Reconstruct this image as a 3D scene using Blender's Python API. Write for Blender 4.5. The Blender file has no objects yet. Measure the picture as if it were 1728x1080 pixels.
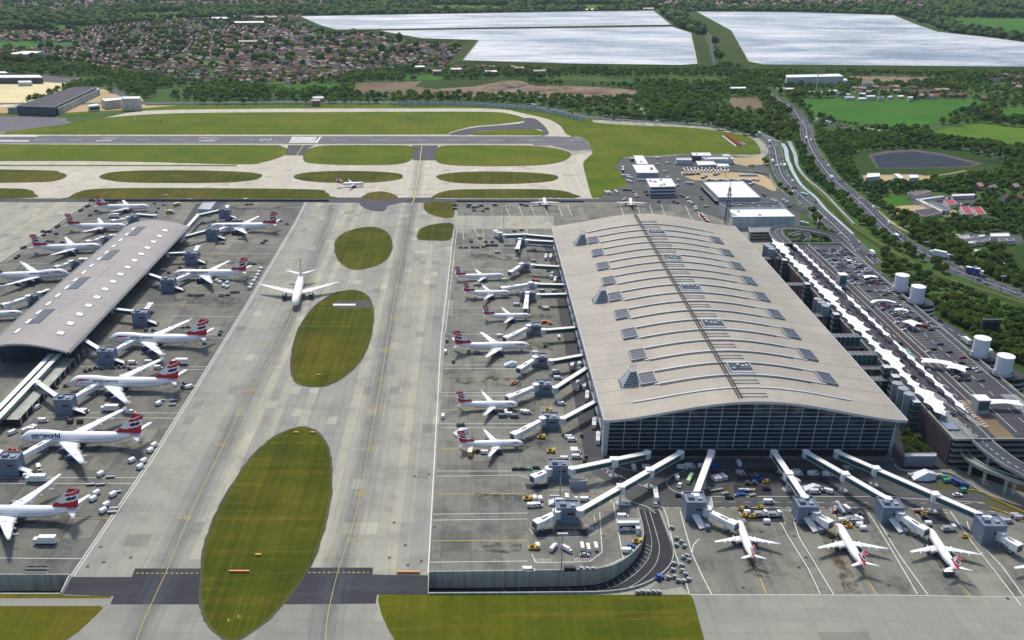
import bpy, bmesh, math, random
import numpy as np
from mathutils import Vector, Matrix, noise
from mathutils.geometry import tessellate_polygon
random.seed(7); rng = np.random.default_rng(7)
C = bpy.context.scene.collection
# ------------------------------------------------------------------ camera, sky, sun
H = 290.0; F = 1650.0; CX, CY = 795.0, 540.0; PITCH = math.atan(657/1650)
cam = bpy.data.cameras.new('camera'); co = bpy.data.objects.new('camera', cam); C.objects.link(co)
co.location = (0, 0, H); co.rotation_euler = (math.pi/2-PITCH, 0, 0)
cam.lens = F/1728*36; cam.sensor_width = 36; cam.shift_x = (864-CX)/1728
cam.clip_start = 1; cam.clip_end = 60000
bpy.context.scene.camera = co
SUN_EL, SUN_AZ = math.radians(56), math.radians(-14)      # azimuth from +Y, positive to the right
w = bpy.data.worlds.new('World'); bpy.context.scene.world = w; w.use_nodes = True
wt = w.node_tree; bg = wt.nodes['Background']
sk = wt.nodes.new('ShaderNodeTexSky'); sk.sky_type = 'NISHITA'; sk.sun_disc = False
sk.sun_elevation = SUN_EL; sk.sun_rotation = SUN_AZ; sk.air_density = 1.0; sk.dust_density = 2.5; sk.altitude = 100
wt.links.new(sk.outputs[0], bg.inputs[0]); bg.inputs[1].default_value = 0.132
sun = bpy.data.lights.new('sun', 'SUN'); so = bpy.data.objects.new('sun', sun); C.objects.link(so)
sun.energy = 2.9; sun.angle = math.radians(9); sun.color = (1, .93, .81)
d = Vector((math.sin(SUN_AZ)*math.cos(SUN_EL), math.cos(SUN_AZ)*math.cos(SUN_EL), math.sin(SUN_EL)))
so.rotation_euler = d.to_track_quat('Z', 'Y').to_euler()
sc = bpy.context.scene
sc.view_settings.view_transform = 'Standard'; sc.view_settings.look = 'None'
sc.view_settings.gamma = 1; sc.view_settings.use_curve_mapping = False
sc.view_settings.exposure = 0.2
# ------------------------------------------------------------------ placing helpers
cp, sp = math.cos(PITCH), math.sin(PITCH)
def P(px, py, z=0.0):
    """photo pixel -> point of the world at height z"""
    dn = sp + (py-CY)/F*cp; Z = (H-z)/dn
    return Vector(((px-CX)/F*Z, Z*(cp-(py-CY)/F*sp), z))
def Q(x0, y0, s, pts): return [(x0+p[0]/s, y0+p[1]/s, *p[2:]) for p in pts]
def smooth(pts, closed=True, n=5):
    out = []; N = len(pts)
    rngi = range(N) if closed else range(N-1)
    for i in rngi:
        g = (lambda k: pts[k % N]) if closed else (lambda k: pts[min(max(k, 0), N-1)])
        p0, p1, p2, p3 = g(i-1), g(i), g(i+1), g(i+2)
        for k in range(n):
            t = k/n
            out.append(tuple(.5*((2*b)+(-a+c)*t+(2*a-5*b+4*c-d_)*t*t+(-a+3*b-3*c+d_)*t**3) for a, b, c, d_ in zip(p0, p1, p2, p3)))
    if not closed: out.append(tuple(pts[-1]))
    return out
# ------------------------------------------------------------------ materials
M = {}
class NT:
    def __init__(s, name):
        m = bpy.data.materials.new(name); m.use_nodes = True; s.m = m; s.t = m.node_tree; s.b = s.t.nodes['Principled BSDF']; M[name] = m
        s.co = s.t.nodes.new('ShaderNodeTexCoord').outputs['Object']
    def n(s, typ, **k):
        nd = s.t.nodes.new(typ)
        for a, v in k.items(): setattr(nd, a, v)
        return nd
    def l(s, a, b): s.t.links.new(a, b)
    def map(s, sc_=(1, 1, 1), rot=0):
        m = s.n('ShaderNodeMapping'); s.l(s.co, m.inputs[0]); m.inputs['Scale'].default_value = sc_; m.inputs['Rotation'].default_value = (0, 0, rot); return m.outputs[0]
    def noise(s, scale, vec=None, det=3, rough=.6):
        n = s.n('ShaderNodeTexNoise'); n.inputs['Scale'].default_value = scale; n.inputs['Detail'].default_value = det; n.inputs['Roughness'].default_value = rough
        s.l(vec or s.co, n.inputs['Vector']); return n.outputs['Fac']
    def rng(s, v, a, b, c=0, d=1):
        n = s.n('ShaderNodeMapRange'); s.l(v, n.inputs[0])
        for i, x in enumerate((a, b, c, d)): n.inputs[i+1].default_value = x
        return n.outputs[0]
    def math(s, op, a, b=None):
        n = s.n('ShaderNodeMath', operation=op)
        for i, x in enumerate((a, b)):
            if x is None: continue
            if isinstance(x, (int, float)): n.inputs[i].default_value = x
            else: s.l(x, n.inputs[i])
        return n.outputs[0]
    def mix(s, f, a, b, typ='MIX'):
        n = s.n('ShaderNodeMix', data_type='RGBA', blend_type=typ)
        for inp, x in ((n.inputs[0], f), (n.inputs[6], a), (n.inputs[7], b)):
            if isinstance(x, (int, float)): inp.default_value = x
            elif isinstance(x, tuple): inp.default_value = (*x, 1) if len(x) == 3 else x
            else: s.l(x, inp)
        return n.outputs[2]
    def xyz(s, v=None):
        n = s.n('ShaderNodeSeparateXYZ'); s.l(v or s.co, n.inputs[0]); return n.outputs
    def white(s, vec):
        n = s.n('ShaderNodeTexWhiteNoise', noise_dimensions='3D'); s.l(vec, n.inputs[0]); return n.outputs['Value']
    def cmb(s, x, y, z=0):
        n = s.n('ShaderNodeCombineXYZ')
        for i, v in enumerate((x, y, z)):
            if isinstance(v, (int, float)): n.inputs[i].default_value = v
            else: s.l(v, n.inputs[i])
        return n.outputs[0]
    def out(s, col, rough=.8, spec=None):
        if isinstance(col, tuple): s.b.inputs['Base Color'].default_value = (*col, 1)
        else: s.l(col, s.b.inputs['Base Color'])
        if isinstance(rough, (int, float)): s.b.inputs['Roughness'].default_value = rough
        else: s.l(rough, s.b.inputs['Roughness'])
        if spec is not None: s.b.inputs['Specular IOR Level'].default_value = spec
        return s.m
def _through(s, c, f):
    tr_ = s.n('ShaderNodeBsdfTranslucent'); mx = s.n('ShaderNodeMixShader'); mx.inputs[0].default_value = f; s.l(c, tr_.inputs[0]); s.l(s.b.outputs[0], mx.inputs[1]); s.l(tr_.outputs[0], mx.inputs[2]); s.l(mx.outputs[0], s.t.nodes['Material Output'].inputs[0])
NT.through = _through
def simple(name, col, rough=.6, var=.15, scale=.35, metal=0, spec=.5):
    t = NT(name); n = t.noise(scale, det=4)
    dk = tuple(c*(1-var) for c in col); lt = tuple(min(c*(1+var), .95) for c in col)
    t.out(t.mix(t.rng(n, .3, .7), dk, lt), rough, spec); t.b.inputs['Metallic'].default_value = metal
    return t.m
def slabs(name, a, b, sx=7.5, sy=7.5, strip=.6, blob=.35, dirty=(.05, .05, .05), dirt=.5, rot=0, joint=.35, joff=1):
    """poured concrete bays: each strip and each bay its own tone, joints, wear and dirt"""
    t = NT(name); v = t.map((1, 1, 1), rot); x, y, z = t.xyz(v)
    fx = t.math('FLOOR', t.math('DIVIDE', x, sx)); fy = t.math('FLOOR', t.math('DIVIDE', y, sy))
    r1 = t.white(t.cmb(fx, 3.3)); r2 = t.white(t.cmb(fx, fy, 7)); r3 = t.white(t.cmb(t.math('FLOOR', t.math('DIVIDE', x, sx*3)), t.math('FLOOR', t.math('DIVIDE', y, sy*4)), 2))
    k = t.math('ADD', t.math('MULTIPLY', r1, strip), t.math('ADD', t.math('MULTIPLY', r2, (1-strip)*.5), t.math('MULTIPLY', r3, (1-strip)*.5)))
    n1 = t.noise(.012, det=5); k = t.math('ADD', t.math('MULTIPLY', k, 1-blob), t.math('MULTIPLY', t.rng(n1, .3, .7), blob))
    c = t.mix(k, a, b)
    n2 = t.noise(.05, det=7, rough=.72); st = t.noise(1, t.map((.25, .012, 1), rot), det=5, rough=.7)
    dm = t.math('MULTIPLY', t.rng(n2, .48, .8), dirt)
    c = t.mix(dm, c, dirty)
    c = t.mix(t.math('MULTIPLY', t.rng(st, .52, .75), dirt*.55), c, tuple(q*.55 for q in a))
    pt = t.white(t.cmb(fx, fy, 23)); c = t.mix(t.math('MULTIPLY', t.math('GREATER_THAN', pt, .975), .4), c, tuple(min(1, q*1.25) for q in b)); c = t.mix(t.math('MULTIPLY', t.math('LESS_THAN', pt, .03), .4), c, tuple(q*.5 for q in a))
    ty = t.noise(1, t.map((.9, .006, 1), rot), det=3, rough=.6); c = t.mix(t.math('MULTIPLY', t.rng(ty, .55, .8), dirt*.45), c, tuple(q*.35 for q in a))
    # joints
    jx = t.math('LESS_THAN', t.math('ABSOLUTE', t.math('SUBTRACT', t.math('FRACT', t.math('DIVIDE', x, sx)), .5)), .5-.09/sx*joff)
    jy = t.math('LESS_THAN', t.math('ABSOLUTE', t.math('SUBTRACT', t.math('FRACT', t.math('DIVIDE', y, sy)), .5)), .5-.09/sy*joff)
    j = t.math('SUBTRACT', 1, t.math('MULTIPLY', jx, jy))
    c = t.mix(t.math('MULTIPLY', j, joint), c, (.03, .03, .03))
    fine = t.noise(2.5, det=3); c = t.mix(t.rng(fine, .2, .8, 0, .22), c, tuple(q*.6 for q in a))
    t.out(c, .82, .3); return t.m
def grassmat(name, a, b, dry, dryamt=.4, rot=0, stripe=.15, sc_=1, rot2=None):
    t = NT(name); n1 = t.noise(.018*sc_, det=6, rough=.65); n2 = t.noise(.25, det=4, rough=.7)
    m = t.noise(1, t.map((.30, .006, 1), rot), det=4); m2 = t.noise(1, t.map((.01, .16, 1), rot+.35 if rot2 is None else rot2), det=4, rough=.7)
    c = t.mix(t.rng(n1, .3, .7), a, b)
    c = t.mix(t.math('MULTIPLY', t.rng(m2, .5, .8), dryamt), c, dry)
    n4 = t.noise(.006*sc_, det=5); c = t.mix(t.math('MULTIPLY', t.rng(n4, .5, .75), dryamt), c, dry)
    c = t.mix(t.math('MULTIPLY', t.rng(m, .35, .65), stripe), c, tuple(q*.4 for q in a))
    c = t.mix(t.rng(n2, .3, .75, 0, .35), c, tuple(q*.45 for q in a))
    t.out(c, .95, .1); return t.m
# ground
t = NT('countryside'); n = t.noise(.004, det=6); n2 = t.noise(.05, det=5)
c = t.mix(t.rng(n, .35, .65), (.035, .08, .022), (.075, .135, .028)); c = t.mix(t.rng(n2, .4, .8, 0, .6), c, (.025, .055, .022)); t.out(c, .95, .1)
slabs('taxi_concrete', (.215, .235, .23), (.45, .425, .32), 6.1, 11, .74, .30, (.12, .12, .11), .75)
slabs('pale_concrete', (.42, .40, .33), (.56, .53, .44), 9, 9, .5, .45, (.22, .22, .2), .5)
slabs('apron_concrete', (.085, .093, .093), (.27, .262, .21), 14, 17, .5, .35, (.022, .024, .028), 1, joint=.5, joff=1.3)
slabs('apron_near', (.10, .112, .11), (.28, .275, .222), 15, 18, .4, .38, (.022, .024, .028), 1, rot=.0, joint=.5)
slabs('taxi_south', (.20, .21, .195), (.33, .33, .275), 22, 7.5, .35, .5, (.12, .12, .11), .5)
def tar(name, a, b, w=1.):
    t = NT(name); n = t.noise(.03, det=6, rough=.7); s2 = t.noise(1, t.map((.02, .3, 1)), det=4); f = t.noise(3, det=2)
    c = t.mix(t.rng(n, .3, .7), a, b); c = t.mix(t.math('MULTIPLY', t.rng(s2, .5, .75), .35*w), c, tuple(min(1, q*1.9+.02) for q in b)); c = t.mix(t.rng(f, .3, .8, 0, .3), c, tuple(q*.5 for q in a)); t.out(c, .8, .3)
tar('asphalt', (.035, .037, .048), (.062, .064, .078)); tar('dark_asphalt', (.016, .018, .028), (.032, .034, .045)); tar('runway_asphalt', (.085, .085, .105), (.13, .13, .15)); tar('motorway', (.035, .042, .06), (.062, .07, .09))
tar('forecourt_paving', (.035, .03, .045), (.06, .05, .068)); tar('service_asphalt', (.05, .054, .058), (.085, .09, .09))
grassmat('airfield_grass', (.060, .115, .006), (.135, .175, .008), (.24, .20, .03), .55, math.pi/2, .2)
grassmat('island_grass', (.045, .068, .004), (.105, .118, .006), (.22, .155, .028), .9, -.2, .5, 1, math.pi/2-.12)
grassmat('verge_grass', (.055, .080, .005), (.125, .135, .008), (.24, .15, .025), .8, math.pi/2-.1, .25)
grassmat('meadow_grass', (.03, .12, .015), (.06, .19, .02), (.13, .20, .03), .3, .4, .12, .6)
grassmat('meadow_olive', (.07, .15, .015), (.12, .22, .02), (.2, .24, .04), .35, .9, .1, .6)
grassmat('bank_grass', (.03, .06, .012), (.06, .09, .015), (.10, .10, .03), .3)
grassmat('rough_ground', (.02, .05, .012), (.05, .095, .015), (.10, .11, .03), .35)
grassmat('dirt', (.17, .12, .085), (.24, .18, .12), (.10, .12, .05), .45)
grassmat('rubble', (.20, .15, .11), (.34, .26, .19), (.09, .05, .045), .8, 0, .2, 3)
grassmat('sand', (.45, .34, .19), (.55, .44, .27), (.30, .24, .14), .5)
simple('yellow_concrete', (.62, .54, .30), .9, .12, .02)
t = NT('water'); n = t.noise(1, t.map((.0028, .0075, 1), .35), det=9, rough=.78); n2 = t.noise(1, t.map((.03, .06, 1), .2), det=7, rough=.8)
c = t.mix(t.rng(n, .40, .62), (.10, .15, .23), (.66, .67, .68)); t.out(c, t.rng(n2, .3, .7, .22, .5), .9)  # pale silvery mottling in the base colour imitates glare on the water
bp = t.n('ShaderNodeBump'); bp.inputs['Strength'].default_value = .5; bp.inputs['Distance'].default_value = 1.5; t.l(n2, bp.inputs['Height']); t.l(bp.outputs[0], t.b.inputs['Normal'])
simple('stream_water', (.36, .43, .46), .25, .2, .05, spec=1)
grassmat('pond_water', (.03, .038, .075), (.05, .058, .085), (.045, .075, .035), .8)
def worn(name, col, al):
    t = NT(name); t.out(col, .8, .3); n = t.noise(1, t.map((.35, .02, 1)), det=5, rough=.7) if name == 'tyre_wear' else t.noise(.13, det=7, rough=.75); tr_ = t.n('ShaderNodeBsdfTransparent'); mx = t.n('ShaderNodeMixShader'); t.l(t.rng(n, .3, .75, al*.25, al) if name == 'tyre_wear' else t.rng(n, .46, .66, 0, al), mx.inputs[0]); t.l(tr_.outputs[0], mx.inputs[1]); t.l(t.b.outputs[0], mx.inputs[2]); t.l(mx.outputs[0], t.t.nodes['Material Output'].inputs[0])
worn('tyre_wear', (.13, .155, .18), .17); worn('fume_stain', (.035, .037, .04), .75); worn('oil_brown', (.10, .065, .02), .7)
grassmat('dark_soil', (.018, .018, .012), (.04, .04, .02), (.05, .04, .03), .5); grassmat('olive_path', (.12, .12, .04), (.22, .19, .08), (.2, .2, .1), .5)
grassmat('worn_edge', (.07, .075, .04), (.13, .12, .06), (.05, .05, .03), .7)
# painted and built
simple('white_paint', (.78, .80, .80), .45, .06, .3); simple('line_white', (.66, .67, .64), .7, .25, .8); simple('worn_white', (.46, .45, .43), .8, .3, .08); simple('line_yellow', (.55, .40, .05), .7, .25, .5)
simple('aircraft_white', (.88, .89, .90), .28, .03, .2, spec=.6); simple('wing_grey', (.80, .82, .84), .35, .06, .3)
simple('navy', (.012, .018, .085), .25, .1); simple('livery_red', (.52, .012, .025), .3, .06); simple('window_dark', (.012, .016, .024), .12, .2)
simple('engine_metal', (.45, .46, .48), .3, .1, metal=.7); simple('tyre', (.012, .012, .013), .9, .2); simple('grey_text', (.22, .24, .30), .5, 0)
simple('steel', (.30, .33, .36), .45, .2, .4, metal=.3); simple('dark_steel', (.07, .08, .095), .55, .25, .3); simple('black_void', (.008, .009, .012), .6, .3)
simple('node_blue', (.17, .215, .30), .5, .12, .25); simple('node_roof', (.13, .165, .235), .6, .2, .3); simple('bridge_glass', (.04, .095, .095), .2, .3, .6)
simple('wall_concrete', (.36, .38, .34), .85, .35, .08)
t = NT('stained_wall'); n = t.noise(1, t.map((.5, .5, .03)), det=5, rough=.7); n2 = t.noise(.05, det=4); t.out(t.mix(t.rng(n, .45, .75), t.mix(n2, (.40, .43, .38), (.28, .31, .28)), (.15, .16, .14)), .9); simple('pale_cladding', (.50, .53, .56), .5, .1, .1); simple('grey_cladding', (.30, .33, .37), .5, .15, .1)
simple('white_roof', (.72, .73, .72), .6, .07, .06); simple('canopy_white', (.82, .84, .86), .6, .06, .12); simple('tank_white', (.62, .67, .74), .45, .05, .2)
simple('car_park_concrete', (.19, .21, .21), .8, .25, .1); simple('yellow_paint', (.60, .38, .02), .5, .15); simple('red_paint', (.55, .03, .02), .5, .2); simple('blue_paint', (.02, .07, .35), .4, .2); simple('green_paint', (.05, .28, .18), .4, .15)
simple('orange_paint', (.70, .22, .03), .5, .1); simple('lime_paint', (.45, .75, .35), .4, .1)
simple('brown_cladding', (.06, .04, .05), .8, .4, .2); simple('maroon_roof', (.30, .03, .05), .7, .2, .1)
for nm, c_ in (('car_white', (.75, .76, .78)), ('car_silver', (.42, .44, .47)), ('car_black', (.015, .016, .02)), ('car_blue', (.02, .05, .17)), ('car_red', (.33, .02, .02)), ('car_grey', (.13, .14, .16))): simple(nm, c_, .25, .03)
for nm, c_ in (('roof_tile_red', (.25, .10, .075)), ('roof_tile_brown', (.17, .095, .08)), ('roof_slate', (.085, .08, .11)), ('roof_pale', (.42, .32, .27)), ('brick_wall', (.24, .15, .11)), ('render_wall', (.60, .55, .48))): simple(nm, c_, .8, .25, .25)
# metal standing-seam roofs
def roofmat(name, a, b, seam):
    t = NT(name); x, y, z = t.xyz(); n = t.noise(.03, det=6, rough=.7); s = t.noise(1, t.map((.015, .6, 1)), det=4, rough=.7)
    c = t.mix(t.rng(n, .3, .7), a, b); c = t.mix(t.rng(s, .45, .8, 0, .35), c, tuple(q*.55 for q in a))
    r = t.white(t.cmb(t.math('FLOOR', t.math('DIVIDE', y, 18)), t.math('FLOOR', t.math('DIVIDE', x, 30)), 1)); c = t.mix(t.math('MULTIPLY', r, .16), c, tuple(q*.6 for q in a))
    j = t.math('GREATER_THAN', t.math('FRACT', t.math('DIVIDE', y, seam)), .86); c = t.mix(t.math('MULTIPLY', j, .28), c, tuple(q*.4 for q in a))
    st = t.noise(.09, det=7, rough=.75); c = t.mix(t.rng(st, .55, .85, 0, .45), c, (.12, .12, .11))
    t.out(c, .55, .35)
roofmat('terminal_roof', (.30, .278, .235), (.41, .378, .318), 2.2)
roofmat('satellite_roof', (.26, .245, .25), (.34, .315, .30), 2.4)
t = NT('facade_glass'); x, y, z = t.xyz(); r = t.white(t.cmb(t.math('FLOOR', t.math('DIVIDE', x, 3.05)), t.math('FLOOR', t.math('DIVIDE', z, 2.9)), 1)); n = t.noise(.06, det=4)
c = t.mix(t.rng(n, .35, .7), (.009, .018, .032), (.030, .064, .090)); c = t.mix(t.rng(r, .86, 1, 0, .5), c, (.05, .085, .09)); t.out(c, .12, .45)
t = NT('leaf'); oi = t.n('ShaderNodeObjectInfo').outputs['Random']; n = t.noise(.12, det=5, rough=.7); g = t.n('ShaderNodeNewGeometry')
c = t.mix(t.rng(n, .3, .7), (.055, .13, .022), (.15, .23, .026)); c = t.mix(t.math('MULTIPLY', oi, .6), c, (.21, .26, .02)); c = t.mix(t.rng(g.outputs['Random Per Island'], 0, 1, 0, .6), c, (.022, .052, .018)); t.out(c, .7, .25); t.through(c, .5)
t = NT('far_leaf'); n = t.noise(.01, det=6, rough=.7); g = t.n('ShaderNodeNewGeometry')
c = t.mix(t.rng(n, .35, .65), (.075, .165, .035), (.22, .32, .04)); c = t.mix(t.rng(g.outputs['Random Per Island'], 0, 1, 0, .72), c, (.025, .07, .032)); t.out(c, .8, .2); t.through(c, .5)
simple('skylight_glass', (.035, .045, .065), .35, .3, .5)
simple('bark', (.06, .045, .03), .9, .3, 1)
# ------------------------------------------------------------------ mesh building
class MB:
    def __init__(s): s.v = []; s.f = []; s.mi = []; s.m = []; s.sm = []
    def idx(s, m):
        if m not in s.m: s.m.append(m)
        return s.m.index(m)
    def add(s, vs, fs, m, smooth_=False):
        o = len(s.v); s.v += [tuple(v) for v in vs]; k = s.idx(m)
        for f in fs: s.f.append(tuple(o+i for i in f)); s.mi.append(k); s.sm.append(smooth_)
        return s
    def box(s, c, size, m, rz=0, top=None):
        x, y, z = c; a, b, h = size[0]/2, size[1]/2, size[2]
        cs, sn = math.cos(rz), math.sin(rz)
        vs = [(x+cs*i*a-sn*j*b, y+sn*i*a+cs*j*b, z+k*h) for k in (0, 1) for i, j in ((-1, -1), (1, -1), (1, 1), (-1, 1))]
        s.add(vs, [(3, 2, 1, 0), (0, 1, 5, 4), (1, 2, 6, 5), (2, 3, 7, 6), (3, 0, 4, 7)], m); s.add(vs, [(4, 5, 6, 7)], top or m); return s
    def prism(s, pts, z0, z1, m, top=None):
        """pts: counter-clockwise or clockwise outline [(x,y)]"""
        n = len(pts)
        if sum(pts[i][0]*pts[(i+1) % n][1]-pts[(i+1) % n][0]*pts[i][1] for i in range(n)) < 0: pts = pts[::-1]
        vs = [(p[0], p[1], z0) for p in pts]+[(p[0], p[1], z1) for p in pts]
        s.add(vs, [(i, (i+1) % n, n+(i+1) % n, n+i) for i in range(n)], m)
        tr = tessellate_polygon([[Vector((p[0], p[1], 0)) for p in pts]])
        tr = [tuple(n+i for i in f) for f in tr]
        fixed = []
        for f in tr:
            a, b, c = (vs[i] for i in f)
            if (b[0]-a[0])*(c[1]-a[1])-(b[1]-a[1])*(c[0]-a[0]) < 0: f = f[::-1]
            fixed.append(f)
        s.add(vs, fixed, top or m); return s
    def beam(s, p0, p1, w, h, m, top=None):
        """box beam from p0 to p1 (bottom centre line), width w, height h"""
        p0, p1 = Vector(p0), Vector(p1); d = p1-p0; n = Vector((-d.y, d.x, 0))
        n = n.normalized()*(w/2) if n.length > 1e-6 else Vector((w/2, 0, 0)); u = Vector((0, 0, h))
        if abs(d.z) > 3*math.hypot(d.x, d.y): u = Vector((h/2*2, 0, 0)); n = Vector((0, w/2, 0)); p0 = p0-u/2; p1 = p1-u/2
        vs = [p0-n, p1-n, p1+n, p0+n, p0-n+u, p1-n+u, p1+n+u, p0+n+u]
        s.add(vs, [(3, 2, 1, 0), (0, 1, 5, 4), (1, 2, 6, 5), (2, 3, 7, 6), (3, 0, 4, 7)], m); s.add(vs, [(4, 5, 6, 7)], top or m); return s
    def cyl(s, c, r, h, m, n=16, r2=None, top=None, cap=True):
        r2 = r if r2 is None else r2; x, y, z = c
        vs = [(x+r*math.cos(6.28318*i/n), y+r*math.sin(6.28318*i/n), z) for i in range(n)]+[(x+r2*math.cos(6.28318*i/n), y+r2*math.sin(6.28318*i/n), z+h) for i in range(n)]
        s.add(vs, [(i, (i+1) % n, n+(i+1) % n, n+i) for i in range(n)], m, n > 8)
        if cap: s.add(vs, [tuple(range(n, 2*n))], top or m); 
        return s
    def loft(s, rings, m, closed=True, cap=True, smooth_=True, mf=None):
        n = len(rings[0]); vs = [p for r in rings for p in r]; o = len(s.v); s.v += [tuple(v) for v in vs]
        for i in range(len(rings)-1):
            for j in range(n if closed else n-1):
                a, b = i*n+j, i*n+(j+1) % n
                s.f.append((o+a, o+b, o+b+n, o+a+n)); s.mi.append(s.idx(mf(i, j) if mf else m)); s.sm.append(smooth_)
        if cap:
            s.f.append(tuple(o+k for k in range(n))[::-1]); s.mi.append(s.idx(m)); s.sm.append(False)
            s.f.append(tuple(o+(len(rings)-1)*n+k for k in range(n))); s.mi.append(s.idx(m)); s.sm.append(False)
        return s
    def tube(s, path, r, m, n=6):
        for a, b in zip(path[:-1], path[1:]):
            a, b = Vector(a), Vector(b); q = (b-a).to_track_quat('Z', 'Y'); L = (b-a).length
            R = [[a+q@Vector((r*math.cos(6.2832*i/n), r*math.sin(6.2832*i/n), t_)) for i in range(n)] for t_ in (0, L)]
            s.loft(R, m)
        return s
    def mesh(s, name):
        me = bpy.data.meshes.new(name); me.from_pydata(s.v, [], s.f)
        for m in s.m: me.materials.append(M[m])
        me.polygons.foreach_set('material_index', s.mi); me.polygons.foreach_set('use_smooth', s.sm); me.update(); return me
    def build(s, name, parent=None, loc=None):
        o = bpy.data.objects.new(name, s.mesh(name)); C.objects.link(o)
        if parent is not None: o.parent = parent
        if loc is not None: o.location = loc
        return o
def tag(o, label, cat, group=None):
    o['label'] = label; o['category'] = cat
    if group: o['group'] = group
    return o
def thing(name, label, cat, loc=(0, 0, 0), rz=0, group=None):
    o = bpy.data.objects.new(name, None); C.objects.link(o); o.empty_display_size = .1
    o.location = loc; o.rotation_euler = (0, 0, rz); return tag(o, label, cat, group)
def struct(o, kind='structure'): o['kind'] = kind; return o
def copy_tree(o, parent=None):
    c = o.copy(); C.objects.link(c)
    if parent is not None: c.parent = parent
    for ch in KIDS.get(o.name, []): copy_tree(ch, c)
    return c
KIDS = {}
def note_kids():
    KIDS.clear()
    for o in bpy.data.objects:
        if o.parent: KIDS.setdefault(o.parent.name, []).append(o)
EXCL = []       # outlines (world xy) where no tree or house may stand
def inpoly(x, y, poly):
    r = False; n = len(poly); j = n-1
    for i in range(n):
        xi, yi = poly[i][0], poly[i][1]; xj, yj = poly[j][0], poly[j][1]
        if (yi > y) != (yj > y) and x < (xj-xi)*(y-yi)/(yj-yi)+xi: r = not r
        j = i
    return r
def fillsheet(name, outer, mat, z, holes=()):
    loops = [[Vector((p[0], p[1], 0)) for p in outer]]+[[Vector((p[0], p[1], 0)) for p in h] for h in holes]
    tr = tessellate_polygon(loops); vs = [(p.x, p.y, z) for l in loops for p in l]; fs = []
    for f in tr:
        a, b, c = (vs[i] for i in f); ar = (b[0]-a[0])*(c[1]-a[1])-(b[1]-a[1])*(c[0]-a[0])
        if abs(ar) < 1e-9: continue
        fs.append(tuple(f) if ar > 0 else tuple(f)[::-1])
    mb = MB(); mb.add(vs, fs, mat); return struct(mb.build(name))
def sheet(name, pts, mat, z, sm=0, holes=(), excl=False, dz=0):
    pts = smooth(pts, True, sm) if sm else pts
    w_ = [P(a, b, dz)[:2] for a, b in pts]
    if excl: EXCL.append(w_)
    return fillsheet(name, w_, mat, z, [[P(a, b)[:2] for a, b in h] for h in holes])
def ribbon_pts(path, width, closed=False):
    L, R = [], []
    for i, p in enumerate(path):
        a = path[max(i-1, 0)]; b = path[min(i+1, len(path)-1)]; d = Vector((b[0]-a[0], b[1]-a[1])).normalized(); n = Vector((-d.y, d.x))
        wd = width if isinstance(width, (int, float)) else width[0]+(width[1]-width[0])*i/(len(path)-1)
        L.append((p[0]+n.x*wd/2, p[1]+n.y*wd/2)); R.append((p[0]-n.x*wd/2, p[1]-n.y*wd/2))
    return L, R
def road(name, pts, width, mat, z, lanes=(), sm=5, excl=True, world=False):
    w_ = [tuple(P(a, b)[:2]) for a, b in pts] if not world else pts
    w_ = smooth(w_, False, sm)
    L, R = ribbon_pts(w_, width); mb = MB(); n = len(L)
    mb.add([(p[0], p[1], z) for p in L]+[(p[0], p[1], z) for p in R], [(i, n+i, n+i+1, i+1) for i in range(n-1)], mat)
    o = struct(mb.build(name))
    if excl: EXCL.append(ribbon_pts(w_, (width if isinstance(width, (int, float)) else max(width))+7)[0]+ribbon_pts(w_, (width if isinstance(width, (int, float)) else max(width))+7)[1][::-1])
    for off, lw, dash, lm in lanes:
        wl = ribbon_pts(w_, abs(off)*2)[0 if off > 0 else 1] if off else w_
        stripe(wl, lw, lm, z+.03, dash)
    return w_
STR = {}
def stripe(w_, lw, m='line_white', z=.12, dash=None):
    """painted line along world points"""
    mb = STR.setdefault(m, MB()); dist = 0
    for a, b in zip(w_[:-1], w_[1:]):
        a, b = Vector(a[:2]), Vector(b[:2]); L = (b-a).length
        if L < 1e-4: continue
        d = (b-a)/L; n = Vector((-d.y, d.x))*lw/2; t0 = 0
        segs = [(0, L)]
        if dash:
            segs = []; pos = 0
            while pos < L:
                ph = (dist+pos) % (dash*2); 
                if ph < dash: e = min(L, pos+dash-ph); segs.append((pos, e)); pos = e+1e-3
                else: pos += dash*2-ph+1e-3
        dist += L
        for s0, s1 in segs:
            p, q = a+d*s0, a+d*s1
            mb.add([(p.x-n.x, p.y-n.y, z), (q.x-n.x, q.y-n.y, z), (q.x+n.x, q.y+n.y, z), (p.x+n.x, p.y+n.y, z)], [(0, 1, 2, 3)], m)
def line(pts, lw=.8, m='line_white', z=.12, dash=None, sm=0):
    if sm: pts = smooth(pts, False, sm)
    stripe([P(a, b)[:2] for a, b in pts], lw*(.62 if lw < 1 else .8), m, z, dash)
# ================================================================== THE SETTING
# sunken road beside the near apron (cut into the ground)
inner = smooth([(724.5,967),(800,966.5),(900,965),(1008,961.4),(1049.5,948),(1076,926),(1085,908),(1084,890),(1076,859)], False, 4)
outer_ = smooth([(723.2,1003.3),(820,1002.8),(920,1002),(1026,1000),(1085,988),(1126.5,961),(1137,932),(1129.5,908),(1111.7,862)], False, 4)
HOLE1 = inner+outer_[::-1]
HOLE2 = [(-400,971.7),(118,971.7),(103.5,1002),(-400,1002)]
def hw(h): return [P(a, b)[:2] for a, b in h]
fillsheet('ground', [(-9000,-400),(9000,-400),(9000,15000),(-9000,15000)], 'countryside', -.1, [hw(HOLE1), hw(HOLE2)])
sheet('taxiway', [(-420,228),(905,229),(907,199),(930,203),(949,216),(960,232),(999,252),(1003,259),(992,268),(986,277),(992,306),(1001,333),(1250,345),(1300,400),(1180,1500),(-420,1500)], 'taxi_concrete', 0, holes=[HOLE1, HOLE2], excl=True)
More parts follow.
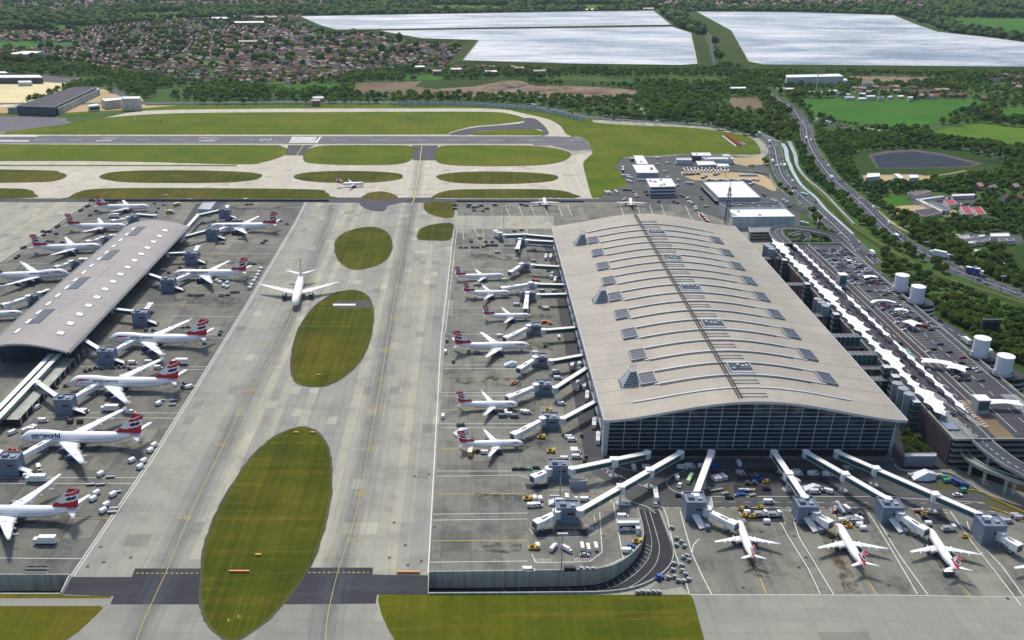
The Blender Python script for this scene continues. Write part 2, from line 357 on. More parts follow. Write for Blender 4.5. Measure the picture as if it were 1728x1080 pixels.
# the far concrete between runway and terminal is paler
sheet('taxiway', [(-400,262),(960,264),(985,258),(1001,257),(986,277),(992,306),(1000,334),(-400,334)], 'pale_concrete', .05)
sheet('taxiway', [(-400,262),(520,262),(516,250),(560,243),(-400,243)], 'pale_concrete', .04)
sheet('taxiway', [(690,243),(745,243),(745,272),(690,272)], 'pale_concrete', .04)
# perimeter: far side
sheet('perimeter_track', smooth([(-60,240),(-60,196),(120,206),(250,186),(430,183.5),(700,183),(830,183.5),(885,191),(935,205),(958,226),(900,232)],True,4), 'pale_concrete', .02)
sheet('perimeter_track', [(-80,197),(60,196),(113,199),(113,210),(60,216),(0,224),(-80,225)], 'runway_asphalt', .06)
sheet('grass', smooth([(7,224),(31,214.6),(121.5,206),(173,199),(300,191),(560,189),(803,188.5),(860,192),(886,203),(838,210),(795,214),(757,224),(740,227),(400,227.3),(7,227)],True,4), 'airfield_grass', .05)
sheet('grass', [(-80,196),(95,196),(180,189),(300,185),(560,182.5),(830,183),(960,196),(985,204),(1000,207),(1000,200),(960,186),(830,177.5),(560,177),(300,178),(200,184),(95,190),(-80,190)], 'airfield_grass', .04)
sheet('perimeter_track', smooth([(958,203),(988,201.5),(1158,211.5),(1224,218),(1272,229),(1290,242),(1296.5,256),(1290,264),(1276,266),(1200,262),(1000,262)],True,4), 'taxi_concrete', .02)
sheet('grass', smooth([(862,186),(930,193),(988.6,204.5),(1048,210.5),(1158,215),(1224,222.6),(1263.5,231),(1279,244.6),(1283,255.6),(1272,261),(1158,260),(1114,263),(1052,265.5),(1040,277),(1046.6,289),(1058.5,312.6),(1026,322),(1008,333),(999,332.7),(991,306.6),(984,277),(990,268),(999,259),(998,253),(987,234),(958,228),(947,214),(930,203),(905,196)],True,3), 'airfield_grass', .08, excl=True)
# runway
sheet('runway', [(-420,228),(905,229.5),(960,231),(987,234),(999,253),(966,254.5),(930,245.5),(-420,243)], 'runway_asphalt', .10)
for y0, y1, dy in ((227.3,228.9,1.2),(242.2,243.9,1.5)):
    sheet('runway_shoulder', [(-420,y0),(900,y0+dy),(900,y1+dy),(-420,y1)], 'pale_concrete', .14)
sheet('runway', smooth([(757,226.5),(795,216),(850,211),(884,207),(880,200),(902,200),(920,214),(926,226.5),(912,229),(915,222),(902,218),(825,220),(798,225),(785,229.5)],True,3), 'asphalt', .13)
sheet('grass', smooth([(795,225.5),(825,220.5),(875,218.3),(902,218.5),(917,223.7),(911,228.4),(850,228.6),(801,228.3)],True,3), 'airfield_grass', .18)
for t_ in ([(493,231),(535,231),(531,241.5),(487,241.5)],): sheet('runway_marking', t_, 'worn_white', .2)
line([(541,231),(533,241.5)], 4, z=.2)
for a in range(-60, 470, 58): line([(a,236),(a+24,236)], 1.3, z=.2)
for a in range(560, 960, 66): line([(a,236.4),(a+28,236.4)], 1.3, z=.2)
line([(-60,229.8),(64,229.8)], 9, z=.2); line([(-60,238),(49,238)], 9, z=.2); line([(162,237.5),(188,237.5)], 4, z=.2); line([(336,237.7),(362,237.7)], 4, z=.2)
line([(335,233),(367,233)], 2.5, z=.2); line([(173,233),(197,233)], 2.5, z=.2)
# a white digit pair painted on the runway
for x in (441, 452): line([(x,234.2),(x+6,234.2),(x+5,236),(x-1,236),(x-2,238),(x+5,238)], 1.5, z=.2)
line([(464,236),(481,236)], 2, z=.2)
line([(-60,228.9),(900,230)], 1, z=.22); line([(-60,241.6),(480,241.8)], 1, z=.22); line([(700,242),(950,243.5)], 1, z=.22)
for pl in ([(487,243.6),(535,243.6),(520,250),(516,262),(482,262),(484,252)], [(694,244),(740,244.5),(736,254),(737,268),(736,271),(697,270.5),(698,254)]): sheet('taxiway', pl, 'asphalt', .12)
# grass islands
def isl(pts, mat='airfield_grass', z=.16, sm=5):
    w_ = [tuple(P(a, b)[:2]) for a, b in smooth(pts, True, sm)]; w_.append(w_[0]); q = MB(); r_ = random.Random(int(pts[0][0])); L, R = [], []
    for l, r in zip(*ribbon_pts(w_, 4 if pts[0][1] > 380 else 4)): k = r_.uniform(.62, 1); L.append(Vector(l).lerp(Vector(r), (1-k)/2)); R.append(Vector(r).lerp(Vector(l), (1-k)/2))
    L[-1], R[-1] = L[0], R[0]
    q.add([(p[0], p[1], z-.012) for p in L]+[(p[0], p[1], z-.012) for p in R], [(i, len(L)+i, len(L)+i+1, i+1) for i in range(len(L)-1)], 'worn_edge'); struct(q.build('worn_edge')); return sheet('grass', pts, mat, z, sm)
isl([(-400,245),(200,244.6),(440,245.3),(474,247.5),(484,255),(474,264),(440,274),(400,277),(150,271.5),(-400,270)])
isl([(515,258),(528,249.5),(560,245.5),(620,245.3),(680,246),(696,250),(698,260),(692,270),(672,276.5),(630,278.5),(560,277.5),(520,274),(514,266)])
isl([(738,253),(746,247),(780,245.5),(880,246),(930,250),(958,257),(960,264),(945,273),(900,279),(800,280),(750,277),(737,270),(735,262)])
isl([(-200,287),(60,287.5),(100,291.5),(110,297),(96,304),(50,307.5),(-200,307.5)], 'island_grass')
isl([(170,297.5),(190,291),(240,288.2),(330,288),(410,290.5),(437,294),(440,298),(425,304),(380,307.8),(300,308.5),(220,307.5),(180,303)], 'island_grass')
isl([(498,297),(520,291.5),(570,289),(630,289.8),(670,293),(678,298),(670,303),(630,307.5),(560,308),(510,304)], 'island_grass')
isl([(738,298),(760,292.5),(810,290),(880,291),(930,295),(940,300.5),(925,306),(870,309.8),(800,309.6),(755,306)], 'island_grass')
isl([(-100,318.8),(20,318.6),(48,321),(56,327),(50,333.5),(-100,334)], 'island_grass')
isl([(118,333),(135,324),(170,319),(300,317.8),(520,320),(548,325),(554,331),(548,335),(300,334.5),(120,335)], 'island_grass')
isl([(730,334),(745,325),(780,320.3),(900,319.8),(945,322),(966,328),(970,333.4),(850,334),(735,333.6)], 'island_grass')
sheet('grass', [(-400,278),(400,278.6),(400,280.6),(-400,280)], 'airfield_grass', .16)
sheet('asphalt_patch', smooth([(606,341),(612,331),(640,323.5),(668,330),(675,342),(655,347),(648,356),(625,355),(610,348)],True,3), 'asphalt', .155)
isl([(614,334),(622,327),(640,323.5),(660,327),(669,333.5),(655,336),(630,336.5)], 'island_grass', .2, 3)
isl([(567,419),(570,404),(585,392),(612,384.5),(637,385),(655,397),(660,413),(655,432),(638,446),(610,454),(590,452),(573,439)], 'island_grass')
isl([(494,625),(496,590),(506,555),(530,520),(560,498),(590,490.5),(610,494),(624,508),(628,535),(622,575),(605,610),(575,638),(545,651),(515,650),(500,642)], 'island_grass')
isl([(342,985),(347,930),(362,880),(385,835),(420,780),(455,745),(490,726),(515,722),(537,733),(552,760),(557,800),(553,850),(540,905),(520,955),(490,1000),(455,1040),(415,1070),(390,1078),(365,1065),(348,1040),(341,1010)], 'island_grass')
isl([(717,350),(718,344),(724,341.6),(745,341),(768,341.5),(765,352),(762,367),(745,366),(725,360)], 'island_grass', .16, 2)
isl([(707,404),(708,392),(714,385),(728,380),(750,377),(763,378),(762,392),(757,405),(730,405)], 'island_grass', .16, 2)
sheet('asphalt_patch', [(566,509),(600,508),(622,507),(626,519),(600,519),(580,522),(562,518)], 'asphalt', .2)
line([(562,514.5),(600,514.5)], 5, z=.24)
sheet('grass', [(640,1003.8),(1163,1004),(1168,1008),(1173,1022),(1180,1050),(1190,1085),(1230,1250),(1290,1500),(900,1500),(700,1150),(668,1083),(655,1062),(643,1035),(638,1012)], 'verge_grass', .16)
sheet('grass', [(-400,1023.5),(170,1023.5),(174,1026),(160,1040),(135,1064),(112,1080),(60,1112),(-60,1180),(-400,1300)], 'verge_grass', .16)
sheet('grass', [(-400,1003),(103,1003),(110,1005),(188,1006),(186,1010),(-400,1010)], 'verge_grass', .14)
# dark tar band over the buried road
sheet('taxiway', [(228,959.5),(348,959.5),(342,985),(345,1020),(186,1020),(192,1006),(106,1003),(121,974),(222,974)], 'dark_asphalt', .10)
sheet('taxiway', [(500,958),(629,958),(629,970),(722,971),(722,1003.3),(636,1004),(634,1018.5),(478,1020),(500,990),(515,958)], 'dark_asphalt', .10)
line([(230,967.5),(335,967.5)], .8, 'line_yellow', .14, 1.2); line([(520,966.5),(622,966.5)], .8, 'line_yellow', .14, 1.2)
# aprons
sheet('apron', [(150,341),(515,341),(498,375),(412,520),(250,780),(119.4,971.5),(-400,971.5),(-400,716),(-90,504),(0,442)], 'apron_concrete', .06, holes=[])
sheet('apron', [(770,341),(980,341),(1060,341),(1150,346),(1230,372),(1225,388),(935,383),(935,364),(772,364)], 'apron_concrete', .06)
sheet('apron', [(764,386),(1230,386),(1560,720),(1830,860),(1830,1009),(1728,1008),(1165,1003.5),(1150,990),(1090,1000),(1128,966),(1141,932),(1132,905),(1114,858),(1072,853),(1080,900),(1074,920),(1048,944),(1006,958.5),(900,962.5),(723.5,964.5)], 'apron_near', .06)
sheet('taxiway', [(1165,1003.7),(1400,1005),(1830,1009.5),(1830,1500),(1192,1500),(1180,1050),(1172,1020)], 'taxi_south', .08)
sheet('taxiway', [(190,1020),(345,1020),(348,1050),(380,1085),(420,1085),(478,1020),(634,1019),(643,1040),(668,1085),(900,1500),(-400,1500),(-400,1310),(60,1118),(135,1068),(165,1040)], 'taxi_south', .05)
# dark service roads round the big terminal
Xe = 77.0
sheet('service_road', [(926,432),(958,432),(1046,790),(990,790)], 'asphalt', .10)
sheet('service_road', [(985,771),(1540,778),(1560,790),(1720,856),(1830,885),(1830,905),(1728,862),(1120,856),(1118,862),(1074,860),(1040,820),(1000,800)], 'service_asphalt', .118)
sheet('service_road', [(925,430),(958,430),(942,400),(905,400),(916,415)], 'asphalt', .09)
sheet('service_road', [(-90,335.2),(1010,336),(1100,338),(1100,341.5),(-90,341)], 'asphalt', .12)
sheet('taxiway', [(553,333.5),(612,333.5),(610,342),(545,342)], 'asphalt', .13); sheet('taxiway', [(672,333.5),(735,333.5),(730,342),(670,342)], 'asphalt', .13)
sheet('service_road', [(305,385),(330,345),(345,341),(385,341),(345,365),(318,392)], 'asphalt', .10)
# sunken road: floor, walls
def wpt(p, z): q = P(*p); return (q.x, q.y, z)
n = len(inner); zr = []
for i in range(n):
    t_ = 1-i/(n-1); zr.append(-8.5*min(1, max(0, (t_-.02)/.62))**1.1)
fl = MB(); I = [P(*p) for p in inner]; O = [P(*p) for p in outer_]
fl.add([(p.x, p.y, zr[i]) for i, p in enumerate(I)]+[(p.x, p.y, zr[i]) for i, p in enumerate(O)], [(i, n+i, n+i+1, i+1) for i in range(n-1)], 'dark_asphalt')
struct(fl.build('sunken_road'))
def retaining(name, pts, zb, thick, label, zt=1.1, side=1):
    w2 = [(p[0], p[1]) for p in pts]; L, R = ribbon_pts(w2, thick); mb = MB(); k = len(pts)
    rings = [[(L[i][0], L[i][1], zb[i]-.2), (L[i][0], L[i][1], zt), (R[i][0], R[i][1], zt), (R[i][0], R[i][1], zb[i]-.2)] for i in range(k)]
    mb.loft(rings, 'stained_wall', smooth_=False)
    return tag(mb.build(name), label, 'retaining wall')
retaining('retaining_wall', [(p.x, p.y) for p in I], zr, .7, 'stained concrete retaining wall curving along the inner side of the sunken ramp road')
retaining('retaining_wall', [(p.x, p.y) for p in O], zr, .7, 'thin concrete wall between the sunken ramp road and the grass')
ctr = [((a.x+b.x)/2, (a.y+b.y)/2) for a, b in zip(I, O)]
cm = MB()
for f_, wd in ((.3, .16), (.55, .2)):
    for i in range(3, n-1):
        a = I[i]*(1-f_)+O[i]*f_; b = I[i+1]*(1-f_)+O[i+1]*f_
        cm.beam((a.x, a.y, zr[i]+.03), (b.x, b.y, zr[i+1]+.03), wd, .01, 'line_white')
for i in range(6, n-8):
    a = I[i]*.92+O[i]*.08; b = I[i]*.72+O[i]*.28; cm.beam((a.x, a.y, zr[i]+.04), (b.x, b.y, zr[i]+.04), .14, .01, 'line_white')
struct(cm.build('road_marking'))
h2 = [P(*p) for p in HOLE2]
q = MB(); q.add([(p.x, p.y, -8.5) for p in h2], [(3, 2, 1, 0)], 'dark_asphalt'); struct(q.build('sunken_road'))
q = MB(); q.beam((h2[0].x, h2[0].y, -8.6), (h2[1].x, h2[1].y, -8.6), .7, 9.6, 'stained_wall'); tag(q.build('retaining_wall'), 'weathered concrete retaining wall below the left apron edge', 'retaining wall')
q = MB(); q.beam((h2[1].x, h2[1].y, -8.6), (h2[2].x, h2[2].y, -8.6), .7, 9.5, 'wall_concrete'); q.beam((h2[2].x, h2[2].y, -8.6), (h2[3].x, h2[3].y, -8.6), .7, 8.9, 'wall_concrete'); tag(q.build('retaining_wall'), 'short end wall of the left sunken road beside the dark tar', 'retaining wall')
sheet('path', [(-400,1010),(188,1010),(180,1023.2),(-400,1022.5)], 'taxi_south', .12)
# ---- painted lines of the airfield
W, Yl = 'line_white', 'line_yellow'
for off in (0, 4):
    line([(515+off*.4,341),(497.6+off*.7,374.8),(411.7+off,520),(250+off*1.3,780),(119.4+off*1.4,971.5)], .7)
line([(150,341),(0,442.6),(-80,497)], .8); line([(157,341),(8,442.6)], .5)
line([(766,386),(744,575),(722.5,967)], .9); line([(771,386),(752,560)], .5)
for pts in ([(0,442),(-60,442)], [(0,446),(120,444)], [(330,494),(440,494)], [(300,483),(450,477)]): line(pts, .5)
for y0, y1, x0, x1 in ((565,565,240,388),(569,571,250,385),(619,619,135,352),(623,624,190,348),(697,697,80,312),(704,706,60,308),(806,806,0,232),(816,816,0,229),(942,943,0,143),(350,350,400,508),(407,405,310,482),(410,410,328,480),(457,457,375,455),(452,452,455,442),(428,428,330,470),(476,477,330,440),(533,535,290,405)):
    line([(x0,y0),(x1,y1)], .6)
for y0, x0, x1 in ((514,215,390),(586,300,370),(660,300,320),(753,215,255),(875,110,185),(385,460,500),(466,405,448)):
    line([(x0,y0),(x1,y0)], .5, Yl)
for k, (y0, dx) in enumerate(((455,0),(481,4),(520,4),(564,3),(616,1),(622,1),(663,1),(668,1),(715,0),(722,0),(795,0),(804,-1),(868,-3),(878,-3),(949,-5))):
    xl = 766-(y0-385)*.0715
    line([(xl,y0),(910 if y0 < 800 else 890,y0-(2 if y0 > 800 else 0))], .6)
line([(724.5,966),(880,963.5),(1008,960.5)], .6)
for y0 in (464,491,531,582,642,692,757,834,913): line([(766-(y0-385)*.0715,y0),(890 if y0 > 600 else 905,y0-1)], .6, Yl)
line([(766,386),(930,384)], .5)
for a in (860,): pass
line([(880,804),(895,808),(905,812)], .6); line([(885,817),(888,827),(1000,827),(1020,812)], .5)
line([(893,893),(905,907),(993,905),(1009,896),(1002,870)], .5); line([(1012,865),(1016,932),(995,948),(905,950),(897,935)], .6); line([(1035,848),(1050,935),(1052,942),(1030,952)], .7)
for a in range(8): line([(900+a*4,943),(903+a*4,949)], .35); line([(968+a*4,941),(972+a*4,947)], .35)
for a in range(6): line([(986+a*3,885+a),(995+a*2.4,893+a)], .35)
# near right stands
for pts in ([(1148,862),(1168,935),(1201,1003)], [(1117,855),(1125,870),(1140,935),(1158,985),(1163,1003)], [(1310,868),(1330,905),(1364,960),(1384,1003)], [(1334,860),(1348,905),(1366,935),(1407,1004)], [(1465,865),(1500,920),(1548,1003)], [(1474,865),(1495,900),(1520,940),(1566,1004)], [(1603,862),(1640,915),(1680,965),(1723,1022)], [(1632,880),(1642,905),(1690,955),(1735,1018)], [(1180,910),(1170,920),(1168,935)]): line(pts, .7, sm=2)
for (a, b), (c_, e) in (((1272,948),(1293,1002)),((1456,963),(1478,1003)),((1613,973),(1640,1010))): line([(a,b),(c_,e)], .7, Yl)
line([(1165,1003.6),(1500,1004.5),(1735,1008)], .6)
line([(1120,857),(1300,856.5),(1500,857),(1728,865)], .5, dash=3); line([(1160,838),(1480,838),(1690,850)], .5); line([(1180,847),(1700,850)], .35, dash=4)
for x in range(5): line([(1190+x*2.5,838),(1193+x*2.5,856)], .8)
for a in (1255,1262,1272,1281): line([(a-10,796),(a,806)], .6)
for (x0, y0, x1, y1) in ((1243,857,1256,878),(1318,857,1324,884),(1400,857,1416,880),(1252,857,1320,857),(1420,857,1460,860),(1538,858,1560,882),(1560,858,1610,868)): line([(x0,y0),(x1,y1)], .5)
line(smooth([(1225,795),(1180,790),(1140,800),(1125,815),(1140,830),(1170,835)],False,4), .5)
line(smooth([(1012,785),(1040,800),(1070,815),(1092,822)],False,3), .6); line(smooth([(1020,778),(1050,790),(1085,798),(1105,795)],False,3), .5); line([(1030,848),(1034,840),(1060,845),(1092,855),(1106,866)], .6)
for a in range(9): line([(1000+a*7.5,783+a*5),(1004+a*7.5,780+a*5)], .5)
# yellow centre lines and stand arrows on the taxi lane
line(smooth([(695,345),(680,420),(663,520),(640,660),(620,770),(600,870),(570,965),(553,1040),(549,1085)],False,4), .42, Yl, .15)
line(smooth([(497,520),(470,580),(430,650),(380,745),(320,870),(285,955),(262,1005),(235,1065),(230,1085)],False,4), .42, Yl, .15)
line(smooth([(712,245),(708,275),(700,330),(695,345)],False,3), 1.1, Yl, .17); line(smooth([(513,243),(500,262),(470,290),(462,305)],False,3), 1, Yl, .17); line([(-60,283.5),(400,283.5),(980,286)], .7, W, .17, 14); line([(-60,313),(400,312),(980,315)], .7, Yl, .17, 14)
line([(985,262),(965,285),(978,312),(990,330)], .8, W, .17)
for x, y, s in ((665,537,1),(652,590,1),(650,592,1),(643,641,1),(634,690,1),(620,757,1.1),(608,833,1.2),(595,912,1.3),(545,637,-1),(422,659,-1),(374,751,-1),(313,874,-1.2),(455,584,-1),(672,500,1)):
    d_ = 1 if s > 0 else -1; a = abs(s)*10
    line([(x-a,y),(x+a,y)], .45, Yl, .16); line([(x+d_*a*.6,y-1.6),(x+d_*a*1.1,y),(x+d_*a*.6,y+1.6)], .5, Yl, .14)
    for k in (-1.5, 0, 1.5):
        line([(x+k*3-d_*a*.2,y-3.6),(x+k*3-d_*a*.2+1.6,y-1.6)], .6, Yl, .16); line([(x+k*3-d_*a*.2,y+1.8),(x+k*3-d_*a*.2+1.6,y+3.6)], .6, Yl, .16)
for x in (856,878,899,920,945,961,1049,1078,1099,1119,1160,1177): line([(x-3,346),(x+4,365)], .7)
for x in (1120,1162,1178): line([(x,362),(x+18,384)], .7)
line([(800,386),(808,399)], .7); line([(780,388),(783,405)], .6); line([(888,386),(893,402)], .6)
line([(815,384),(818,420)], .5, Yl)
for x, y, dx in ((386,1046,1),(403,1040,1)):
    line([(x-dx,y-2),(x,y+(4 if dx < 2 else -2))], .5, Yl, .2); line([(x+3-dx,y),(x+4,y+.5)], .5, Yl, .2)
LANES = [[(695,345),(680,420),(663,520),(640,660),(620,770),(600,870),(570,965),(553,1040),(549,1085)], [(497,520),(470,580),(430,650),(380,745),(320,870),(285,955),(262,1005),(235,1065),(230,1085)], [(712,245),(708,275),(700,330),(695,345)], [(560,345),(545,400),(505,500)]]
for i, w_ in enumerate((16, 9, 4.5)):
    for k, L_ in enumerate(LANES): road('tyre_wear', L_, w_, 'tyre_wear', .128+.006*i+.001*k, excl=False)
for k, (x0, y0, x1, y1, w_, m_) in enumerate(((860,464,900,466,10,'fume_stain'),(870,494,900,496,9,'fume_stain'),(895,533,930,535,12,'fume_stain'),(890,583,935,585,14,'fume_stain'),(872,683,905,686,14,'fume_stain'),(882,748,925,752,15,'fume_stain'),(770,640,880,646,14,'fume_stain'),(820,636,845,640,7,'fume_stain'),(800,838,880,842,8,'fume_stain'),(800,921,880,926,9,'fume_stain'),(790,430,880,436,14,'fume_stain'),(820,434,900,440,9,'fume_stain'),(1250,880,1285,975,9,'fume_stain'),(1390,880,1440,1003,8,'oil_brown'),(1400,890,1432,1000,4,'oil_brown'),(1560,890,1600,960,8,'fume_stain'),(170,574,350,578,18,'fume_stain'),(110,650,300,652,16,'fume_stain'),(40,746,240,748,20,'fume_stain'),(300,466,420,468,16,'fume_stain'),(290,500,400,512,22,'fume_stain'),(360,385,470,388,14,'fume_stain'),(90,420,175,422,14,'fume_stain'),(20,470,120,472,18,'fume_stain'),(150,386,215,388,12,'fume_stain'),(10,870,120,872,22,'fume_stain'),(560,982,720,985,14,'tyre_wear'),(360,350,480,352,12,'fume_stain'),(300,440,450,444,10,'fume_stain'),(1180,800,1500,806,16,'fume_stain'))): road('stain', [(x0,y0),((x0+x1)/2,(y0+y1)/2+1),(x1,y1)], w_, m_, .13+.0012*k, excl=False)
for x, y in ((700,804),(665,882),(684,920),(657,941),(711,947),(688,954),(724,800),(733,890),(170,923),(148,956),(175,949),(221,941),(1285,898),(1340,905),(1360,941),(1348,958),(1254,992),(1500,905),(1530,898),(1700,1010),(1650,905),(1005,885),(1018,905),(1500,988),(1470,950)):
    c_ = P(x, y); q = MB(); q.box((0, 0, 0), (1.5, 1.5, .03), 'black_void'); tag(q.build('drain_cover', loc=(c_.x, c_.y, .16)), 'small dark square drain covers let into the concrete', 'drain cover', 'drain covers in the concrete')
for x, y, w_, lab in ((404,966,10,'orange board lying across the big grass oval'),(689,967.5,11,'orange board on the concrete by the dark tar'),(436,938,3,'small yellow taxiway sign in the big grass oval'),(500,731.5,3,'left small yellow sign at the top of the big grass oval'),(528,731.5,3,'right small yellow sign at the top of the big grass oval'),(538,634,3,'small yellow sign at the foot of the middle grass oval')):
    c_ = P(x, y); q = MB(); q.box((0, 0, 0), (w_, .8, .9), 'orange_paint' if 'orange' in lab else 'yellow_paint'); [q.box((k*w_*.4, 0, -.15), (.3, 1, .2), 'dark_steel') for k in (-1, 1)]; tag(q.build('airfield_sign', loc=(c_.x, c_.y, .3)), lab, 'sign')
for k, (pl, m_) in enumerate((([(1244,804),(1292,804),(1297,816),(1240,817)],'black_void'),([(1340,807),(1436,807),(1440,816),(1342,817)],'dark_asphalt'),([(1190,819),(1232,820),(1234,836),(1186,834)],'worn_edge'),([(1238,818),(1300,819),(1304,836),(1238,836)],'dark_asphalt'),([(1240,792),(1300,791),(1310,797),(1250,798)],'dark_asphalt'),([(1570,812),(1612,815),(1610,828),(1582,828)],'worn_edge'),([(1645,842),(1700,845),(1740,870),(1690,862)],'worn_edge'),([(1245,857),(1318,857),(1324,882),(1260,880)],'dark_asphalt'),([(1402,857),(1458,858),(1470,885),(1424,884)],'dark_asphalt'),([(1542,859),(1590,860),(1605,886),(1560,884)],'dark_asphalt'),([(897,893),(990,893),(993,905),(905,907)],'dark_asphalt'),([(885,817),(925,817),(925,827),(888,827)],'dark_asphalt'))): sheet('apron_patch', pl, m_, .122+.001*k)  # first two sheets: flat dark colour painted in for the shade of recesses
sheet('bare_soil', [(1535,760),(1600,785),(1640,800),(1728,832),(1830,870),(1830,800),(1728,770),(1640,745),(1560,730)], 'dark_soil', .124)
# ---- reservoirs
def basin(name, pts, zt, wid, mat='bank_grass', drop=1.2):
    w_ = [P(a, b, zt-drop) for a, b in pts]; w_ = [(p.x, p.y) for p in w_]
    if sum(w_[i][0]*w_[(i+1) % len(w_)][1]-w_[(i+1) % len(w_)][0]*w_[i][1] for i in range(len(w_))) < 0: w_ = w_[::-1]
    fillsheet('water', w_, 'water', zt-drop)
    n = len(w_); rings = [[] for _ in range(4)]
    for i in range(n):
        a, b, c_ = Vector(w_[i-1]), Vector(w_[i]), Vector(w_[(i+1) % n])
        n1 = Vector(((b-a).y, -(b-a).x)).normalized(); n2 = Vector(((c_-b).y, -(c_-b).x)).normalized(); m_ = (n1+n2); m_ = m_/max(m_.length_squared/2, .35)
        for k, (o_, z_) in enumerate(((-.5, zt-drop-.2), (3, zt), (9, zt), (wid, -.05))): rings[k].append((b.x+m_.x*o_, b.y+m_.y*o_, z_))
    mb = MB(); mb.loft([rings[1], rings[0]][::-1], 'wall_concrete', cap=False, smooth_=False); mb.loft(rings[1:], mat, cap=False, smooth_=False)
    struct(mb.build(name)); EXCL.append([(p[0], p[1]) for p in rings[3]])
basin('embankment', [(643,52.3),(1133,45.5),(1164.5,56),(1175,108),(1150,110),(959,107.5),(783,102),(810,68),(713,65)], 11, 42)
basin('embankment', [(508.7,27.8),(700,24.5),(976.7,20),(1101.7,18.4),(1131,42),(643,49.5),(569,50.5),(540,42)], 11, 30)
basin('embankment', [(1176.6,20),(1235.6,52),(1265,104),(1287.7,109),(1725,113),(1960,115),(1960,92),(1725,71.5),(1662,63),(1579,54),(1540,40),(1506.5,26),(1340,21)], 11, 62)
# ---- fields
sheet('field', [(1352,167),(1361,182),(1392,199.7),(1461,208),(1513,218),(1579,208),(1640,184),(1662,177),(1649,170),(1489,168)], 'meadow_grass', .1, 2, excl=True)
sheet('field', [(1568.6,223.7),(1610,213),(1654.5,207.4),(1728,216),(1960,230),(1960,262),(1728,253),(1642,239),(1575,230)], 'meadow_olive', .1, excl=True)
sheet('field', [(1579,29.5),(1700,31),(1900,33),(1900,78),(1725,68),(1668,56),(1621,44)], 'meadow_grass', .1, excl=True)
sheet('field', [(1680,186),(1728,180),(1960,180),(1960,215),(1728,205),(1690,200)], 'meadow_grass', .1, excl=True)
sheet('field', [(681.5,127),(751,125.5),(744,134.5),(672,134)], 'meadow_grass', .1, excl=True)
sheet('field', [(726.7,8.7),(858.6,10.4),(856,18),(700,20.5),(672,17),(728,16)], 'meadow_olive', .1, excl=True)
sheet('field', [(908,10),(1010,8),(1080,12),(1075,16),(900,16)], 'meadow_olive', .1, excl=True)
sheet('field', [(176,27),(290,21),(350,18.5),(312,22),(305,30),(240,31),(180,31)], 'meadow_olive', .1, excl=True)
sheet('field', [(20,46),(60,43),(150,44.5),(148,51),(20,52)], 'meadow_grass', .1, excl=True)
sheet('field', [(-60,70),(60,71),(130,72.5),(125,81),(60,83),(-60,83)], 'meadow_grass', .1, excl=True)
sheet('field', [(445,142),(560,141),(588,143),(575,152),(500,155),(430,150)], 'meadow_grass', .1, excl=True)
sheet('field', [(326,104),(372,102),(372,108),(330,109)], 'meadow_olive', .1, excl=True); sheet('field', [(455,78.5),(520,77),(524,80),(460,82)], 'meadow_olive', .1, excl=True)
sheet('field', [(601.7,139),(713,137),(855,131.5),(900,136),(838,158),(800,163),(593,162.5)], 'dirt', .1, excl=True)
sheet('field', [(713,137),(855,131.5),(1060,139),(1085,146),(1000,146),(900,141),(745,151),(700,146)], 'rough_ground', .16, excl=True)
rub = [(742,150),(800,146),(850,137),(880,137),(905,145),(960,145),(1030,148),(1080,155),(1065,168),(985,168),(900,164),(838,163),(770,160),(738,158)]
sheet('dirt', rub, 'rubble', .2, 2, excl=True)
sheet('field', [(1225,165),(1277,164.5),(1298,183),(1240,184)], 'dirt', .1, excl=True); sheet('field', [(1240,187),(1304,188),(1312,192),(1246,193)], 'dirt', .1, excl=True)
sheet('dirt', [(1425,128),(1520,129),(1625,132),(1560,141),(1500,144),(1430,136)], 'rubble', .1, excl=True)
# basin with dark mud and pond
sheet('grass', [(1438,262),(1470,254),(1560,250),(1625,256),(1690,272),(1690,288),(1640,300),(1560,306),(1500,300),(1445,292)], 'rough_ground', .08, 3, excl=True)
sheet('pond', [(1465,260.7),(1500,254),(1542,251.8),(1590,259),(1660.5,276.4),(1636.7,281.5),(1560,284),(1479.8,284.4)], 'brown_cladding', .12)
sheet('pond', [(1472,264),(1505,258),(1542,256),(1590,263),(1645,277),(1632,280.5),(1560,283),(1483,283.2)], 'pond_water', .16)
# stable yard and paddocks
sheet('grass', [(1479.8,333),(1518,330),(1542,346),(1503,349)], 'meadow_grass', .1, excl=True)
sheet('sand', [(1503,350),(1545,346),(1560,349),(1608,353),(1614,361),(1600,366),(1570,362),(1530,366),(1512,361)], 'sand', .11, 2, excl=True)
sheet('yard', [(1530,333),(1610,328),(1655,332),(1650,348),(1600,352),(1545,346)], 'service_asphalt', .09, excl=True)
sheet('grass', [(1684,418),(1700,414),(1800,418),(1800,475),(1728,470),(1700,440)], 'rough_ground', .1, excl=True)
sheet('yard', [(1600,397),(1640,394),(1700,392),(1725,398),(1728,412),(1640,412),(1600,408)], 'service_asphalt', .09, excl=True)
line([(1664,423),(1690,440),(1724,469)], 1.6, 'line_white', .2)
sheet('yard', [(1455,296),(1545,294),(1580,300),(1540,306),(1460,305)], 'sand', .14, excl=True)
# service yards north of the terminal
sheet('yard', [(1037,282),(1052,266),(1114,264.5),(1158,260.5),(1236,262),(1272,268),(1296,283),(1316,321),(1351,347),(1350,380),(1300,400),(1230,375),(1150,346),(1060,341),(1010,335),(1026,323),(1059,313),(1047,290)], 'service_asphalt', .11, excl=True)
sheet('yard', [(1148,290),(1200,286),(1250,288),(1292,297),(1310,318),(1302,322),(1262,305),(1190,305),(1165,302)], 'sand', .15, 2)
sheet('yard', [(1236,266),(1290,266),(1297,276),(1262,281),(1238,276)], 'sand', .15)
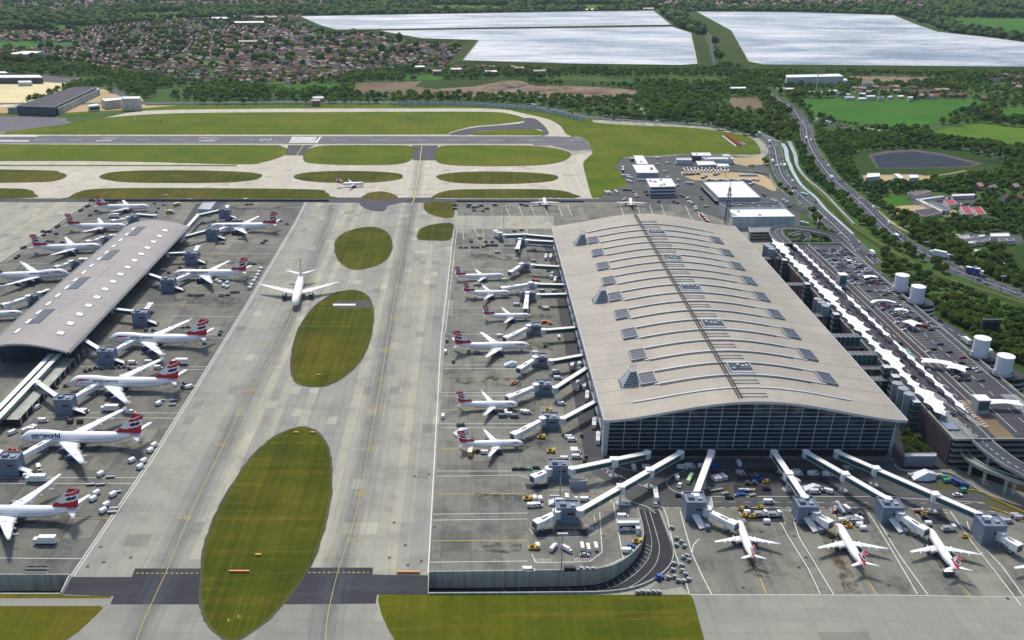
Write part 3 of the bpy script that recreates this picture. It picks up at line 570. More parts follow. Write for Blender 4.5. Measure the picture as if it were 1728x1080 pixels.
# far left airfield base
sheet('yard', [(-80,140),(60,138),(121.5,141),(126,146),(104,153),(60,168),(28,178),(0,183),(-80,184)], 'yellow_concrete', .12, excl=True)
sheet('yard', [(-80,183),(28,180),(88,188),(130,172),(160,150),(175,150),(190,158),(240,166),(245,178),(300,178),(200,186),(95,191),(-80,191)], 'sand', .13, excl=True)
sheet('yard', [(-80,126),(70,126),(140,132),(122,141),(60,138),(-80,140)], 'service_asphalt', .13, excl=True)
# right-hand roads
LN = lambda hwid: ((0, .45, None, W), (hwid-1, .22, None, W), (-hwid+1, .22, None, W), (hwid/2, .2, 6, W), (-hwid/2, .2, 6, W))
RD = {}
RD['perimeter'] = road('road', [(-80,175),(150,175),(250,174),(430,172.5),(600,172),(760,174),(860,177),(930,184),(985,196),(1100,206),(1180,209),(1246,217),(1285,228),(1305,246),(1311,270),(1320,297),(1343,322),(1375,350),(1405,378),(1430,402),(1450,422),(1475,446)], 19, 'motorway', .14, LN(9.5))
RD['motorway'] = road('road', [(1345,196),(1358,212),(1362,230),(1370,253),(1392,286),(1417.6,312.6),(1453,342),(1488.7,377.7),(1524,407),(1571.6,434),(1625,460.7),(1728,499),(1860,550)], 20, 'motorway', .15, LN(10))
RD['lane'] = road('road', [(1290,147),(1300,158),(1318.5,170.7),(1337,183),(1348,196)], (11, 20), 'motorway', .17, ((0, .4, None, W),))
RD['queue'] = road('road', [(1300,206),(1325,202),(1345,200),(1370,202),(1396,209.6),(1429.6,216),(1466.7,222.6),(1520,231),(1572.6,241),(1617,247.6),(1665,258),(1702,269),(1728,276),(1860,310)], 13, 'motorway', .16, ((0, .5, 6, W),))
RD['loop'] = road('road', [(1020,195),(1050,190),(1085,192),(1080,183),(1062,172)], 9, 'taxi_concrete', .16)
road('road', [(985,183),(1010,181),(1030,190),(1060,194)], 8, 'motorway', .16)
road('path', [(1321,236),(1333,250),(1337.6,268),(1346.5,291.8),(1376,321),(1411.6,354),(1435,380.7),(1465,401),(1524,437),(1583.5,466.6),(1672,496),(1728,514),(1860,560)], (7, 13), 'bank_grass', .18)
road('path', [(1326,238),(1336,252),(1341,268),(1350,291),(1378,320),(1414,353),(1438,380),(1468,400),(1527,436),(1586,465),(1674,494),(1730,512)], (1.6, 2.2), 'olive_path', .22)
road('stream', [(1272,226),(1292,229),(1308,236),(1318,240)], 3, 'stream_water', .2)
road('stream', [(1320,242),(1326,252),(1328.7,268),(1334,280),(1337.6,289),(1352.4,312.6),(1376,333),(1394,354),(1417.6,374.8),(1440,395)], (6, 2.5), 'stream_water', .22)
road('stream', [(1331.7,238.5),(1337,250),(1342,262),(1344,275),(1349,286),(1364,303.7),(1390,325),(1441,377.7)], (6, 2), 'stream_water', .24)
RD['slip'] = road('road', [(1432,404),(1455,440),(1500,480),(1560,530),(1610,560),(1650,590),(1728,650),(1800,700)], 13, 'motorway', .17, ((0, .4, 6, W),))
road('road', [(1480,355),(1500,372),(1530,390),(1560,398),(1620,396)], 4, 'sand', .12)
road('road', [(1180,30),(1196,60),(1205,105),(1212,116)], 7, 'motorway', .5)
road('path', [(1500,306),(1530,300),(1590,295),(1630,288)], 3, 'sand', .2)
road('road', [(150,150),(185,148),(205,160),(245,176)], 14, 'motorway', .3)
sheet('verge', [(1545,530),(1600,545),(1640,575),(1700,620),(1800,690),(1800,640),(1728,590),(1640,540),(1560,490),(1500,465),(1480,470)], 'rough_ground', .05)
# ================================================================== THE BIG TERMINAL
TX0, TX1 = 77.0, 252.5; TY0 = P(1025, 709, 27).y; TY1 = P(930, 381, 27).y; NB = 22; BAY = (TY1-TY0)/NB
def tz(x):
    u = abs((x-(TX0+TX1)/2)/((TX1-TX0)/2)); return 26.8+12.2*(.5+.5*math.cos(math.pi*min(u, 1)))**.78
term = thing('terminal_building', 'huge terminal with an arched grey metal roof, white ribs and a tall glass front', 'terminal', ((TX0+TX1)/2, (TY0+TY1)/2, 0))
def rel(mb, name, parent, lab=None):
    b = parent.location; mb.v = [(x-b.x, y-b.y, z-b.z) for x, y, z in mb.v]; o = mb.build(name, parent)
    if lab: o['label'] = lab
    return o
def abs_mat(o): pass
mb = MB(); xs = np.linspace(TX0, TX1, 61); ys = []
for k in range(NB): ys += [TY0+BAY*k, TY0+BAY*k+.45]
ys.append(TY1)
rows = [[(x, y, tz(x)) for x in xs] for y in ys]
mb.loft(rows, 'terminal_roof', closed=False, cap=False, mf=lambda i, j: 'dark_steel' if i % 2 == 0 and i > 0 else 'terminal_roof')
und = [[(x, y, tz(x)-1.6) for x in xs] for y in (TY0, TY1)]
mb.loft(und[::-1], 'grey_cladding', closed=False, cap=False)
for y in (TY0, TY1): mb.loft([[(x, y, tz(x)-1.6) for x in xs], [(x, y, tz(x)) for x in xs]][::1 if y == TY0 else -1], 'pale_cladding', closed=False, cap=False)
for x in (TX0, TX1): mb.beam((x, TY0, tz(x)-1.8), (x, TY1, tz(x)-1.8), .5, 2.1, 'pale_cladding')
mb.v = [(v[0], v[1], v[2]) for v in mb.v]
ro = mb.build('roof', term); ro.location = -term.location       # keep the mesh in world coordinates so that its seams line up
def onroof(x0, x1, y, wid, hgt, m, name, n=30, base=.1, lab=None):
    q = MB(); X = np.linspace(x0, x1, n); q.loft([[(x, y-wid/2, tz(x)+base), (x, y-wid/2, tz(x)+base+hgt), (x, y+wid/2, tz(x)+base+hgt), (x, y+wid/2, tz(x)+base)] for x in X], m, smooth_=False); return rel(q, name, term, lab)
for k in range(1, 21):
    y = TY0+BAY*k; a, b = (105, 224) if k in (1, 20) else (112, 217)
    if k == 1: a, b = 103, 226
    onroof(a-(7 if k % 2 else 0), b, y, 1.15, .55, 'pale_cladding', 'roof_rib')
    if k > 1: onroof(a+3, b-10, y-2.1, .35, .3, 'dark_steel', 'cable_tray', 14)
for k in range(9):
    yc = TY0+BAY*(2.5+2*k)
    for xc, s in ((109, 1), (220, -1)):
        q = MB(); X = np.linspace(xc-4.6, xc+4.6, 5); yy = (yc-7.2, yc+7.2)
        q.loft([[(x, yy[0], tz(x)+.1), (x, yy[0], tz(x)+1.2), (x, yy[1], tz(x)+1.2), (x, yy[1], tz(x)+.1)] for x in X], 'skylight_glass', smooth_=False)
        sk_ = rel(q, 'skylight', term); q = MB()
        for x in (xc-4.8, xc+4.8): q.beam((x, yy[0]-.3, tz(x)+.1), (x, yy[1]+.3, tz(x)+.1), .6, 1.4, 'steel')
        for y in (yy[0]-.4, yy[1]+.4): q.beam((xc-5, y, tz(xc-5)+.1), (xc+5, y, tz(xc+5)+.1), .6, 1.4, 'steel')
        for j in range(1, 4): q.beam((xc-4.6, yy[0]+j*3.6, tz(xc-4.6)+1.2), (xc+4.6, yy[0]+j*3.6, tz(xc+4.6)+1.2), .2, .12, 'steel')
        b = term.location; q.v = [(x-b.x, y-b.y, z) for x, y, z in q.v]; f_ = q.build('frame', sk_)
    if k in (0, 4, 8):
        xc = 99; z = tz(xc); q = MB()
        r0 = [(xc-6, yc-6.5, tz(xc-6)+.1), (xc+4.2, yc-6.5, tz(xc+4)+.1), (xc+4.2, yc+6.5, tz(xc+4)+.1), (xc-6, yc+6.5, tz(xc-6)+.1)]
        r1 = [(xc-1, yc-3, z+8.5), (xc+2.6, yc-3, z+9), (xc+2.6, yc+3, z+9), (xc-1, yc+3, z+8.5)]
        q.loft([r0, r1], 'grey_cladding', smooth_=False)
        for j in range(1, 6):
            t_ = j/6; q.add([Vector(r0[0]).lerp(Vector(r1[0]), t_)+Vector((.3, -.08, 0)), Vector(r0[1]).lerp(Vector(r1[1]), t_)+Vector((-.3, -.08, 0)), Vector(r0[1]).lerp(Vector(r1[1]), t_+.06)+Vector((-.3, -.08, 0)), Vector(r0[0]).lerp(Vector(r1[0]), t_+.06)+Vector((.3, -.08, 0))], [(0, 1, 2, 3)], 'dark_steel')
        for dx in (-.5, .8, 2.2): q.beam((xc+dx, yc, z+8.5), (xc+dx, yc, z+12), .3, .3, 'dark_steel')
        q.box((xc-1, yc, tz(xc-8)+.15), (12, 13, .3), 'bridge_glass'); rel(q, 'exhaust_tower', term)
for k in (2, 6, 10, 14, 18):
    yc = TY0+BAY*(k+.5); xc = 166; z = tz(xc); q = MB(); q.box((xc, yc, z+.1), (13, 12, .5), 'black_void')
    for j in range(7): q.beam((xc-6, yc-5.4+j*1.8, z+.6), (xc+6, yc-5.4+j*1.8+random.uniform(-1, 1), z+.6+random.uniform(0, 1.2)), .35, .5, 'steel')
    for j in range(4): q.box((xc-4.5+j*3, yc+random.uniform(-3, 3), z+.6), (1.6, 2.4, random.uniform(.8, 2.2)), 'grey_cladding')
    for x in (xc-7, xc+7): q.beam((x, yc-7, z), (x, yc+7, z), .7, 1.3, 'steel')
    for y in (yc-7, yc+7): q.beam((xc-7.3, y, z), (xc+7.3, y, z), .7, 1.3, 'white_roof')
    rel(q, 'plant_opening', term)
q = MB()
for x in (154.8, 156.6): q.beam((x, TY0+5, tz(x)+.1), (x, TY1-2, tz(x)+.1), .4, 1.3, 'dark_steel')
for k in range(int((TY1-TY0-7)/3)): q.beam((154.8, TY0+5+k*3, tz(155)+.5), (156.6, TY0+5+k*3, tz(156)+.5), .25, .2, 'dark_steel')
rel(q, 'roof_walkway', term)
for k in range(NB-1):
    if k in (2, 6, 10, 14, 18): continue
    q = MB(); y = TY0+BAY*k+6
    for dy in (0, 4.4): q.beam((157, y+dy, tz(157)+.1), (172, y+dy, tz(172)+.1), .3, .5, 'steel')
    q.beam((172, y-.2, tz(172)+.1), (172, y+4.6, tz(172)+.1), .3, .5, 'steel'); rel(q, 'safety_rail', term)
# glass front leaning back towards its foot
FX0, FX1 = TX0+3.5, TX1-4.5
def fy(z): return TY0+7.5-z*.14
NC = 18; fx = [FX0+(FX1-FX0)*i/NC for i in range(NC+1)]
q = MB(); n_ = 40; X = np.linspace(FX0, FX1, n_+1)
q.loft([[(x, fy(tz(x)-1.5), tz(x)-1.5) for x in X], [(x, fy(0), 0) for x in X]], 'facade_glass', closed=False, cap=False, smooth_=False)
g = q.build('glass_front', term); g.location = -term.location
for x in fx:
    q = MB(); zt = tz(x)-1.4; q.loft([[(x-.15, fy(0)-.4, 0), (x+.15, fy(0)-.4, 0), (x+.15, fy(0), 0), (x-.15, fy(0), 0)], [(x-.15, fy(zt)-.4, zt), (x+.15, fy(zt)-.4, zt), (x+.15, fy(zt), zt), (x-.15, fy(zt), zt)]], 'pale_cladding', smooth_=False); rel(q, 'mullion', term)
z = 4.2
while z < 37:
    xa = [x for x in np.linspace(FX0, FX1, 160) if tz(x)-1.6 > z]
    if not xa: break
    q = MB(); q.beam((xa[0], fy(z)-.2, z), (xa[-1], fy(z)-.2, z), .3, .16 if int(z/2.9) % 3 else .3, 'pale_cladding'); rel(q, 'transom', term); z += 2.9
for i in (1, 5, 9, 13, 16):          # slanting struts seen through the glass
    x = fx[i]+4; q = MB(); q.beam((x, fy(1)-.25, 1), (x+(11 if i % 4 else -11), fy(tz(x)-4)-.25, tz(x)-5), .12, .9, 'bridge_glass'); rel(q, 'strut', term)
# ground floor recess, side walls, back
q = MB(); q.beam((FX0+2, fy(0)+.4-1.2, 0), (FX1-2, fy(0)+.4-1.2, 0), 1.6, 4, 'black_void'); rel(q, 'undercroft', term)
for x, nm in ((TX0+3.2, -1), (TX1-4.2, 1)):
    q = MB(); q.beam((x, TY0+7, 0), (x, TY1-3, 0), .6, 26, 'facade_glass')
    for z in (7.5, 15.5, 24.5): q.beam((x+nm*.7, TY0+6.4, z), (x+nm*.7, TY1-3, z), .9, .55, 'pale_cladding')
    for k in range(NB+1):
        y = TY0+7+(TY1-TY0-11)*k/NB; q.beam((x+nm*.9, y, 0), (x+nm*.9, y, 26), .7, .7, 'pale_cladding'); q.beam((x+nm*1, y, 19), (x+nm*3.4, y, 25.3), .4, .5, 'pale_cladding')
    rel(q, 'side_wall', term)
q = MB(); q.beam((TX0+3, TY1-3, 0), (TX1-4, TY1-3, 0), .8, 26, 'facade_glass'); rel(q, 'rear_wall', term)
q = MB(); q.loft([[(TX0+1.2, TY0+5.5, 0), (TX0+3.6, TY0+5.5, 0), (TX0+3.6, TY0+13, 0), (TX0+1.2, TY0+13, 0)], [(TX0+.4, TY0+2.2, 25), (TX0+3.6, TY0+2.2, 25), (TX0+3.6, TY0+10, 25), (TX0+.4, TY0+10, 25)]], 'pale_cladding', smooth_=False)
for j in range(9): q.beam((TX0+.5, TY0+4.9-j*.33, 2+j*2.5), (TX0+3.4, TY0+4.9-j*.33, 2+j*2.5), .3, .4, 'grey_cladding')
rel(q, 'corner_panel', term)
# ================================================================== THE SATELLITE
SX0, SX1 = -346.0, -284.5; SY0 = P(0, 590, 16).y; SY1 = P(318, 378.5, 16).y
def sz(x):
    u = (x-SX0)/(SX1-SX0); return 14+6.5*math.sin(math.pi*min(max(u, 0), 1)**.85)**.85
sat = thing('satellite_building', 'long satellite pier with a curved brownish metal roof and two rows of skylights', 'terminal', ((SX0+SX1)/2, (SY0+SY1)/2, 0))
mb = MB(); X = np.linspace(SX0, SX1, 31); YS = []
NS = 7
for k in range(NS): YS += [SY0+(SY1-SY0)*k/NS, SY0+(SY1-SY0)*k/NS+.5]
YS.append(SY1)
mb.loft([[(x, y, sz(x)) for x in X] for y in YS], 'satellite_roof', closed=False, cap=False, mf=lambda i, j: 'dark_steel' if i in (4, 8, 12) else 'satellite_roof')
mb.loft([[(x, y, sz(x)-1.3) for x in X] for y in (SY1, SY0)], 'grey_cladding', closed=False, cap=False)
mb.loft([[(x, SY0, sz(x)-1.3) for x in X], [(x, SY0, sz(x)+.1) for x in X]], 'pale_cladding', closed=False, cap=False)
mb.loft([[(x, SY1, sz(x)) for x in X], [(x, SY1, sz(x)-1.3) for x in X]], 'pale_cladding', closed=False, cap=False)
for x, s_ in ((SX0, -1), (SX1, 1)):
    mb.beam((x+s_*.6, SY0, sz(x)-1.5), (x+s_*.6, SY1, sz(x)-1.5), 1.4, 1.6, 'dark_steel'); mb.beam((x+s_*1.6, SY0, sz(x)-1.2), (x+s_*1.6, SY1, sz(x)-1.2), .5, 1, 'grey_cladding')
ro = mb.build('roof', sat); ro.location = -sat.location
ysk = [391,400,410,420,431,442,453,465,477,490,503,518,533,549,564.5]; yw = [P(0, a, 17).y for a in ysk]
yw = list(np.linspace(yw[-1], yw[0], 15))
def plate(x, y, a, b, m, name, h=.35, fr=True):
    q = MB(); q.loft([[(x-a/2, y-b/2, sz(x-a/2)+.05), (x-a/2, y-b/2, sz(x-a/2)+h), (x-a/2, y+b/2, sz(x-a/2)+h), (x-a/2, y+b/2, sz(x-a/2)+.05)], [(x+a/2, y-b/2, sz(x+a/2)+.05), (x+a/2, y-b/2, sz(x+a/2)+h), (x+a/2, y+b/2, sz(x+a/2)+h), (x+a/2, y+b/2, sz(x+a/2)+.05)]], m, smooth_=False)
    if fr: q.loft([[(x-a/2-.4, y-b/2-.4, sz(x-a/2-.4)+.03), (x-a/2-.4, y-b/2-.4, sz(x-a/2)+h*.6), (x-a/2-.4, y+b/2+.4, sz(x-a/2)+h*.6), (x-a/2-.4, y+b/2+.4, sz(x-a/2-.4)+.03)], [(x+a/2+.4, y-b/2-.4, sz(x+a/2+.4)+.03), (x+a/2+.4, y-b/2-.4, sz(x+a/2)+h*.6), (x+a/2+.4, y+b/2+.4, sz(x+a/2)+h*.6), (x+a/2+.4, y+b/2+.4, sz(x+a/2+.4)+.03)]], 'dark_steel', smooth_=False)
    return rel(q, name, sat)
for y in yw: plate(-298.5, y, 4.6, 5.4, 'canopy_white', 'skylight'); plate(-329.5, y, 3, 8, 'canopy_white', 'skylight')
for k in (1, 5, 9, 13): y = (yw[min(k, 14)]+yw[min(k+1, 14)])/2; plate(-323, y, 7.5, 29, 'skylight_glass', 'roof_light')
for k in range(20):
    y = yw[2]+k*6.2+(10 if k > 9 else 0); plate(-313+(k % 2), y, 1, .8, 'pale_cladding', 'vent', .5, False)
q = MB(); q.box(((SX0+SX1)/2-1, (SY0+SY1)/2+6, 0), (SX1-SX0-14, SY1-SY0-16, 13), 'facade_glass')
for k in range(46):
    y = SY0+4+k*(SY1-SY0-8)/45
    for x in (SX0+2.5, SX1-2.5): q.beam((x, y, 0), (x, y, 13.6), .6, .6, 'dark_steel')
for x in (SX0+7, SX1-7):
    for z in (4.5, 9): q.beam((x+(-.6 if x < -315 else .6), SY0+16, z), (x+(-.6 if x < -315 else .6), SY1-8, z), .4, .35, 'grey_cladding')
rel(q, 'glass_walls', sat)
# the covered link towards the lower left with its deck
lk = thing('walkway_link', 'pair of white roofed walkways running along a low concrete deck below the satellite', 'walkway', (-296, 520, 0)); yb = P(0, 694, 8).y-60
q = MB(); q.beam((-291, P(28, 708, 5).y, 0), (-291, SY0+10, 0), 14, 5, 'black_void', top='wall_concrete')
for k in range(14):
    y = P(28, 708, 5).y+2+k*9; q.beam((-283.9, y, 0), (-283.9, y, 5.4), .9, 1.2, 'wall_concrete')
rel(q, 'deck', lk)
for x in (-299.5, -294): q = MB(); q.beam((x, yb, 5.2), (x, SY0+8, 6.4), 3.4, 2.8, 'bridge_glass', top='white_roof'); q.beam((x, yb, 8), (x, SY0+8, 9.2), 3.8, .35, 'white_roof'); rel(q, 'covered_walkway', lk)
sheet('apron', [(-90,600),(60,600),(110,610),(60,655),(-60,760),(-90,760)], 'apron_near', .09)
# ================================================================== GENERAL BUILDINGS
def block(name, label, roofpx, h, wall, roof, cat='building', parts=(), group=None, parapet=.5, zf=None, plant=0, bands=0):
    """roofpx: outline of the roof in the photo; h: roof height"""
    w_ = [P(a, b, h) for a, b in roofpx]; cx = sum(p.x for p in w_)/len(w_); cy = sum(p.y for p in w_)/len(w_)
    t_ = thing(name, label, cat, (cx, cy, 0), group=group); o = [(p.x-cx, p.y-cy) for p in w_]
    q = MB(); q.prism(o, 0, h-.3, wall); q.build('wall', t_)
    q = MB(); q.prism([(a*.997, b*.997) for a, b in o], h-.3, h, wall, top=roof)
    for i in range(len(o)):
        a, b = o[i], o[(i+1) % len(o)]; q.beam((*a, h-.3), (*b, h-.3), .5, .3+parapet, 'pale_cladding')
    if plant:
        rr = random.Random(len(label))
        for _ in range(plant):
            i = rr.randrange(len(o)); f_, g_ = rr.uniform(.15, .6), rr.uniform(.1, .6); x = o[i][0]*f_+o[i-1][0]*g_*.6; y = o[i][1]*f_+o[i-1][1]*g_*.6
            q.box((x, y, h), (rr.uniform(1.5, 4), rr.uniform(1.5, 4), rr.uniform(.8, 2.2)), 'grey_cladding')
    q.build('roof', t_)
    if bands:
        area = sum(o[i][0]*o[(i+1) % len(o)][1]-o[(i+1) % len(o)][0]*o[i][1] for i in range(len(o))); sg = 1 if area > 0 else -1
        for k in range(bands):
            z = h*(k+.35)/bands; q = MB()
            for i in range(len(o)):
                a, b = Vector((*o[i], 0)), Vector((*o[(i+1) % len(o)], 0)); d_ = (b-a); L = d_.length
                if L < 4: continue
                d_ /= L; nn = Vector((d_.y, -d_.x, 0))*sg*.06; a = a+d_*1+nn; b = b-d_*1+nn; q.beam((a.x, a.y, z), (b.x, b.y, z), .15, h/bands*.4, 'window_dark')
            q.build('window', t_)
    return t_, o
def panels(t_, o, h, i, n, m='dark_steel'):
    """thin joints and a door on wall i"""
    a, b = Vector((*o[i], 0)), Vector((*o[(i+1) % len(o)], 0)); area = sum(o[k][0]*o[(k+1) % len(o)][1]-o[(k+1) % len(o)][0]*o[k][1] for k in range(len(o))); d_ = (b-a).normalized(); nn = Vector((d_.y, -d_.x, 0))*(1 if area > 0 else -1)*.05
    q = MB()
    for k in range(1, n): q = MB(); p = a.lerp(b, k/n)+nn; q.beam((p.x, p.y, .3), (p.x, p.y, h-.4), .18, .18, m); q.build('panel_joint', t_)
    q = MB()
    p = a.lerp(b, .55)+nn; p2 = a.lerp(b, .68)+nn; q.beam((p.x, p.y, 0), (p2.x, p2.y, 0), .2, 4.2, 'grey_cladding'); q.build('loading_door', t_)
block('airside_depot', 'small white flat roofed shed nearest the grass corner of the yard', [(1069,262.5),(1084.6,262.5),(1094,277),(1075,277)], 6, 'grey_cladding', 'white_roof', plant=1)
block('airside_depot', 'square white roofed depot between the small shed and the three storey office', [(1067,278),(1102,278),(1111.7,292),(1075,292)], 8, 'grey_cladding', 'white_roof', plant=2)
block('office_block', 'three storey office block with banded windows and a pale roof with a light well', [(1090,301.5),(1132.5,301),(1141,315),(1097,316)], 12, 'pale_cladding', 'white_roof', bands=3, plant=5)
t_, o = block('cargo_shed', 'large low warehouse with a plain white roof and loading bays along its left side', [(1186.7,307.7),(1253,306),(1283.5,333.8),(1212.7,333.8)], 8, 'grey_cladding', 'white_roof', plant=0, parapet=.8); panels(t_, o, 8, 2, 10)
q = MB(); a, b = Vector((*o[3], 0)), Vector((*o[0], 0))
for k in range(14): q = MB(); p = a.lerp(b, (k+.5)/14); q.box((p.x-1.6, p.y, .2), (3, 3, 4), 'black_void', top='grey_cladding'); q.build('loading_bay', t_)
t_, o = block('energy_building', 'boxy white clad plant building with panel joints beside the far right roof corner', [(1229,353.5),(1325,352.5),(1342,366),(1236.7,367)], 13, 'pale_cladding', 'white_roof', plant=2, parapet=.7); panels(t_, o, 13, 2, 8)
t_, o = block('energy_building', 'grey flat roofed annexe with rooftop plant behind the white clad plant building', [(1214,344),(1314,343.2),(1324,351.6),(1228,352.8)], 12, 'pale_cladding', 'service_asphalt', plant=9, parapet=1.4)
block('decked_building', 'low three storey grey building with open decks at the foot of the looping ramp', [(1263,384),(1300,383.5),(1305,391),(1266,392)], 9, 'wall_concrete', 'car_park_concrete', bands=3)
block('hangar', 'white roofed shed at the rear of the vehicle yard under the grass edge', [(1166,257.6),(1198,257.6),(1200.5,263),(1169,263)], 8, 'dark_steel', 'white_roof', plant=1)
block('hangar', 'small pale grey shed left of the long shed in the vehicle yard', [(1141,266.7),(1165,266.5),(1168,270.5),(1142,270.5)], 6, 'pale_cladding', 'pale_cladding')
block('hangar', 'long pale grey shed at the rear of the vehicle yard beside the sandy lot', [(1183.5,265),(1236,264.6),(1237.7,269),(1190,269)], 7, 'pale_cladding', 'pale_cladding', plant=2)
block('hangar', 'white roofed canopy shed facing the rows of parked trucks', [(1174,272),(1203,272),(1210,278),(1178,279)], 5, 'grey_cladding', 'white_roof')
block('hangar', 'low pale annexe on the right end of the canopy shed', [(1207,276),(1228,276.5),(1231,281),(1210,281)], 4, 'pale_cladding', 'white_roof')
block('fuel_store', 'small white box store by the bend of the perimeter track', [(1219,261),(1231,261),(1233,263.5),(1220,263.5)], 4, 'pale_cladding', 'white_roof')
block('apron_store', 'grey blue container like store standing at the head of the left apron', [(334.5,353),(343,341.8),(364,341),(354,354)], 7, 'pale_cladding', 'grey_cladding')
block('apron_office', 'single storey grey office cabin with four dark windows behind the upper near jetty', [(961,810),(962,812),(991,812),(990,809.5)], 5, 'grey_cladding', 'node_roof')
block('portable_cabin', 'white portable cabin with a row of windows beside the ramp wall', [(1041,877),(1078,877),(1078.5,883),(1043,884)], 4.5, 'car_white', 'white_roof', bands=1)
block('portable_cabin', 'small white cabin joined at right angles to the long portable cabin', [(1073,886),(1079,886),(1079.5,893),(1074,893.5)], 3.5, 'car_white', 'white_roof')
block('bin_store', 'grey screened service enclosure below the bushy trees', [(1527.5,766),(1579.5,766),(1579,770),(1527.5,770)], 7, 'node_roof', 'pale_cladding')
# far and outlying buildings
block('hangar', 'long black roofed freight building with a pale side awning in the far left corner', [(28,179),(126,147),(163,147.5),(90,181)], 15, 'dark_steel', 'asphalt', plant=4)
block('awning', 'pale stepped awning along the right side of the black freight building', [(93,180),(165,148),(168,150),(98,183)], 11, 'wall_concrete', 'pale_cladding')
block('hangar', 'small blue grey box at the left tip of the black freight building', [(12,180),(28,179.5),(29,181.5),(13,182)], 10, 'grey_cladding', 'grey_cladding')
block('test_hangar', 'cream white windowless block right of the black freight building', [(205,163),(236,162.5),(237.5,166.5),(208,167)], 20, 'render_wall', 'white_roof', plant=0)
block('test_hangar', 'lower cream shed attached to the left of the cream white block', [(170,167),(205,164),(207,168),(178,171)], 14, 'render_wall', 'white_roof')
block('hangar', 'small cream shed with three dark openings in front of the cream sheds', [(148,177),(164,175),(168,178),(150,180)], 9, 'render_wall', 'white_roof', bands=1)
block('hangar', 'long white roofed shed behind the yellow concrete stand', [(-60,127),(66,126.5),(72,131),(-60,131.5)], 12, 'dark_steel', 'white_roof')
block('hangar', 'lower white shed in front of the long white roofed shed', [(30,136.5),(52,136),(54,139),(32,139.5)], 7, 'pale_cladding', 'white_roof')
block('warehouse', 'big white roofed warehouse standing alone among the far left trees', [(12,91),(40,86),(73,86.5),(52,92)], 16, 'grey_cladding', 'white_roof')
block('warehouse', 'white roofed slab in the far left corner behind the airfield sheds', [(-40,121),(8,120.5),(15,123.5),(-40,124)], 10, 'grey_cladding', 'white_roof')
t_, o = block('warehouse', 'very long white warehouse below the right hand reservoir bank', [(1326,126.5),(1415,124.5),(1424,129),(1328,131)], 17, 'pale_cladding', 'white_roof')
block('warehouse', 'white annexe at the right end of the very long white warehouse', [(1405,133),(1428,132.5),(1430,136),(1407,136.5)], 8, 'pale_cladding', 'white_roof')
block('farm_shed', 'white box shed on dark hardstanding below the muddy basin', [(1464,292.5),(1484,292),(1485,298),(1461,300)], 6, 'pale_cladding', 'white_roof')
block('farm_shed', 'rounded white shed right of the box shed below the muddy basin', [(1508,293.5),(1516,293),(1526,300),(1520,303)], 5, 'pale_cladding', 'white_roof')
block('farm_shed', 'third white shed with a small lean-to below the muddy basin', [(1534,295),(1548,295),(1551,300),(1535,301)], 5, 'pale_cladding', 'white_roof')
block('stable', 'long stable wing with a white roof edge at the sandy yard', [(1545,336.5),(1549,335.5),(1593,355),(1589,357)], 4, 'render_wall', 'white_roof')
block('stable', 'long dark barrel roofed stable beside the white edged wing', [(1565,342),(1574,340),(1604,352),(1596,356)], 5, 'grey_cladding', 'dark_steel')
block('stable', 'pale stable range closing the head of the sandy yard', [(1548,336),(1590,330.5),(1594,332),(1552,338)], 4, 'render_wall', 'white_roof')
block('stable', 'low dark stable range at the lower edge of the sandy yard', [(1540,356),(1575,351),(1590,359),(1560,366)], 3.5, 'render_wall', 'brown_cladding')
block('stable', 'long white range above the stable car park', [(1606,328),(1644,327),(1645,330),(1608,331.5)], 4, 'render_wall', 'white_roof')
block('farmhouse', 'brown roofed cream house above the sandy yard', [(1531,326),(1560,321),(1572,323),(1545,329)], 6, 'render_wall', 'roof_tile_brown')
block('riding_hall', 'maroon roofed hall on the right of the stable yard', [(1620,349),(1634,348),(1644,361),(1630,362)], 6, 'render_wall', 'maroon_roof')
block('riding_hall', 'wider maroon roofed hall beside the other maroon hall', [(1640,350),(1654,349),(1664,361),(1650,363)], 6, 'render_wall', 'maroon_roof')
block('riding_hall', 'small pink roofed hall in the middle of the stable yard', [(1592,338),(1608,337),(1615,344),(1600,346)], 5, 'render_wall', 'maroon_roof')
block('farm_shed', 'long pale green white roof at the right end of the lower farm', [(1671,394),(1702,393.5),(1703.5,399),(1672,399.5)], 5, 'pale_cladding', 'white_roof')
block('farm_shed', 'low grey shed at the left end of the lower farm', [(1618,398),(1634,396),(1638,402),(1622,405)], 5, 'pale_cladding', 'grey_cladding')
block('farm_shed', 'small white caravan shed below the lower farm', [(1644,421),(1655,421),(1656,424.5),(1645,424.5)], 3, 'pale_cladding', 'white_roof')
for i, (x, y, wd) in enumerate(((1640,399,10),(1652,397,8),(1646,406,12),(1662,404,7),(1634,408,9),(1685,404,12),(1700,404,10))): block('farm_shed', 'small mixed sheds huddled in the lower farm yard', [(x,y),(x+wd,y-1),(x+wd+2,y+2),(x+1,y+3)], 4, 'render_wall', ('roof_slate','white_roof','roof_tile_brown')[i % 3], group='small sheds of the lower farm')
for i, (x, y, wd) in enumerate(((1311,148,12),(1325,148.5,15),(1349,152,8),(1362,154,12),(1378,155,9),(1398,152,14),(1412,155,10),(1420,158,14),(1450,157,10),(1462,161,14),(1481,163,9),(1425,163,16),(1448,165,12),(1390,137,12),(1455,139,16),(1498,162,7),(1515,161,9),(1532,163,8))): block('storage_shed', 'pale roofed sheds strung along the trees beyond the big green field', [(x,y),(x+wd,y-.3),(x+wd+1,y+2),(x+1,y+2.3)], 3.5+(i*7 % 4), 'pale_cladding', ('white_roof','white_roof','roof_slate','pale_cladding')[i % 4], group='sheds beyond the green field')
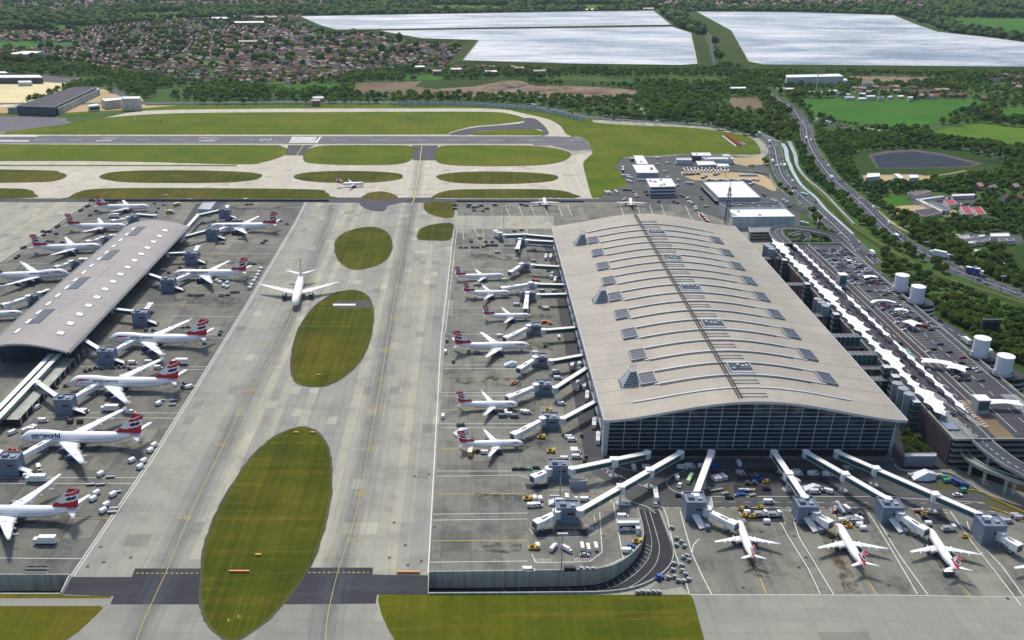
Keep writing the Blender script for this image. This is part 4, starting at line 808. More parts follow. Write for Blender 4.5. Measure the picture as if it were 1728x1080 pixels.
for i, (x, y, wd) in enumerate(((357,29,26),(430,27,36),(395,36,50),(402,68,48),(700,111,16),(730,118,14),(760,115,18),(868,113,16),(818,119,20),(900,118,20),(985,15,24),(1085,13,18),(1232,147,26),(525,168,14))): block('town_block', 'pale long roofed commercial blocks among the far houses', [(x,y),(x+wd,y-.4),(x+wd+1,y+2.2),(x+1,y+2.6)], 9, 'brick_wall', ('white_roof','roof_pale')[i % 2], group='pale commercial blocks of the far town')
block('yard_hut', 'white and yellow roadside yard buildings beyond the perimeter road', [(527,163),(545,162.5),(547,166),(529,166.5)], 6, 'yellow_paint', 'pale_cladding')
# ================================================================== CAR PARK AND FORECOURT
DZ = 18.0; KX0, KX1 = 277.5, 346.0; KY0 = P(1611, 743, DZ).y; KY1 = P(1357, 412, DZ).y
kp = thing('parking_structure', 'multi storey parking structure with a road deck on top right of the terminal', 'car park', ((KX0+KX1)/2, (KY0+KY1)/2, 0))
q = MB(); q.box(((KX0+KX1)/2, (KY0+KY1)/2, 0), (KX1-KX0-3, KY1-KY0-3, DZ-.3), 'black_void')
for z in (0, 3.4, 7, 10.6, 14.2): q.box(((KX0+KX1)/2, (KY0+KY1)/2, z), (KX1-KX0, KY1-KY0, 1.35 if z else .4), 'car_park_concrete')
rel(q, 'storey_band', kp)
q = MB(); q.beam((KX0-.4, KY0+2, 2), (KX0-.4, KY1-2, 2), .5, 15, 'brown_cladding'); rel(q, 'side_screen', kp)
q = MB(); q.box(((KX0+KX1)/2, (KY0+KY1)/2, DZ-.3), (KX1-KX0, KY1-KY0, .3), 'car_park_concrete', top='asphalt'); rel(q, 'deck', kp)
for nm, pa in (('parapet', ((KX0, KY0, KX1+20, KY0), (KX0, KY0, KX0, KY1), (KX1, KY0+2, KX1, KY1), (KX0, KY1, KX1, KY1), (314, KY0+34, 314, KY1))),):
    for a in pa: q = MB(); q.beam((a[0], a[1], DZ), (a[2], a[3], DZ), .7, 1.3 if a[0] != 314 else 1.0, 'wall_concrete'); rel(q, nm, kp)
def deck(name, x0, x1, y0, y1, m, z): 
    q = MB(); q.add([(x0, y0, z), (x1, y0, z), (x1, y1, z), (x0, y1, z)], [(0, 1, 2, 3)], m); return rel(q, name, kp)
deck('bus_lane', 287.5, 294, KY0+12, KY1-4, 'forecourt_paving', DZ+.02); deck('pavement', 278.2, 287.3, KY0+40, KY1-4, 'car_park_concrete', DZ+.03)
deck('bus_lane', 298.5, 313, KY0+20, KY1-4, 'forecourt_paving', DZ+.025); deck('pavement', 278.2, 292, KY0+1, KY0+38, 'car_park_concrete', DZ+.05)
deck('turf_strip', 334, 344, KY0-20, KY0+60, 'car_park_concrete', DZ+.03); deck('pavement', 303, 314, KY0+1, KY0+52, 'dirt', DZ+.06)
mk = STR.setdefault('line_white', MB())
for x, ds in ((290.7, 6), (301.5, None), (305.5, 6), (309.5, None), (318.5, None), (329, 6), (341.5, None)): stripe([(x, KY0+44 if x < 315 else KY0+10), (x, KY1-8)], .3, z=DZ+.08, dash=ds)
for k in range(26): stripe([(291+k*.35, KY0+62-k*1.7), (294+k*.35, KY0+60-k*1.7)], .3, z=DZ+.1)
stripe([(290.6, KY0+64), (300, KY0+18)], .35, z=DZ+.1); stripe([(294, KY0+62), (303, KY0+16)], .35, z=DZ+.1)
for k in range(12): stripe([(303, KY0+50-k*3), (306, KY0+51-k*3)], .4, z=DZ+.1)
def word(x, y, s):      # the letters painted on the lane: B U S
    for pts in ([(0,0),(0,2),(1.2,2),(1.2,1),(0,1)],): stripe([(x+a*s, y+b*s*1.6) for a, b in pts], .35, z=DZ+.1)
word(299, KY0+26, 1.4); word(302.6, KY0+28, 1.4)
for k in range(58):     # bay lines
    y = KY1-26-k*4.6
    if y < KY0+70: break
    stripe([(319, y), (324.5, y)], .15, z=DZ+.08); stripe([(335, y), (341, y)], .15, z=DZ+.08)
q = MB(); q.box((282.5, KY0+16, DZ), (7, 9, 1.2), 'steel', top='node_blue'); rel(q, 'roof_light', kp); q = MB(); q.box((281, KY0+30, DZ), (3, 9, 2), 'dark_steel'); rel(q, 'plant_box', kp)
for px, py, a, h_ in ((1422,463,6,11),(1657,672,7.5,9),(1433,440,3,3)):
    c_ = P(px, py, DZ+h_)
    t_ = thing('stair_tower', {1422: 'tall slim stair tower among the first rows of parked cars', 1657: 'blue green glazed lift tower at the near end of the car park deck', 1433: 'tiny kiosk with a white roof at the car park ramp'}[px], 'tower', (c_.x, c_.y, DZ))
    q = MB(); q.box((0, 0, 0), (a, a, h_), 'grey_cladding'); q.box((0, -a/2-.05, h_*.3), (a*.8, .2, h_*.6), 'bridge_glass'); q.build('shaft', t_); q = MB(); q.box((0, 0, h_), (a+.8, a+.8, .5), 'white_roof'); q.build('roof', t_)
# white fabric canopies
def canopy(label, xc, y0, y1, wf, z0, sag):
    t_ = thing('fabric_canopy', label, 'canopy', (xc, (y0+y1)/2, 0)); q = MB(); n_ = int((y1-y0)/1.0); R = []
    for i in range(n_+1):
        y = y0+(y1-y0)*i/n_; wl, wr = wf(y); zz = z0+sag*(1-abs(math.sin((y-y0)*math.pi/26)))**1.5; 
        R.append([(xc-wl, y, zz-.3), (xc-wl*.5, y, zz+.2), (xc, y, zz+.4), (xc+wr*.5, y, zz+.2), (xc+wr, y, zz-.3)])
    q.loft(R, 'canopy_white', closed=False, cap=False); q.loft([[(a, b, c-.12) for a, b, c in r][::-1] for r in R], 'canopy_white', closed=False, cap=False); rel(q, 'membrane', t_)
    for i in range(6, n_, 18): q = MB(); [q.beam((a[0], a[1], a[2]+.05), (b[0], b[1], b[2]+.05), .16, .08, 'pale_cladding') for a, b in zip(R[i][:-1], R[i][1:])]; rel(q, 'arch_rib', t_)
    k = 0; y = y0+3
    while y < y1: q = MB(); q.cyl((xc-.5, y, DZ), .3, z0-DZ+.8, 'pale_cladding', 8); rel(q, 'mast', t_); y += 18
    return t_
def w1(y):
    m_ = (y-KY0-28) % 62; big = 1 if m_ < 30 else 0; t_ = 1-abs(math.sin((y-KY0)*math.pi/13)); e = max(0, min(1, (y-KY0-20)/6, (KY1-y-1)/8))
    return ((1.6+.8*big+2.4*t_**1.5)*e+.15, (1.4+3.6*big*max(0, min(1, m_/3, (30-m_)/3))+2.6*t_**1.5)*e+.15)
canopy('long scalloped white fabric canopy along the terminal side of the road deck', 280.6, KY0+20, KY1+2, w1, 23.4, .15)
segs = ((KY0+24, KY0+135), (KY0+140, KY0+228), (KY0+233, KY1-16))
for i, (a, b) in enumerate(segs):
    canopy(('nearest narrow scalloped canopy between the bus lanes', 'middle narrow scalloped canopy between the bus lanes', 'farthest narrow scalloped canopy between the bus lanes')[i], 296.2, a, b, lambda y, a=a, b=b: ((.8+1.9*(1-abs(math.sin(y*math.pi/14)))**1.5)*max(.1, min(1, (y-a)/5, (b-y)/5)),)*2, 23.2, .1)
def sail(label, px, py, a, b, rz):
    c_ = P(px, py, DZ+4.5); t_ = thing('shade_sail', label, 'canopy', (c_.x, c_.y, DZ), rz); q = MB()
    pts = smooth([(-a, -b, 0), (0, -b*.75, .8), (a, -b, 0), (a*.85, 0, .6), (a, b, 0), (0, b*.75, .8), (-a, b, 0), (-a*.85, 0, .6)], True, 2)
    q.add([(x, y, 4.5+z) for x, y, z in pts]+[(0, 0, 5.9)], [(i, (i+1) % len(pts), len(pts)) for i in range(len(pts))], 'canopy_white'); q.build('membrane', t_)
    q = MB(); [q.cyl((x, y, 0), .15, 4.4, 'pale_cladding', 6) for x in (-a, a) for y in (-b, b)]; q.build('masts', t_)
sail('bow tie shaped white shade sail on the car park deck', 1468, 467, 6, 3, .1); sail('small white shade sail near the arched shelter', 1521, 523, 5, 2.5, -.3)
sail('large white shade sail beside the curve of the drop off road', 1581, 611, 10, 4, -.35); sail('pointed white shade sail hanging over the outer edge of the deck', 1616, 620, 5, 6, .9); sail('white shade sail over cars in the near right corner', 1692, 679, 11, 3.5, -.1); sail('slanted white shelter sheet next to the red car', 1539, 545, 4.5, 5.5, .45)
c_ = P(1493, 515, DZ+2); q = MB()
arc = [(c_.x+9.5*math.cos(a), c_.y+8*math.sin(a)) for a in np.linspace(.3, 2.9, 14)]; L_, R_ = ribbon_pts(arc, 2.6); q.loft([[(a[0], a[1], DZ+3), (a[0], a[1], DZ+3.4), (b[0], b[1], DZ+3.4), (b[0], b[1], DZ+3)] for a, b in zip(L_, R_)], 'canopy_white', smooth_=False); [q.cyl((a[0], a[1], DZ), .15, 3, 'pale_cladding', 6) for a in arc[::3]]
tag(q.build('shelter'), 'curved white roofed shelter arcing round the deck turning circle', 'shelter')
# round ramps and white tanks
for i, (px, py) in enumerate(((1519,487),(1546,507),(1653,597),(1692,628))):
    b = P(px, py, DZ+2); nm = ('farthest of the four white drums, behind the deck edge', 'second farthest white drum standing on its pale ramp collar', 'third white drum, beside the black gantry screen', 'nearest of the four white drums, above the striped ramp collar')[i]
    t_ = thing('ramp_drum', nm, 'tank', (b.x+3, b.y, 0)); r = 11.5; q = MB()
    for k in range(5): q.cyl((0, 0, 1+k*3.6), r, 1.5, 'white_roof' if i < 2 else 'wall_concrete', 40, top='asphalt'); q.cyl((0, 0, 2.5+k*3.6), r-1.2, 2.1, 'black_void', 32)
    q.build('spiral_ramp', t_); q = MB(); q.cyl((-3, 0, DZ+.9), 5.3, 12.5, 'tank_white', 36, top='white_roof'); q.cyl((-3, 0, DZ+13.4), 5.5, .5, 'white_paint', 36); q.build('drum', t_)
    q = MB(); q.cyl((-3, 0, DZ+.9), 6.2, 1.8, 'pale_cladding', 36, cap=False); q.box((-8.5, 0, DZ+1), (1.4, 1.6, 2.8), 'pale_cladding'); q.box((2.6, 0, DZ+1), (1.4, 1.6, 2.8), 'pale_cladding'); q.build('railing', t_)
# towers, cylinders and footbridges in the gap between terminal and deck
for gi, ys_ in enumerate(((647,656,665),(505,510.5,516),(413,416,420))):
    for j, y in enumerate(ys_):
        c_ = P(0, y, 24); q = MB(); q.cyl((0, 0, 0), 3.1, 24, 'grey_cladding', 24, top='pale_cladding'); q.cyl((0, 0, 24), 3.3, .4, 'steel', 24)
        tag(q.build('vent_shaft', loc=(269.5+j*.6, c_.y, 0)), ('round grey shafts standing close to the near roof corner', 'round grey shafts halfway along the gap', 'round grey shafts at the far end of the gap')[gi], 'shaft', ('near row of shafts', 'middle row of shafts', 'far row of shafts')[gi])
for i, (y, hh) in enumerate(((438,23),(478,23),(512,23.5),(529,23),(618,24),(634,24),(676,22))):
    c_ = P(0, y, hh); q = MB(); q.box((0, 0, 0), (4.5, 5.5, hh), 'bridge_glass', top='pale_cladding'); [q.box((0, 0, z), (4.8, 5.8, .4), 'steel') for z in np.arange(4, hh, 4)]
    tag(q.build('lift_tower', loc=(274 if i < 4 else 273, c_.y, 0)), ('first green glass lift tower from the far end of the gap', 'second green glass lift tower from the far end of the gap', 'third green glass lift tower from the far end of the gap', 'lift tower just nearer than the middle row of round shafts', 'fifth lift tower along the gap, beside the wide canopy', 'lift tower just beyond the near row of round shafts', 'lift tower nearest the camera by the brown screened wall')[i], 'lift tower')
for i, (y, op, lab) in enumerate(((566,0,'farther solid footbridge box with ribbed green sides'),(596,0,'nearer solid footbridge box with ribbed green sides'),(581,1,'open ribbed footbridge between the two solid boxes'),(617,1,'open ribbed footbridge just nearer than the solid boxes'),(636,1,'open ribbed footbridge nearest the round shafts'),(529,1,'open footbridge by the middle round shafts'),(477,1,'slim open footbridge in the far half of the gap'),(433,1,'open footbridge at the far end of the gap'))):
    c_ = P(0, y, 23 if not op else 18); t_ = thing('footbridge', lab, 'bridge', (264, c_.y, 0)); q = MB()
    if op: q.box((0, 0, 16), (27, 7, .5), 'dark_steel'); [q.box((-12+j*2, 0, 16.6), (.5, 7.2, .5), 'steel') for j in range(13)]
    else: q.box((1, 0, 15.5), (21, 7, 7.5), 'bridge_glass', top='dark_steel'); [q.box((-9+j*3.33, 0, 15.4), (.4, 7.3, 7.7), 'steel') for j in range(7)]
    q.build('span', t_); q = MB(); [q.beam((x, 0, 0), (x, 0, 16), .8, .8, 'dark_steel') for x in (-6, 8)]; q.build('piers', t_)
struct(fillsheet('service_road', [(TX1-3, KY0-2), (KX0, KY0-2), (KX0, KY1), (TX1-3, KY1)], 'dark_asphalt', .13))
# looping ramp and exit viaducts
def viaduct(name, label, pts, width, mat='motorway', piers=(), thick=1.2, lane=True):
    w_ = [tuple(P(a, b, z)) for a, b, z in pts]; w_ = smooth(w_, False, 6); L, R = ribbon_pts(w_, width); zz = [p[2] for p in w_]
    t_ = thing(name, label, 'road bridge', (w_[0][0], w_[0][1], 0)); q = MB()
    q.loft([[(l[0], l[1], z-thick), (l[0], l[1], z), (r[0], r[1], z), (r[0], r[1], z-thick)] for l, r, z in zip(L, R, zz)], 'wall_concrete', smooth_=False, mf=lambda i, j: mat if j == 1 else 'wall_concrete'); rel(q, 'deck', t_)
    for S in (L, R):
        q = MB(); [q.beam((a[0], a[1], z0), (b[0], b[1], z1), .45, 1, 'wall_concrete') for a, b, z0, z1 in zip(S[:-1], S[1:], zz[:-1], zz[1:])]; rel(q, 'parapet', t_)
    if lane:
        q = MB(); [q.beam((a[0], a[1], a[2]+.05), (b[0], b[1], b[2]+.05), .35, .03, 'line_white') for a, b in zip(w_[:-1:2], w_[1::2])]; rel(q, 'lane_line', t_)
    for k in piers: p = w_[min(int(k*len(w_)), len(w_)-1)]; q = MB(); q.cyl((p[0], p[1], 0), .9, max(.2, p[2]-thick), 'wall_concrete', 12); rel(q, 'pier', t_)
    EXCL.append(L+R[::-1]); return t_
viaduct('ramp_viaduct', 'looping concrete ramp curling round the far end of the road deck', [(1338,424,18),(1322,408,18),(1311,397,18),(1309,390,18),(1318,385.5,18),(1340,385,17),(1370,389,15),(1401,397,12),(1417,408,9),(1432,425,5),(1450,443,1)], 12, piers=(.25, .35, .45, .55, .65, .75))
viaduct('ramp_viaduct', 'lower inner ramp curving beneath the looping ramp', [(1336,400,9),(1350,394,8),(1362,399,6),(1356,406,4),(1340,409,2)], 7, piers=(.3,))
viaduct('exit_viaduct', 'wide exit road leaving the near corner of the deck on tall piers', [(1628,715,18),(1655,742,18),(1680,764,17.5),(1712,786,17),(1760,810,16),(1820,840,15)], 11, piers=(.35, .62, .85))
viaduct('exit_viaduct', 'slim curved lower ramp passing under the wide exit road', [(1628,765,9),(1640,777,9.5),(1660,789,10),(1690,800,10.5),(1728,813,11),(1800,835,11)], 4.5, mat='car_park_concrete', piers=(.2, .45, .65), lane=False)
# curved yard wall above the plant building, yard perimeter wall
def wall(name, label, pts, h, t_=.5, m='wall_concrete', sm=3, cat='wall'):
    w_ = smooth([tuple(P(a, b)[:2]) for a, b in pts], False, sm) if sm else [tuple(P(a, b)[:2]) for a, b in pts]; L, R = ribbon_pts(w_, t_); q = MB()
    q.loft([[(l[0], l[1], 0), (l[0], l[1], h), (r[0], r[1], h), (r[0], r[1], 0)] for l, r in zip(L, R)], m, smooth_=False); return tag(q.build(name), label, cat)
wall('boundary_wall', 'pale winding wall round the outer side of the vehicle yard', [(1228,288),(1237,290),(1293,295),(1300,304),(1312,319),(1328,332),(1351,347),(1340,350),(1328,350.5)], 3)
wall('boundary_wall', 'tall curved concrete wall above the lower bus road', [(1336,352),(1352,359),(1368,369),(1379,379),(1378,386)], 7)
wall('kerb_wall', 'low kerb wall bounding the planted bank below the deck corner', [(1508,785),(1520,795),(1560,797),(1600,800),(1630,815),(1660,834),(1728,858),(1790,875)], 1.2)
wall('barrier', 'yellow painted barrier rail along the apron edge below the viaducts', [(1634,828),(1655,832),(1690,849),(1728,866),(1790,890)], .9, .4, 'yellow_paint', cat='barrier'); wall('barrier', 'second yellow rail nearest the glass fronted cabins', [(1672,858),(1700,868),(1728,882),(1790,905)], .8, .4, 'yellow_paint', cat='barrier')
wall('blast_fence', 'dark blast fence behind the left apron stands', [(150,339.5),(300,339.6),(555,340)], 2.6, .8, 'dark_steel', 0, 'fence'); wall('blast_fence', 'dark fence behind the small stands north of the terminal', [(770,340.5),(900,341),(985,341)], 2, .8, 'dark_steel', 0, 'fence')
# glazed noise barrier along the perimeter road
pt = [tuple(P(a, b)[:2]) for a, b in smooth([(671,177.5),(740,178),(803,179.5),(860,183),(907,188.5),(950,197),(987,206)], False, 6)]
t_ = thing('noise_barrier', 'pale glazed noise barrier curving along the far perimeter road', 'fence', (*pt[0], 0)); q = MB(); p_ = MB()
for a, b in zip(pt[:-1], pt[1:]): q.beam((*a, .5), (*b, .5), .2, 7, 'stream_water'); p_.beam((*a, 0), (*a, 8), .7, .7, 'white_paint')
rel(q, 'glass_panels', t_); rel(p_, 'posts', t_)
# red antenna array on the grass
a0, a1 = P(1222, 230), P(1245, 247.5); t_ = thing('antenna_array', 'red lattice antenna array standing on the grass near the perimeter bend', 'antenna', tuple(a0)); q = MB()
for k in range(17):
    p = a0.lerp(a1, k/16); q.beam((p.x, p.y, 0), (p.x, p.y, 5), .5, .5, 'red_paint'); q.beam((p.x, p.y, 4), (p.x+7, p.y+3, 4), .3, .3, 'red_paint'); q.beam((p.x+6, p.y+3, 0), (p.x, p.y, 5), .35, .3, 'red_paint')
for z in (1.5, 3.2, 5): q.beam((a0.x, a0.y, z), (a1.x, a1.y, z), .5, .5, 'red_paint')
rel(q, 'lattice', t_); q = MB(); q.beam((a0.x-3, a0.y-3, .2), (a1.x-3, a1.y-3, .2), 1.4, 1.6, 'white_paint'); rel(q, 'equipment_rail', t_)
for x, y in ((1250,244),(1255,246.5)): 
    c_ = P(x, y); q = MB(); q.box((0, 0, 0), (5, 4, 3), 'white_paint'); q.box((0, 0, 3), (5.4, 4.4, .4), 'grey_cladding'); tag(q.build('equipment_hut', loc=tuple(c_)), 'small white equipment huts behind the red antenna array', 'hut', 'huts by the red antenna')
for x, y, lab in ((228,206,'white lattice navigation mast on the far grass, left one'),(270,209,'small red and white marker board on the far grass')):
    c_ = P(x, y); q = MB(); q.beam((0, 0, 0), (0, 0, 9), .8, .8, 'white_paint'); q.box((0, 0, 3), (5, .5, 2.5), 'red_paint' if x > 240 else 'white_paint'); tag(q.build('airfield_marker', loc=tuple(c_)), lab, 'marker')
# lattice mast
c_ = P(1226, 377); t_ = thing('lattice_mast', 'tall grey lattice mast with platforms in front of the white warehouses', 'mast', tuple(c_)); q = MB()
for s0, s1 in ((-1, -1), (1, -1), (1, 1), (-1, 1)): q.tube([(s0*2.2, s1*2.2, 0), (s0*.7, s1*.7, 40)], .3, 'dark_steel', 5)
for k in range(12):
    z = k*3.3; r0 = 2.2-1.5*z/40; r1 = 2.2-1.5*(z+3.3)/40; q.tube([(-r0, -r0, z), (r1, -r1, z+3.3)], .18, 'dark_steel', 4); q.tube([(r0, r0, z), (-r1, r1, z+3.3)], .18, 'dark_steel', 4); q.tube([(-r0, r0, z), (-r1, -r1, z+3.3)], .18, 'dark_steel', 4)
q.build('lattice', t_)
for z, r in ((26, 2.4), (31, 3), (36, 2)): q = MB(); q.cyl((0, 0, z), r, 1.0, 'grey_cladding', 12); q.build('platform', t_)
q = MB(); q.cyl((0, 0, 40), .25, 6, 'red_paint', 6); q.build('antenna', t_)
# tall white gantry at the far depot
c_ = P(1377, 156); q = MB(); q.beam((0, 0, 0), (0, 0, 36), 1.4, 1.4, 'lime_paint'); q.beam((-14, 0, 34), (10, 0, 34), 1, 1, 'lime_paint'); tag(q.build('tower_crane', loc=tuple(c_)), 'pale green crane standing among the sheds beyond the green field', 'crane')
c_ = P(1668, 565, 2); t_ = thing('gantry_screen', 'black framed gantry screen behind the third white drum', 'screen', (c_.x, c_.y, 0)); q = MB(); q.box((0, 0, 0), (14, 2, 15), 'dark_steel'); q.build('frame', t_); q = MB(); q.box((0, -1.15, 2), (11, .2, 11), 'black_void'); q.build('panel', t_)
# ================================================================== AIRCRAFT
def make_plane(kind, L, S, r, zc, xle, cr, ct, sweep, eng, er, el, htail, fin, hump=0, tip=0):
    """returns the parts of an aircraft, nose along +X, wheels on z=0"""
    def prof(t):
        if t < .13: k = math.sqrt(max(0, 1-((.13-t)/.13)**2)); k = .04+.96*k**1.15
        elif t > .66: k = 1-((t-.66)/.34)**1.6*.93
        else: k = 1
        dz = (-.22*r*(1-min(t/.10, 1))**1.5) + (max(0, (t-.66)/.34)**1.5)*r*.72
        return k*r, dz
    def fus(t, a, off=0):
        k, dz = prof(t); R = k+off; z = math.sin(a)*R; y = math.cos(a)*R
        if hump and math.sin(a) > 0: w_ = max(0, min(1, (t-.015)/.06))*max(0, min(1, (.36-t)/.12)); z += hump*w_*math.sin(a)
        return (L/2-t*L, y, zc+dz+z)
    P_ = {}
    q = MB(); ts = [0, .004, .012, .025, .04, .06, .08, .10, .13]+list(np.linspace(.17, .66, 12))+list(np.linspace(.7, 1, 10)); n = 20
    q.loft([[fus(t, 2*math.pi*(j+.5)/n) for j in range(n)] for t in ts], 'aircraft_white', mf=lambda i, j: 'navy' if 12 <= j <= 16 and 7 <= i < 24 and r < 2.3 or (13 <= j <= 15 and 8 <= i < 22) else 'aircraft_white')
    P_['fuselage'] = [q]
    q = MB(); q.add([fus(.028+.0*i, a, .03) for i in (0,) for a in (.7, 2.44)]+[fus(.045, a, .04) for a in (.62, 2.52)], [(0, 1, 3, 2)], 'window_dark')
    for s in (0, 1):
        A = (.15, .7) if not s else (2.44, 2.99); q.add([fus(.03, A[0], .03), fus(.03, A[1], .03), fus(.05, A[1], .03), fus(.05, A[0], .03)], [(0, 1, 2, 3)], 'window_dark')
    P_['cockpit_window'] = [q]
    CW = []
    for s in (0, 1):
        q = MB(); a0, a1 = (.14, .22) if not s else (math.pi-.14, math.pi-.22); T = np.linspace(.12, .80, 24)
        for t0, t1 in zip(T[:-1], T[1:]): q.add([fus(t0, a0, .02), fus(t1, a0, .02), fus(t1, a1, .02), fus(t0, a1, .02)], [(0, 1, 2, 3)], 'grey_text')
        CW.append(q)
    P_['window_band'] = CW; RB = []
    for s in (0, 1):
        q = MB(); f_ = (lambda a: a) if not s else (lambda a: math.pi-a); pr = None; T = np.linspace(.075, .215, 12)
        for i, t in enumerate(T):
            u = i/11; a_ = .62 if u > .25 else .62-.34*(1-u/.25); w_ = .17*(1-u)**.6+.02; cur = (fus(t, f_(a_-w_), .04), fus(t, f_(a_+w_), .04))
            if pr: q.add([pr[0], cur[0], cur[1], pr[1]], [(0, 1, 2, 3)], 'livery_red')
            pr = cur
        RB.append(q)
    P_['ribbon'] = RB
    def foil(x0, y, z, c, th, s): # section in the x-z plane
        return [(x0-c*a, y*s, z+th*c*b) for a, b in ((0, 0), (.08, .45), (.3, .62), (.65, .35), (1, 0), (.65, -.15), (.3, -.3), (.08, -.3))][::-s]
    W_ = []
    xl = L/2-xle*L; hs = S/2
    for s in (-1, 1):
        q = MB(); kx = .36; secs = []
        for f_, c_, th in ((0.03, cr, .13), (kx, cr*.62, .11), (.75, cr*.62+(ct-cr*.62)*(.75-kx)/(1-kx), .1), (1, ct, .09)):
            secs.append(foil(xl-math.tan(math.radians(sweep))*hs*f_, hs*f_, zc-r*.45+hs*f_*.095+(f_**3)*tip, c_, th, s))
        q.loft(secs, 'wing_grey'); 
        for f_ in (.30, .5, .68): # flap fairings
            x = xl-math.tan(math.radians(sweep))*hs*f_-(cr*.62 if f_ < .4 else cr*.45)*.8; q.beam((x, s*hs*f_, zc-r*.6+hs*f_*.095), (x-cr*.24, s*hs*f_, zc-r*.5+hs*f_*.095), .35, .45, 'wing_grey')
        if kind in ('jumbo', 'narrow'): y = hs; x = xl-math.tan(math.radians(sweep))*hs; zt = zc-r*.45+hs*.095; q.add([(x-ct*.2, s*y, zt), (x-ct, s*y, zt), (x-ct*1.15, s*(y+.4), zt+1.8), (x-ct*.7, s*(y+.4), zt+1.8)], [(0, 1, 2, 3), (3, 2, 1, 0)], 'aircraft_white')
        W_.append(q)
    P_['wing'] = W_
    T_ = []
    for s in (-1, 1):
        q = MB(); x = -L/2+.115*L; h2 = htail/2; z = zc+r*.75
        q.loft([foil(x, .0, z, htail*.28, .09, s), foil(x-math.tan(math.radians(36))*h2, h2, z+h2*.1, htail*.10, .08, s)], 'aircraft_white'); T_.append(q)
    P_['tailplane'] = T_
    q = MB(); nu, nv = 14, 22; fh = fin; c0, c1 = fin*1.22, fin*.48; x0 = -L/2+.145*L+c0*.38; z0 = zc+r*.8; sw = fin*.98
    def finp(u, v, s): c = c0+(c1-c0)*v; return (x0-sw*v-c*u, s*(.32*(1-v*.5))*math.sin(math.pi*min(1, u*.9+.08))**.6*r/3+s*.02, z0+fh*v)
    def col(u, v):
        w_ = v+.10*math.sin(3.4*u+.6)-.05
        if w_ < .29: return 'livery_red'
        if .29 <= w_ < .37: return 'aircraft_white'
        if .36 <= w_ < .56: return 'navy' if .30+(.56-w_)*1.0 < u < .86 else 'aircraft_white'
        if .56 <= w_ < .63: return 'aircraft_white'
        if .74 <= w_-.12*u < .80: return 'aircraft_white'
        if u < .14 and w_ < .85: return 'aircraft_white'
        return 'livery_red'
    for s in (-1, 1):
        vs = [finp(u/nu, v/nv, s) for v in range(nv+1) for u in range(nu+1)]
        for v in range(nv):
            for u in range(nu):
                a = v*(nu+1)+u; f_ = (a, a+1, a+nu+2, a+nu+1); q.add([vs[i] for i in (f_ if s > 0 else f_[::-1])], [(3, 2, 1, 0)], col((u+.5)/nu, (v+.5)/nv))
    q.add([finp(u/nu, 1, s) for s in (-1, 1) for u in range(nu+1)], [tuple(range(nu+1))+tuple(range(2*nu+1, nu, -1))], 'livery_red')
    P_['tail_fin'] = [q]
    E_, Y_ = [], []
    for f_ in eng:
        for s in (-1, 1):
            y = hs*f_; x = xl-math.tan(math.radians(sweep))*y+er*1.9; z = zc-r*.45+y*.095-er*1.25; q = MB(); prf = ((0, .86), (.05, 1), (.35, 1.06), (.7, .92), (1, .62)); m_ = 16
            q.loft([[(x-el*a, s*y+er*b*math.cos(6.2832*j/m_), z+er*b*math.sin(6.2832*j/m_)) for j in range(m_)] for a, b in prf], 'navy', mf=lambda i, j: 'engine_metal' if i == 0 else 'navy'); q.loft([[(x-el*a, s*y+er*b*math.cos(6.2832*j/m_), z+er*b*math.sin(6.2832*j/m_)) for j in range(m_)] for a, b in ((.98, .45), (1.22, .2))], 'engine_metal')
            E_.append(q); q2 = MB(); q2.beam((x-el*.25, s*y, z+er*.75), (x-el*1.15, s*y, z+er*1.3), .4, er*.55, 'aircraft_white'); Y_.append(q2)
    P_['engine'] = list(zip(E_, Y_))
    q = MB(); x = L/2-.11*L; q.tube([(x, 0, zc-r*.7), (x, 0, .6)], .14, 'engine_metal'); 
    for s in (-.35, .35): q.tube([(x, s-.12, .5), (x, s+.12, .5)], .5, 'tyre', 12)
    G_ = [q]
    xm = xl-cr*.82
    for s in ((-1, 1) if kind != 'jumbo' else (-1, 1, -.45, .45)):
        q = MB(); y = s*(r*1.25 if kind != 'jumbo' else r*1.7); xx = xm-(3.5 if abs(s) < 1 else 0); q.tube([(xx, y, zc-r*.6), (xx, y, .7)], .2, 'engine_metal')
        for dx in ((0,) if kind == 'narrow' else (-.9, .9)):
            for dy in (-.55, .55): q.tube([(xx+dx, y+dy-.2, .6), (xx+dx, y+dy+.2, .6)], .6, 'tyre', 12)
        G_.append(q)
    P_['landing_gear'] = G_
    return P_, fus
SPEC = dict(
 jumbo=('jumbo', 70.7, 64.4, 3.5, 5.8, .275, 14.6, 4.0, 40, (.37, .66), 1.55, 5.8, 23, 12.4, 1.2),
 triple=('twin', 63.7, 60.9, 3.3, 5.5, .31, 13.5, 2.2, 34, (.33,), 2.15, 7.2, 22, 11.4),
 dream=('twin', 62.8, 60.1, 3.15, 5.3, .31, 12.5, 1.6, 35, (.32,), 2.0, 6.6, 21, 11, 0, 2.4),
 wide=('twin', 54.9, 47.6, 2.75, 4.8, .32, 10.8, 2.6, 33, (.33,), 1.6, 5.6, 18.6, 10.2),
 long=('narrow', 44.5, 34.1, 2.2, 3.8, .35, 7.0, 1.7, 28, (.33,), 1.25, 4.4, 12.8, 7.6),
 medium=('narrow', 37.6, 34.1, 2.2, 3.8, .33, 6.9, 1.7, 28, (.33,), 1.25, 4.4, 12.8, 7.6),
 short=('narrow', 33.8, 34.1, 2.2, 3.8, .30, 6.9, 1.7, 28, (.33,), 1.25, 4.4, 12.8, 7.6))
PL = {}
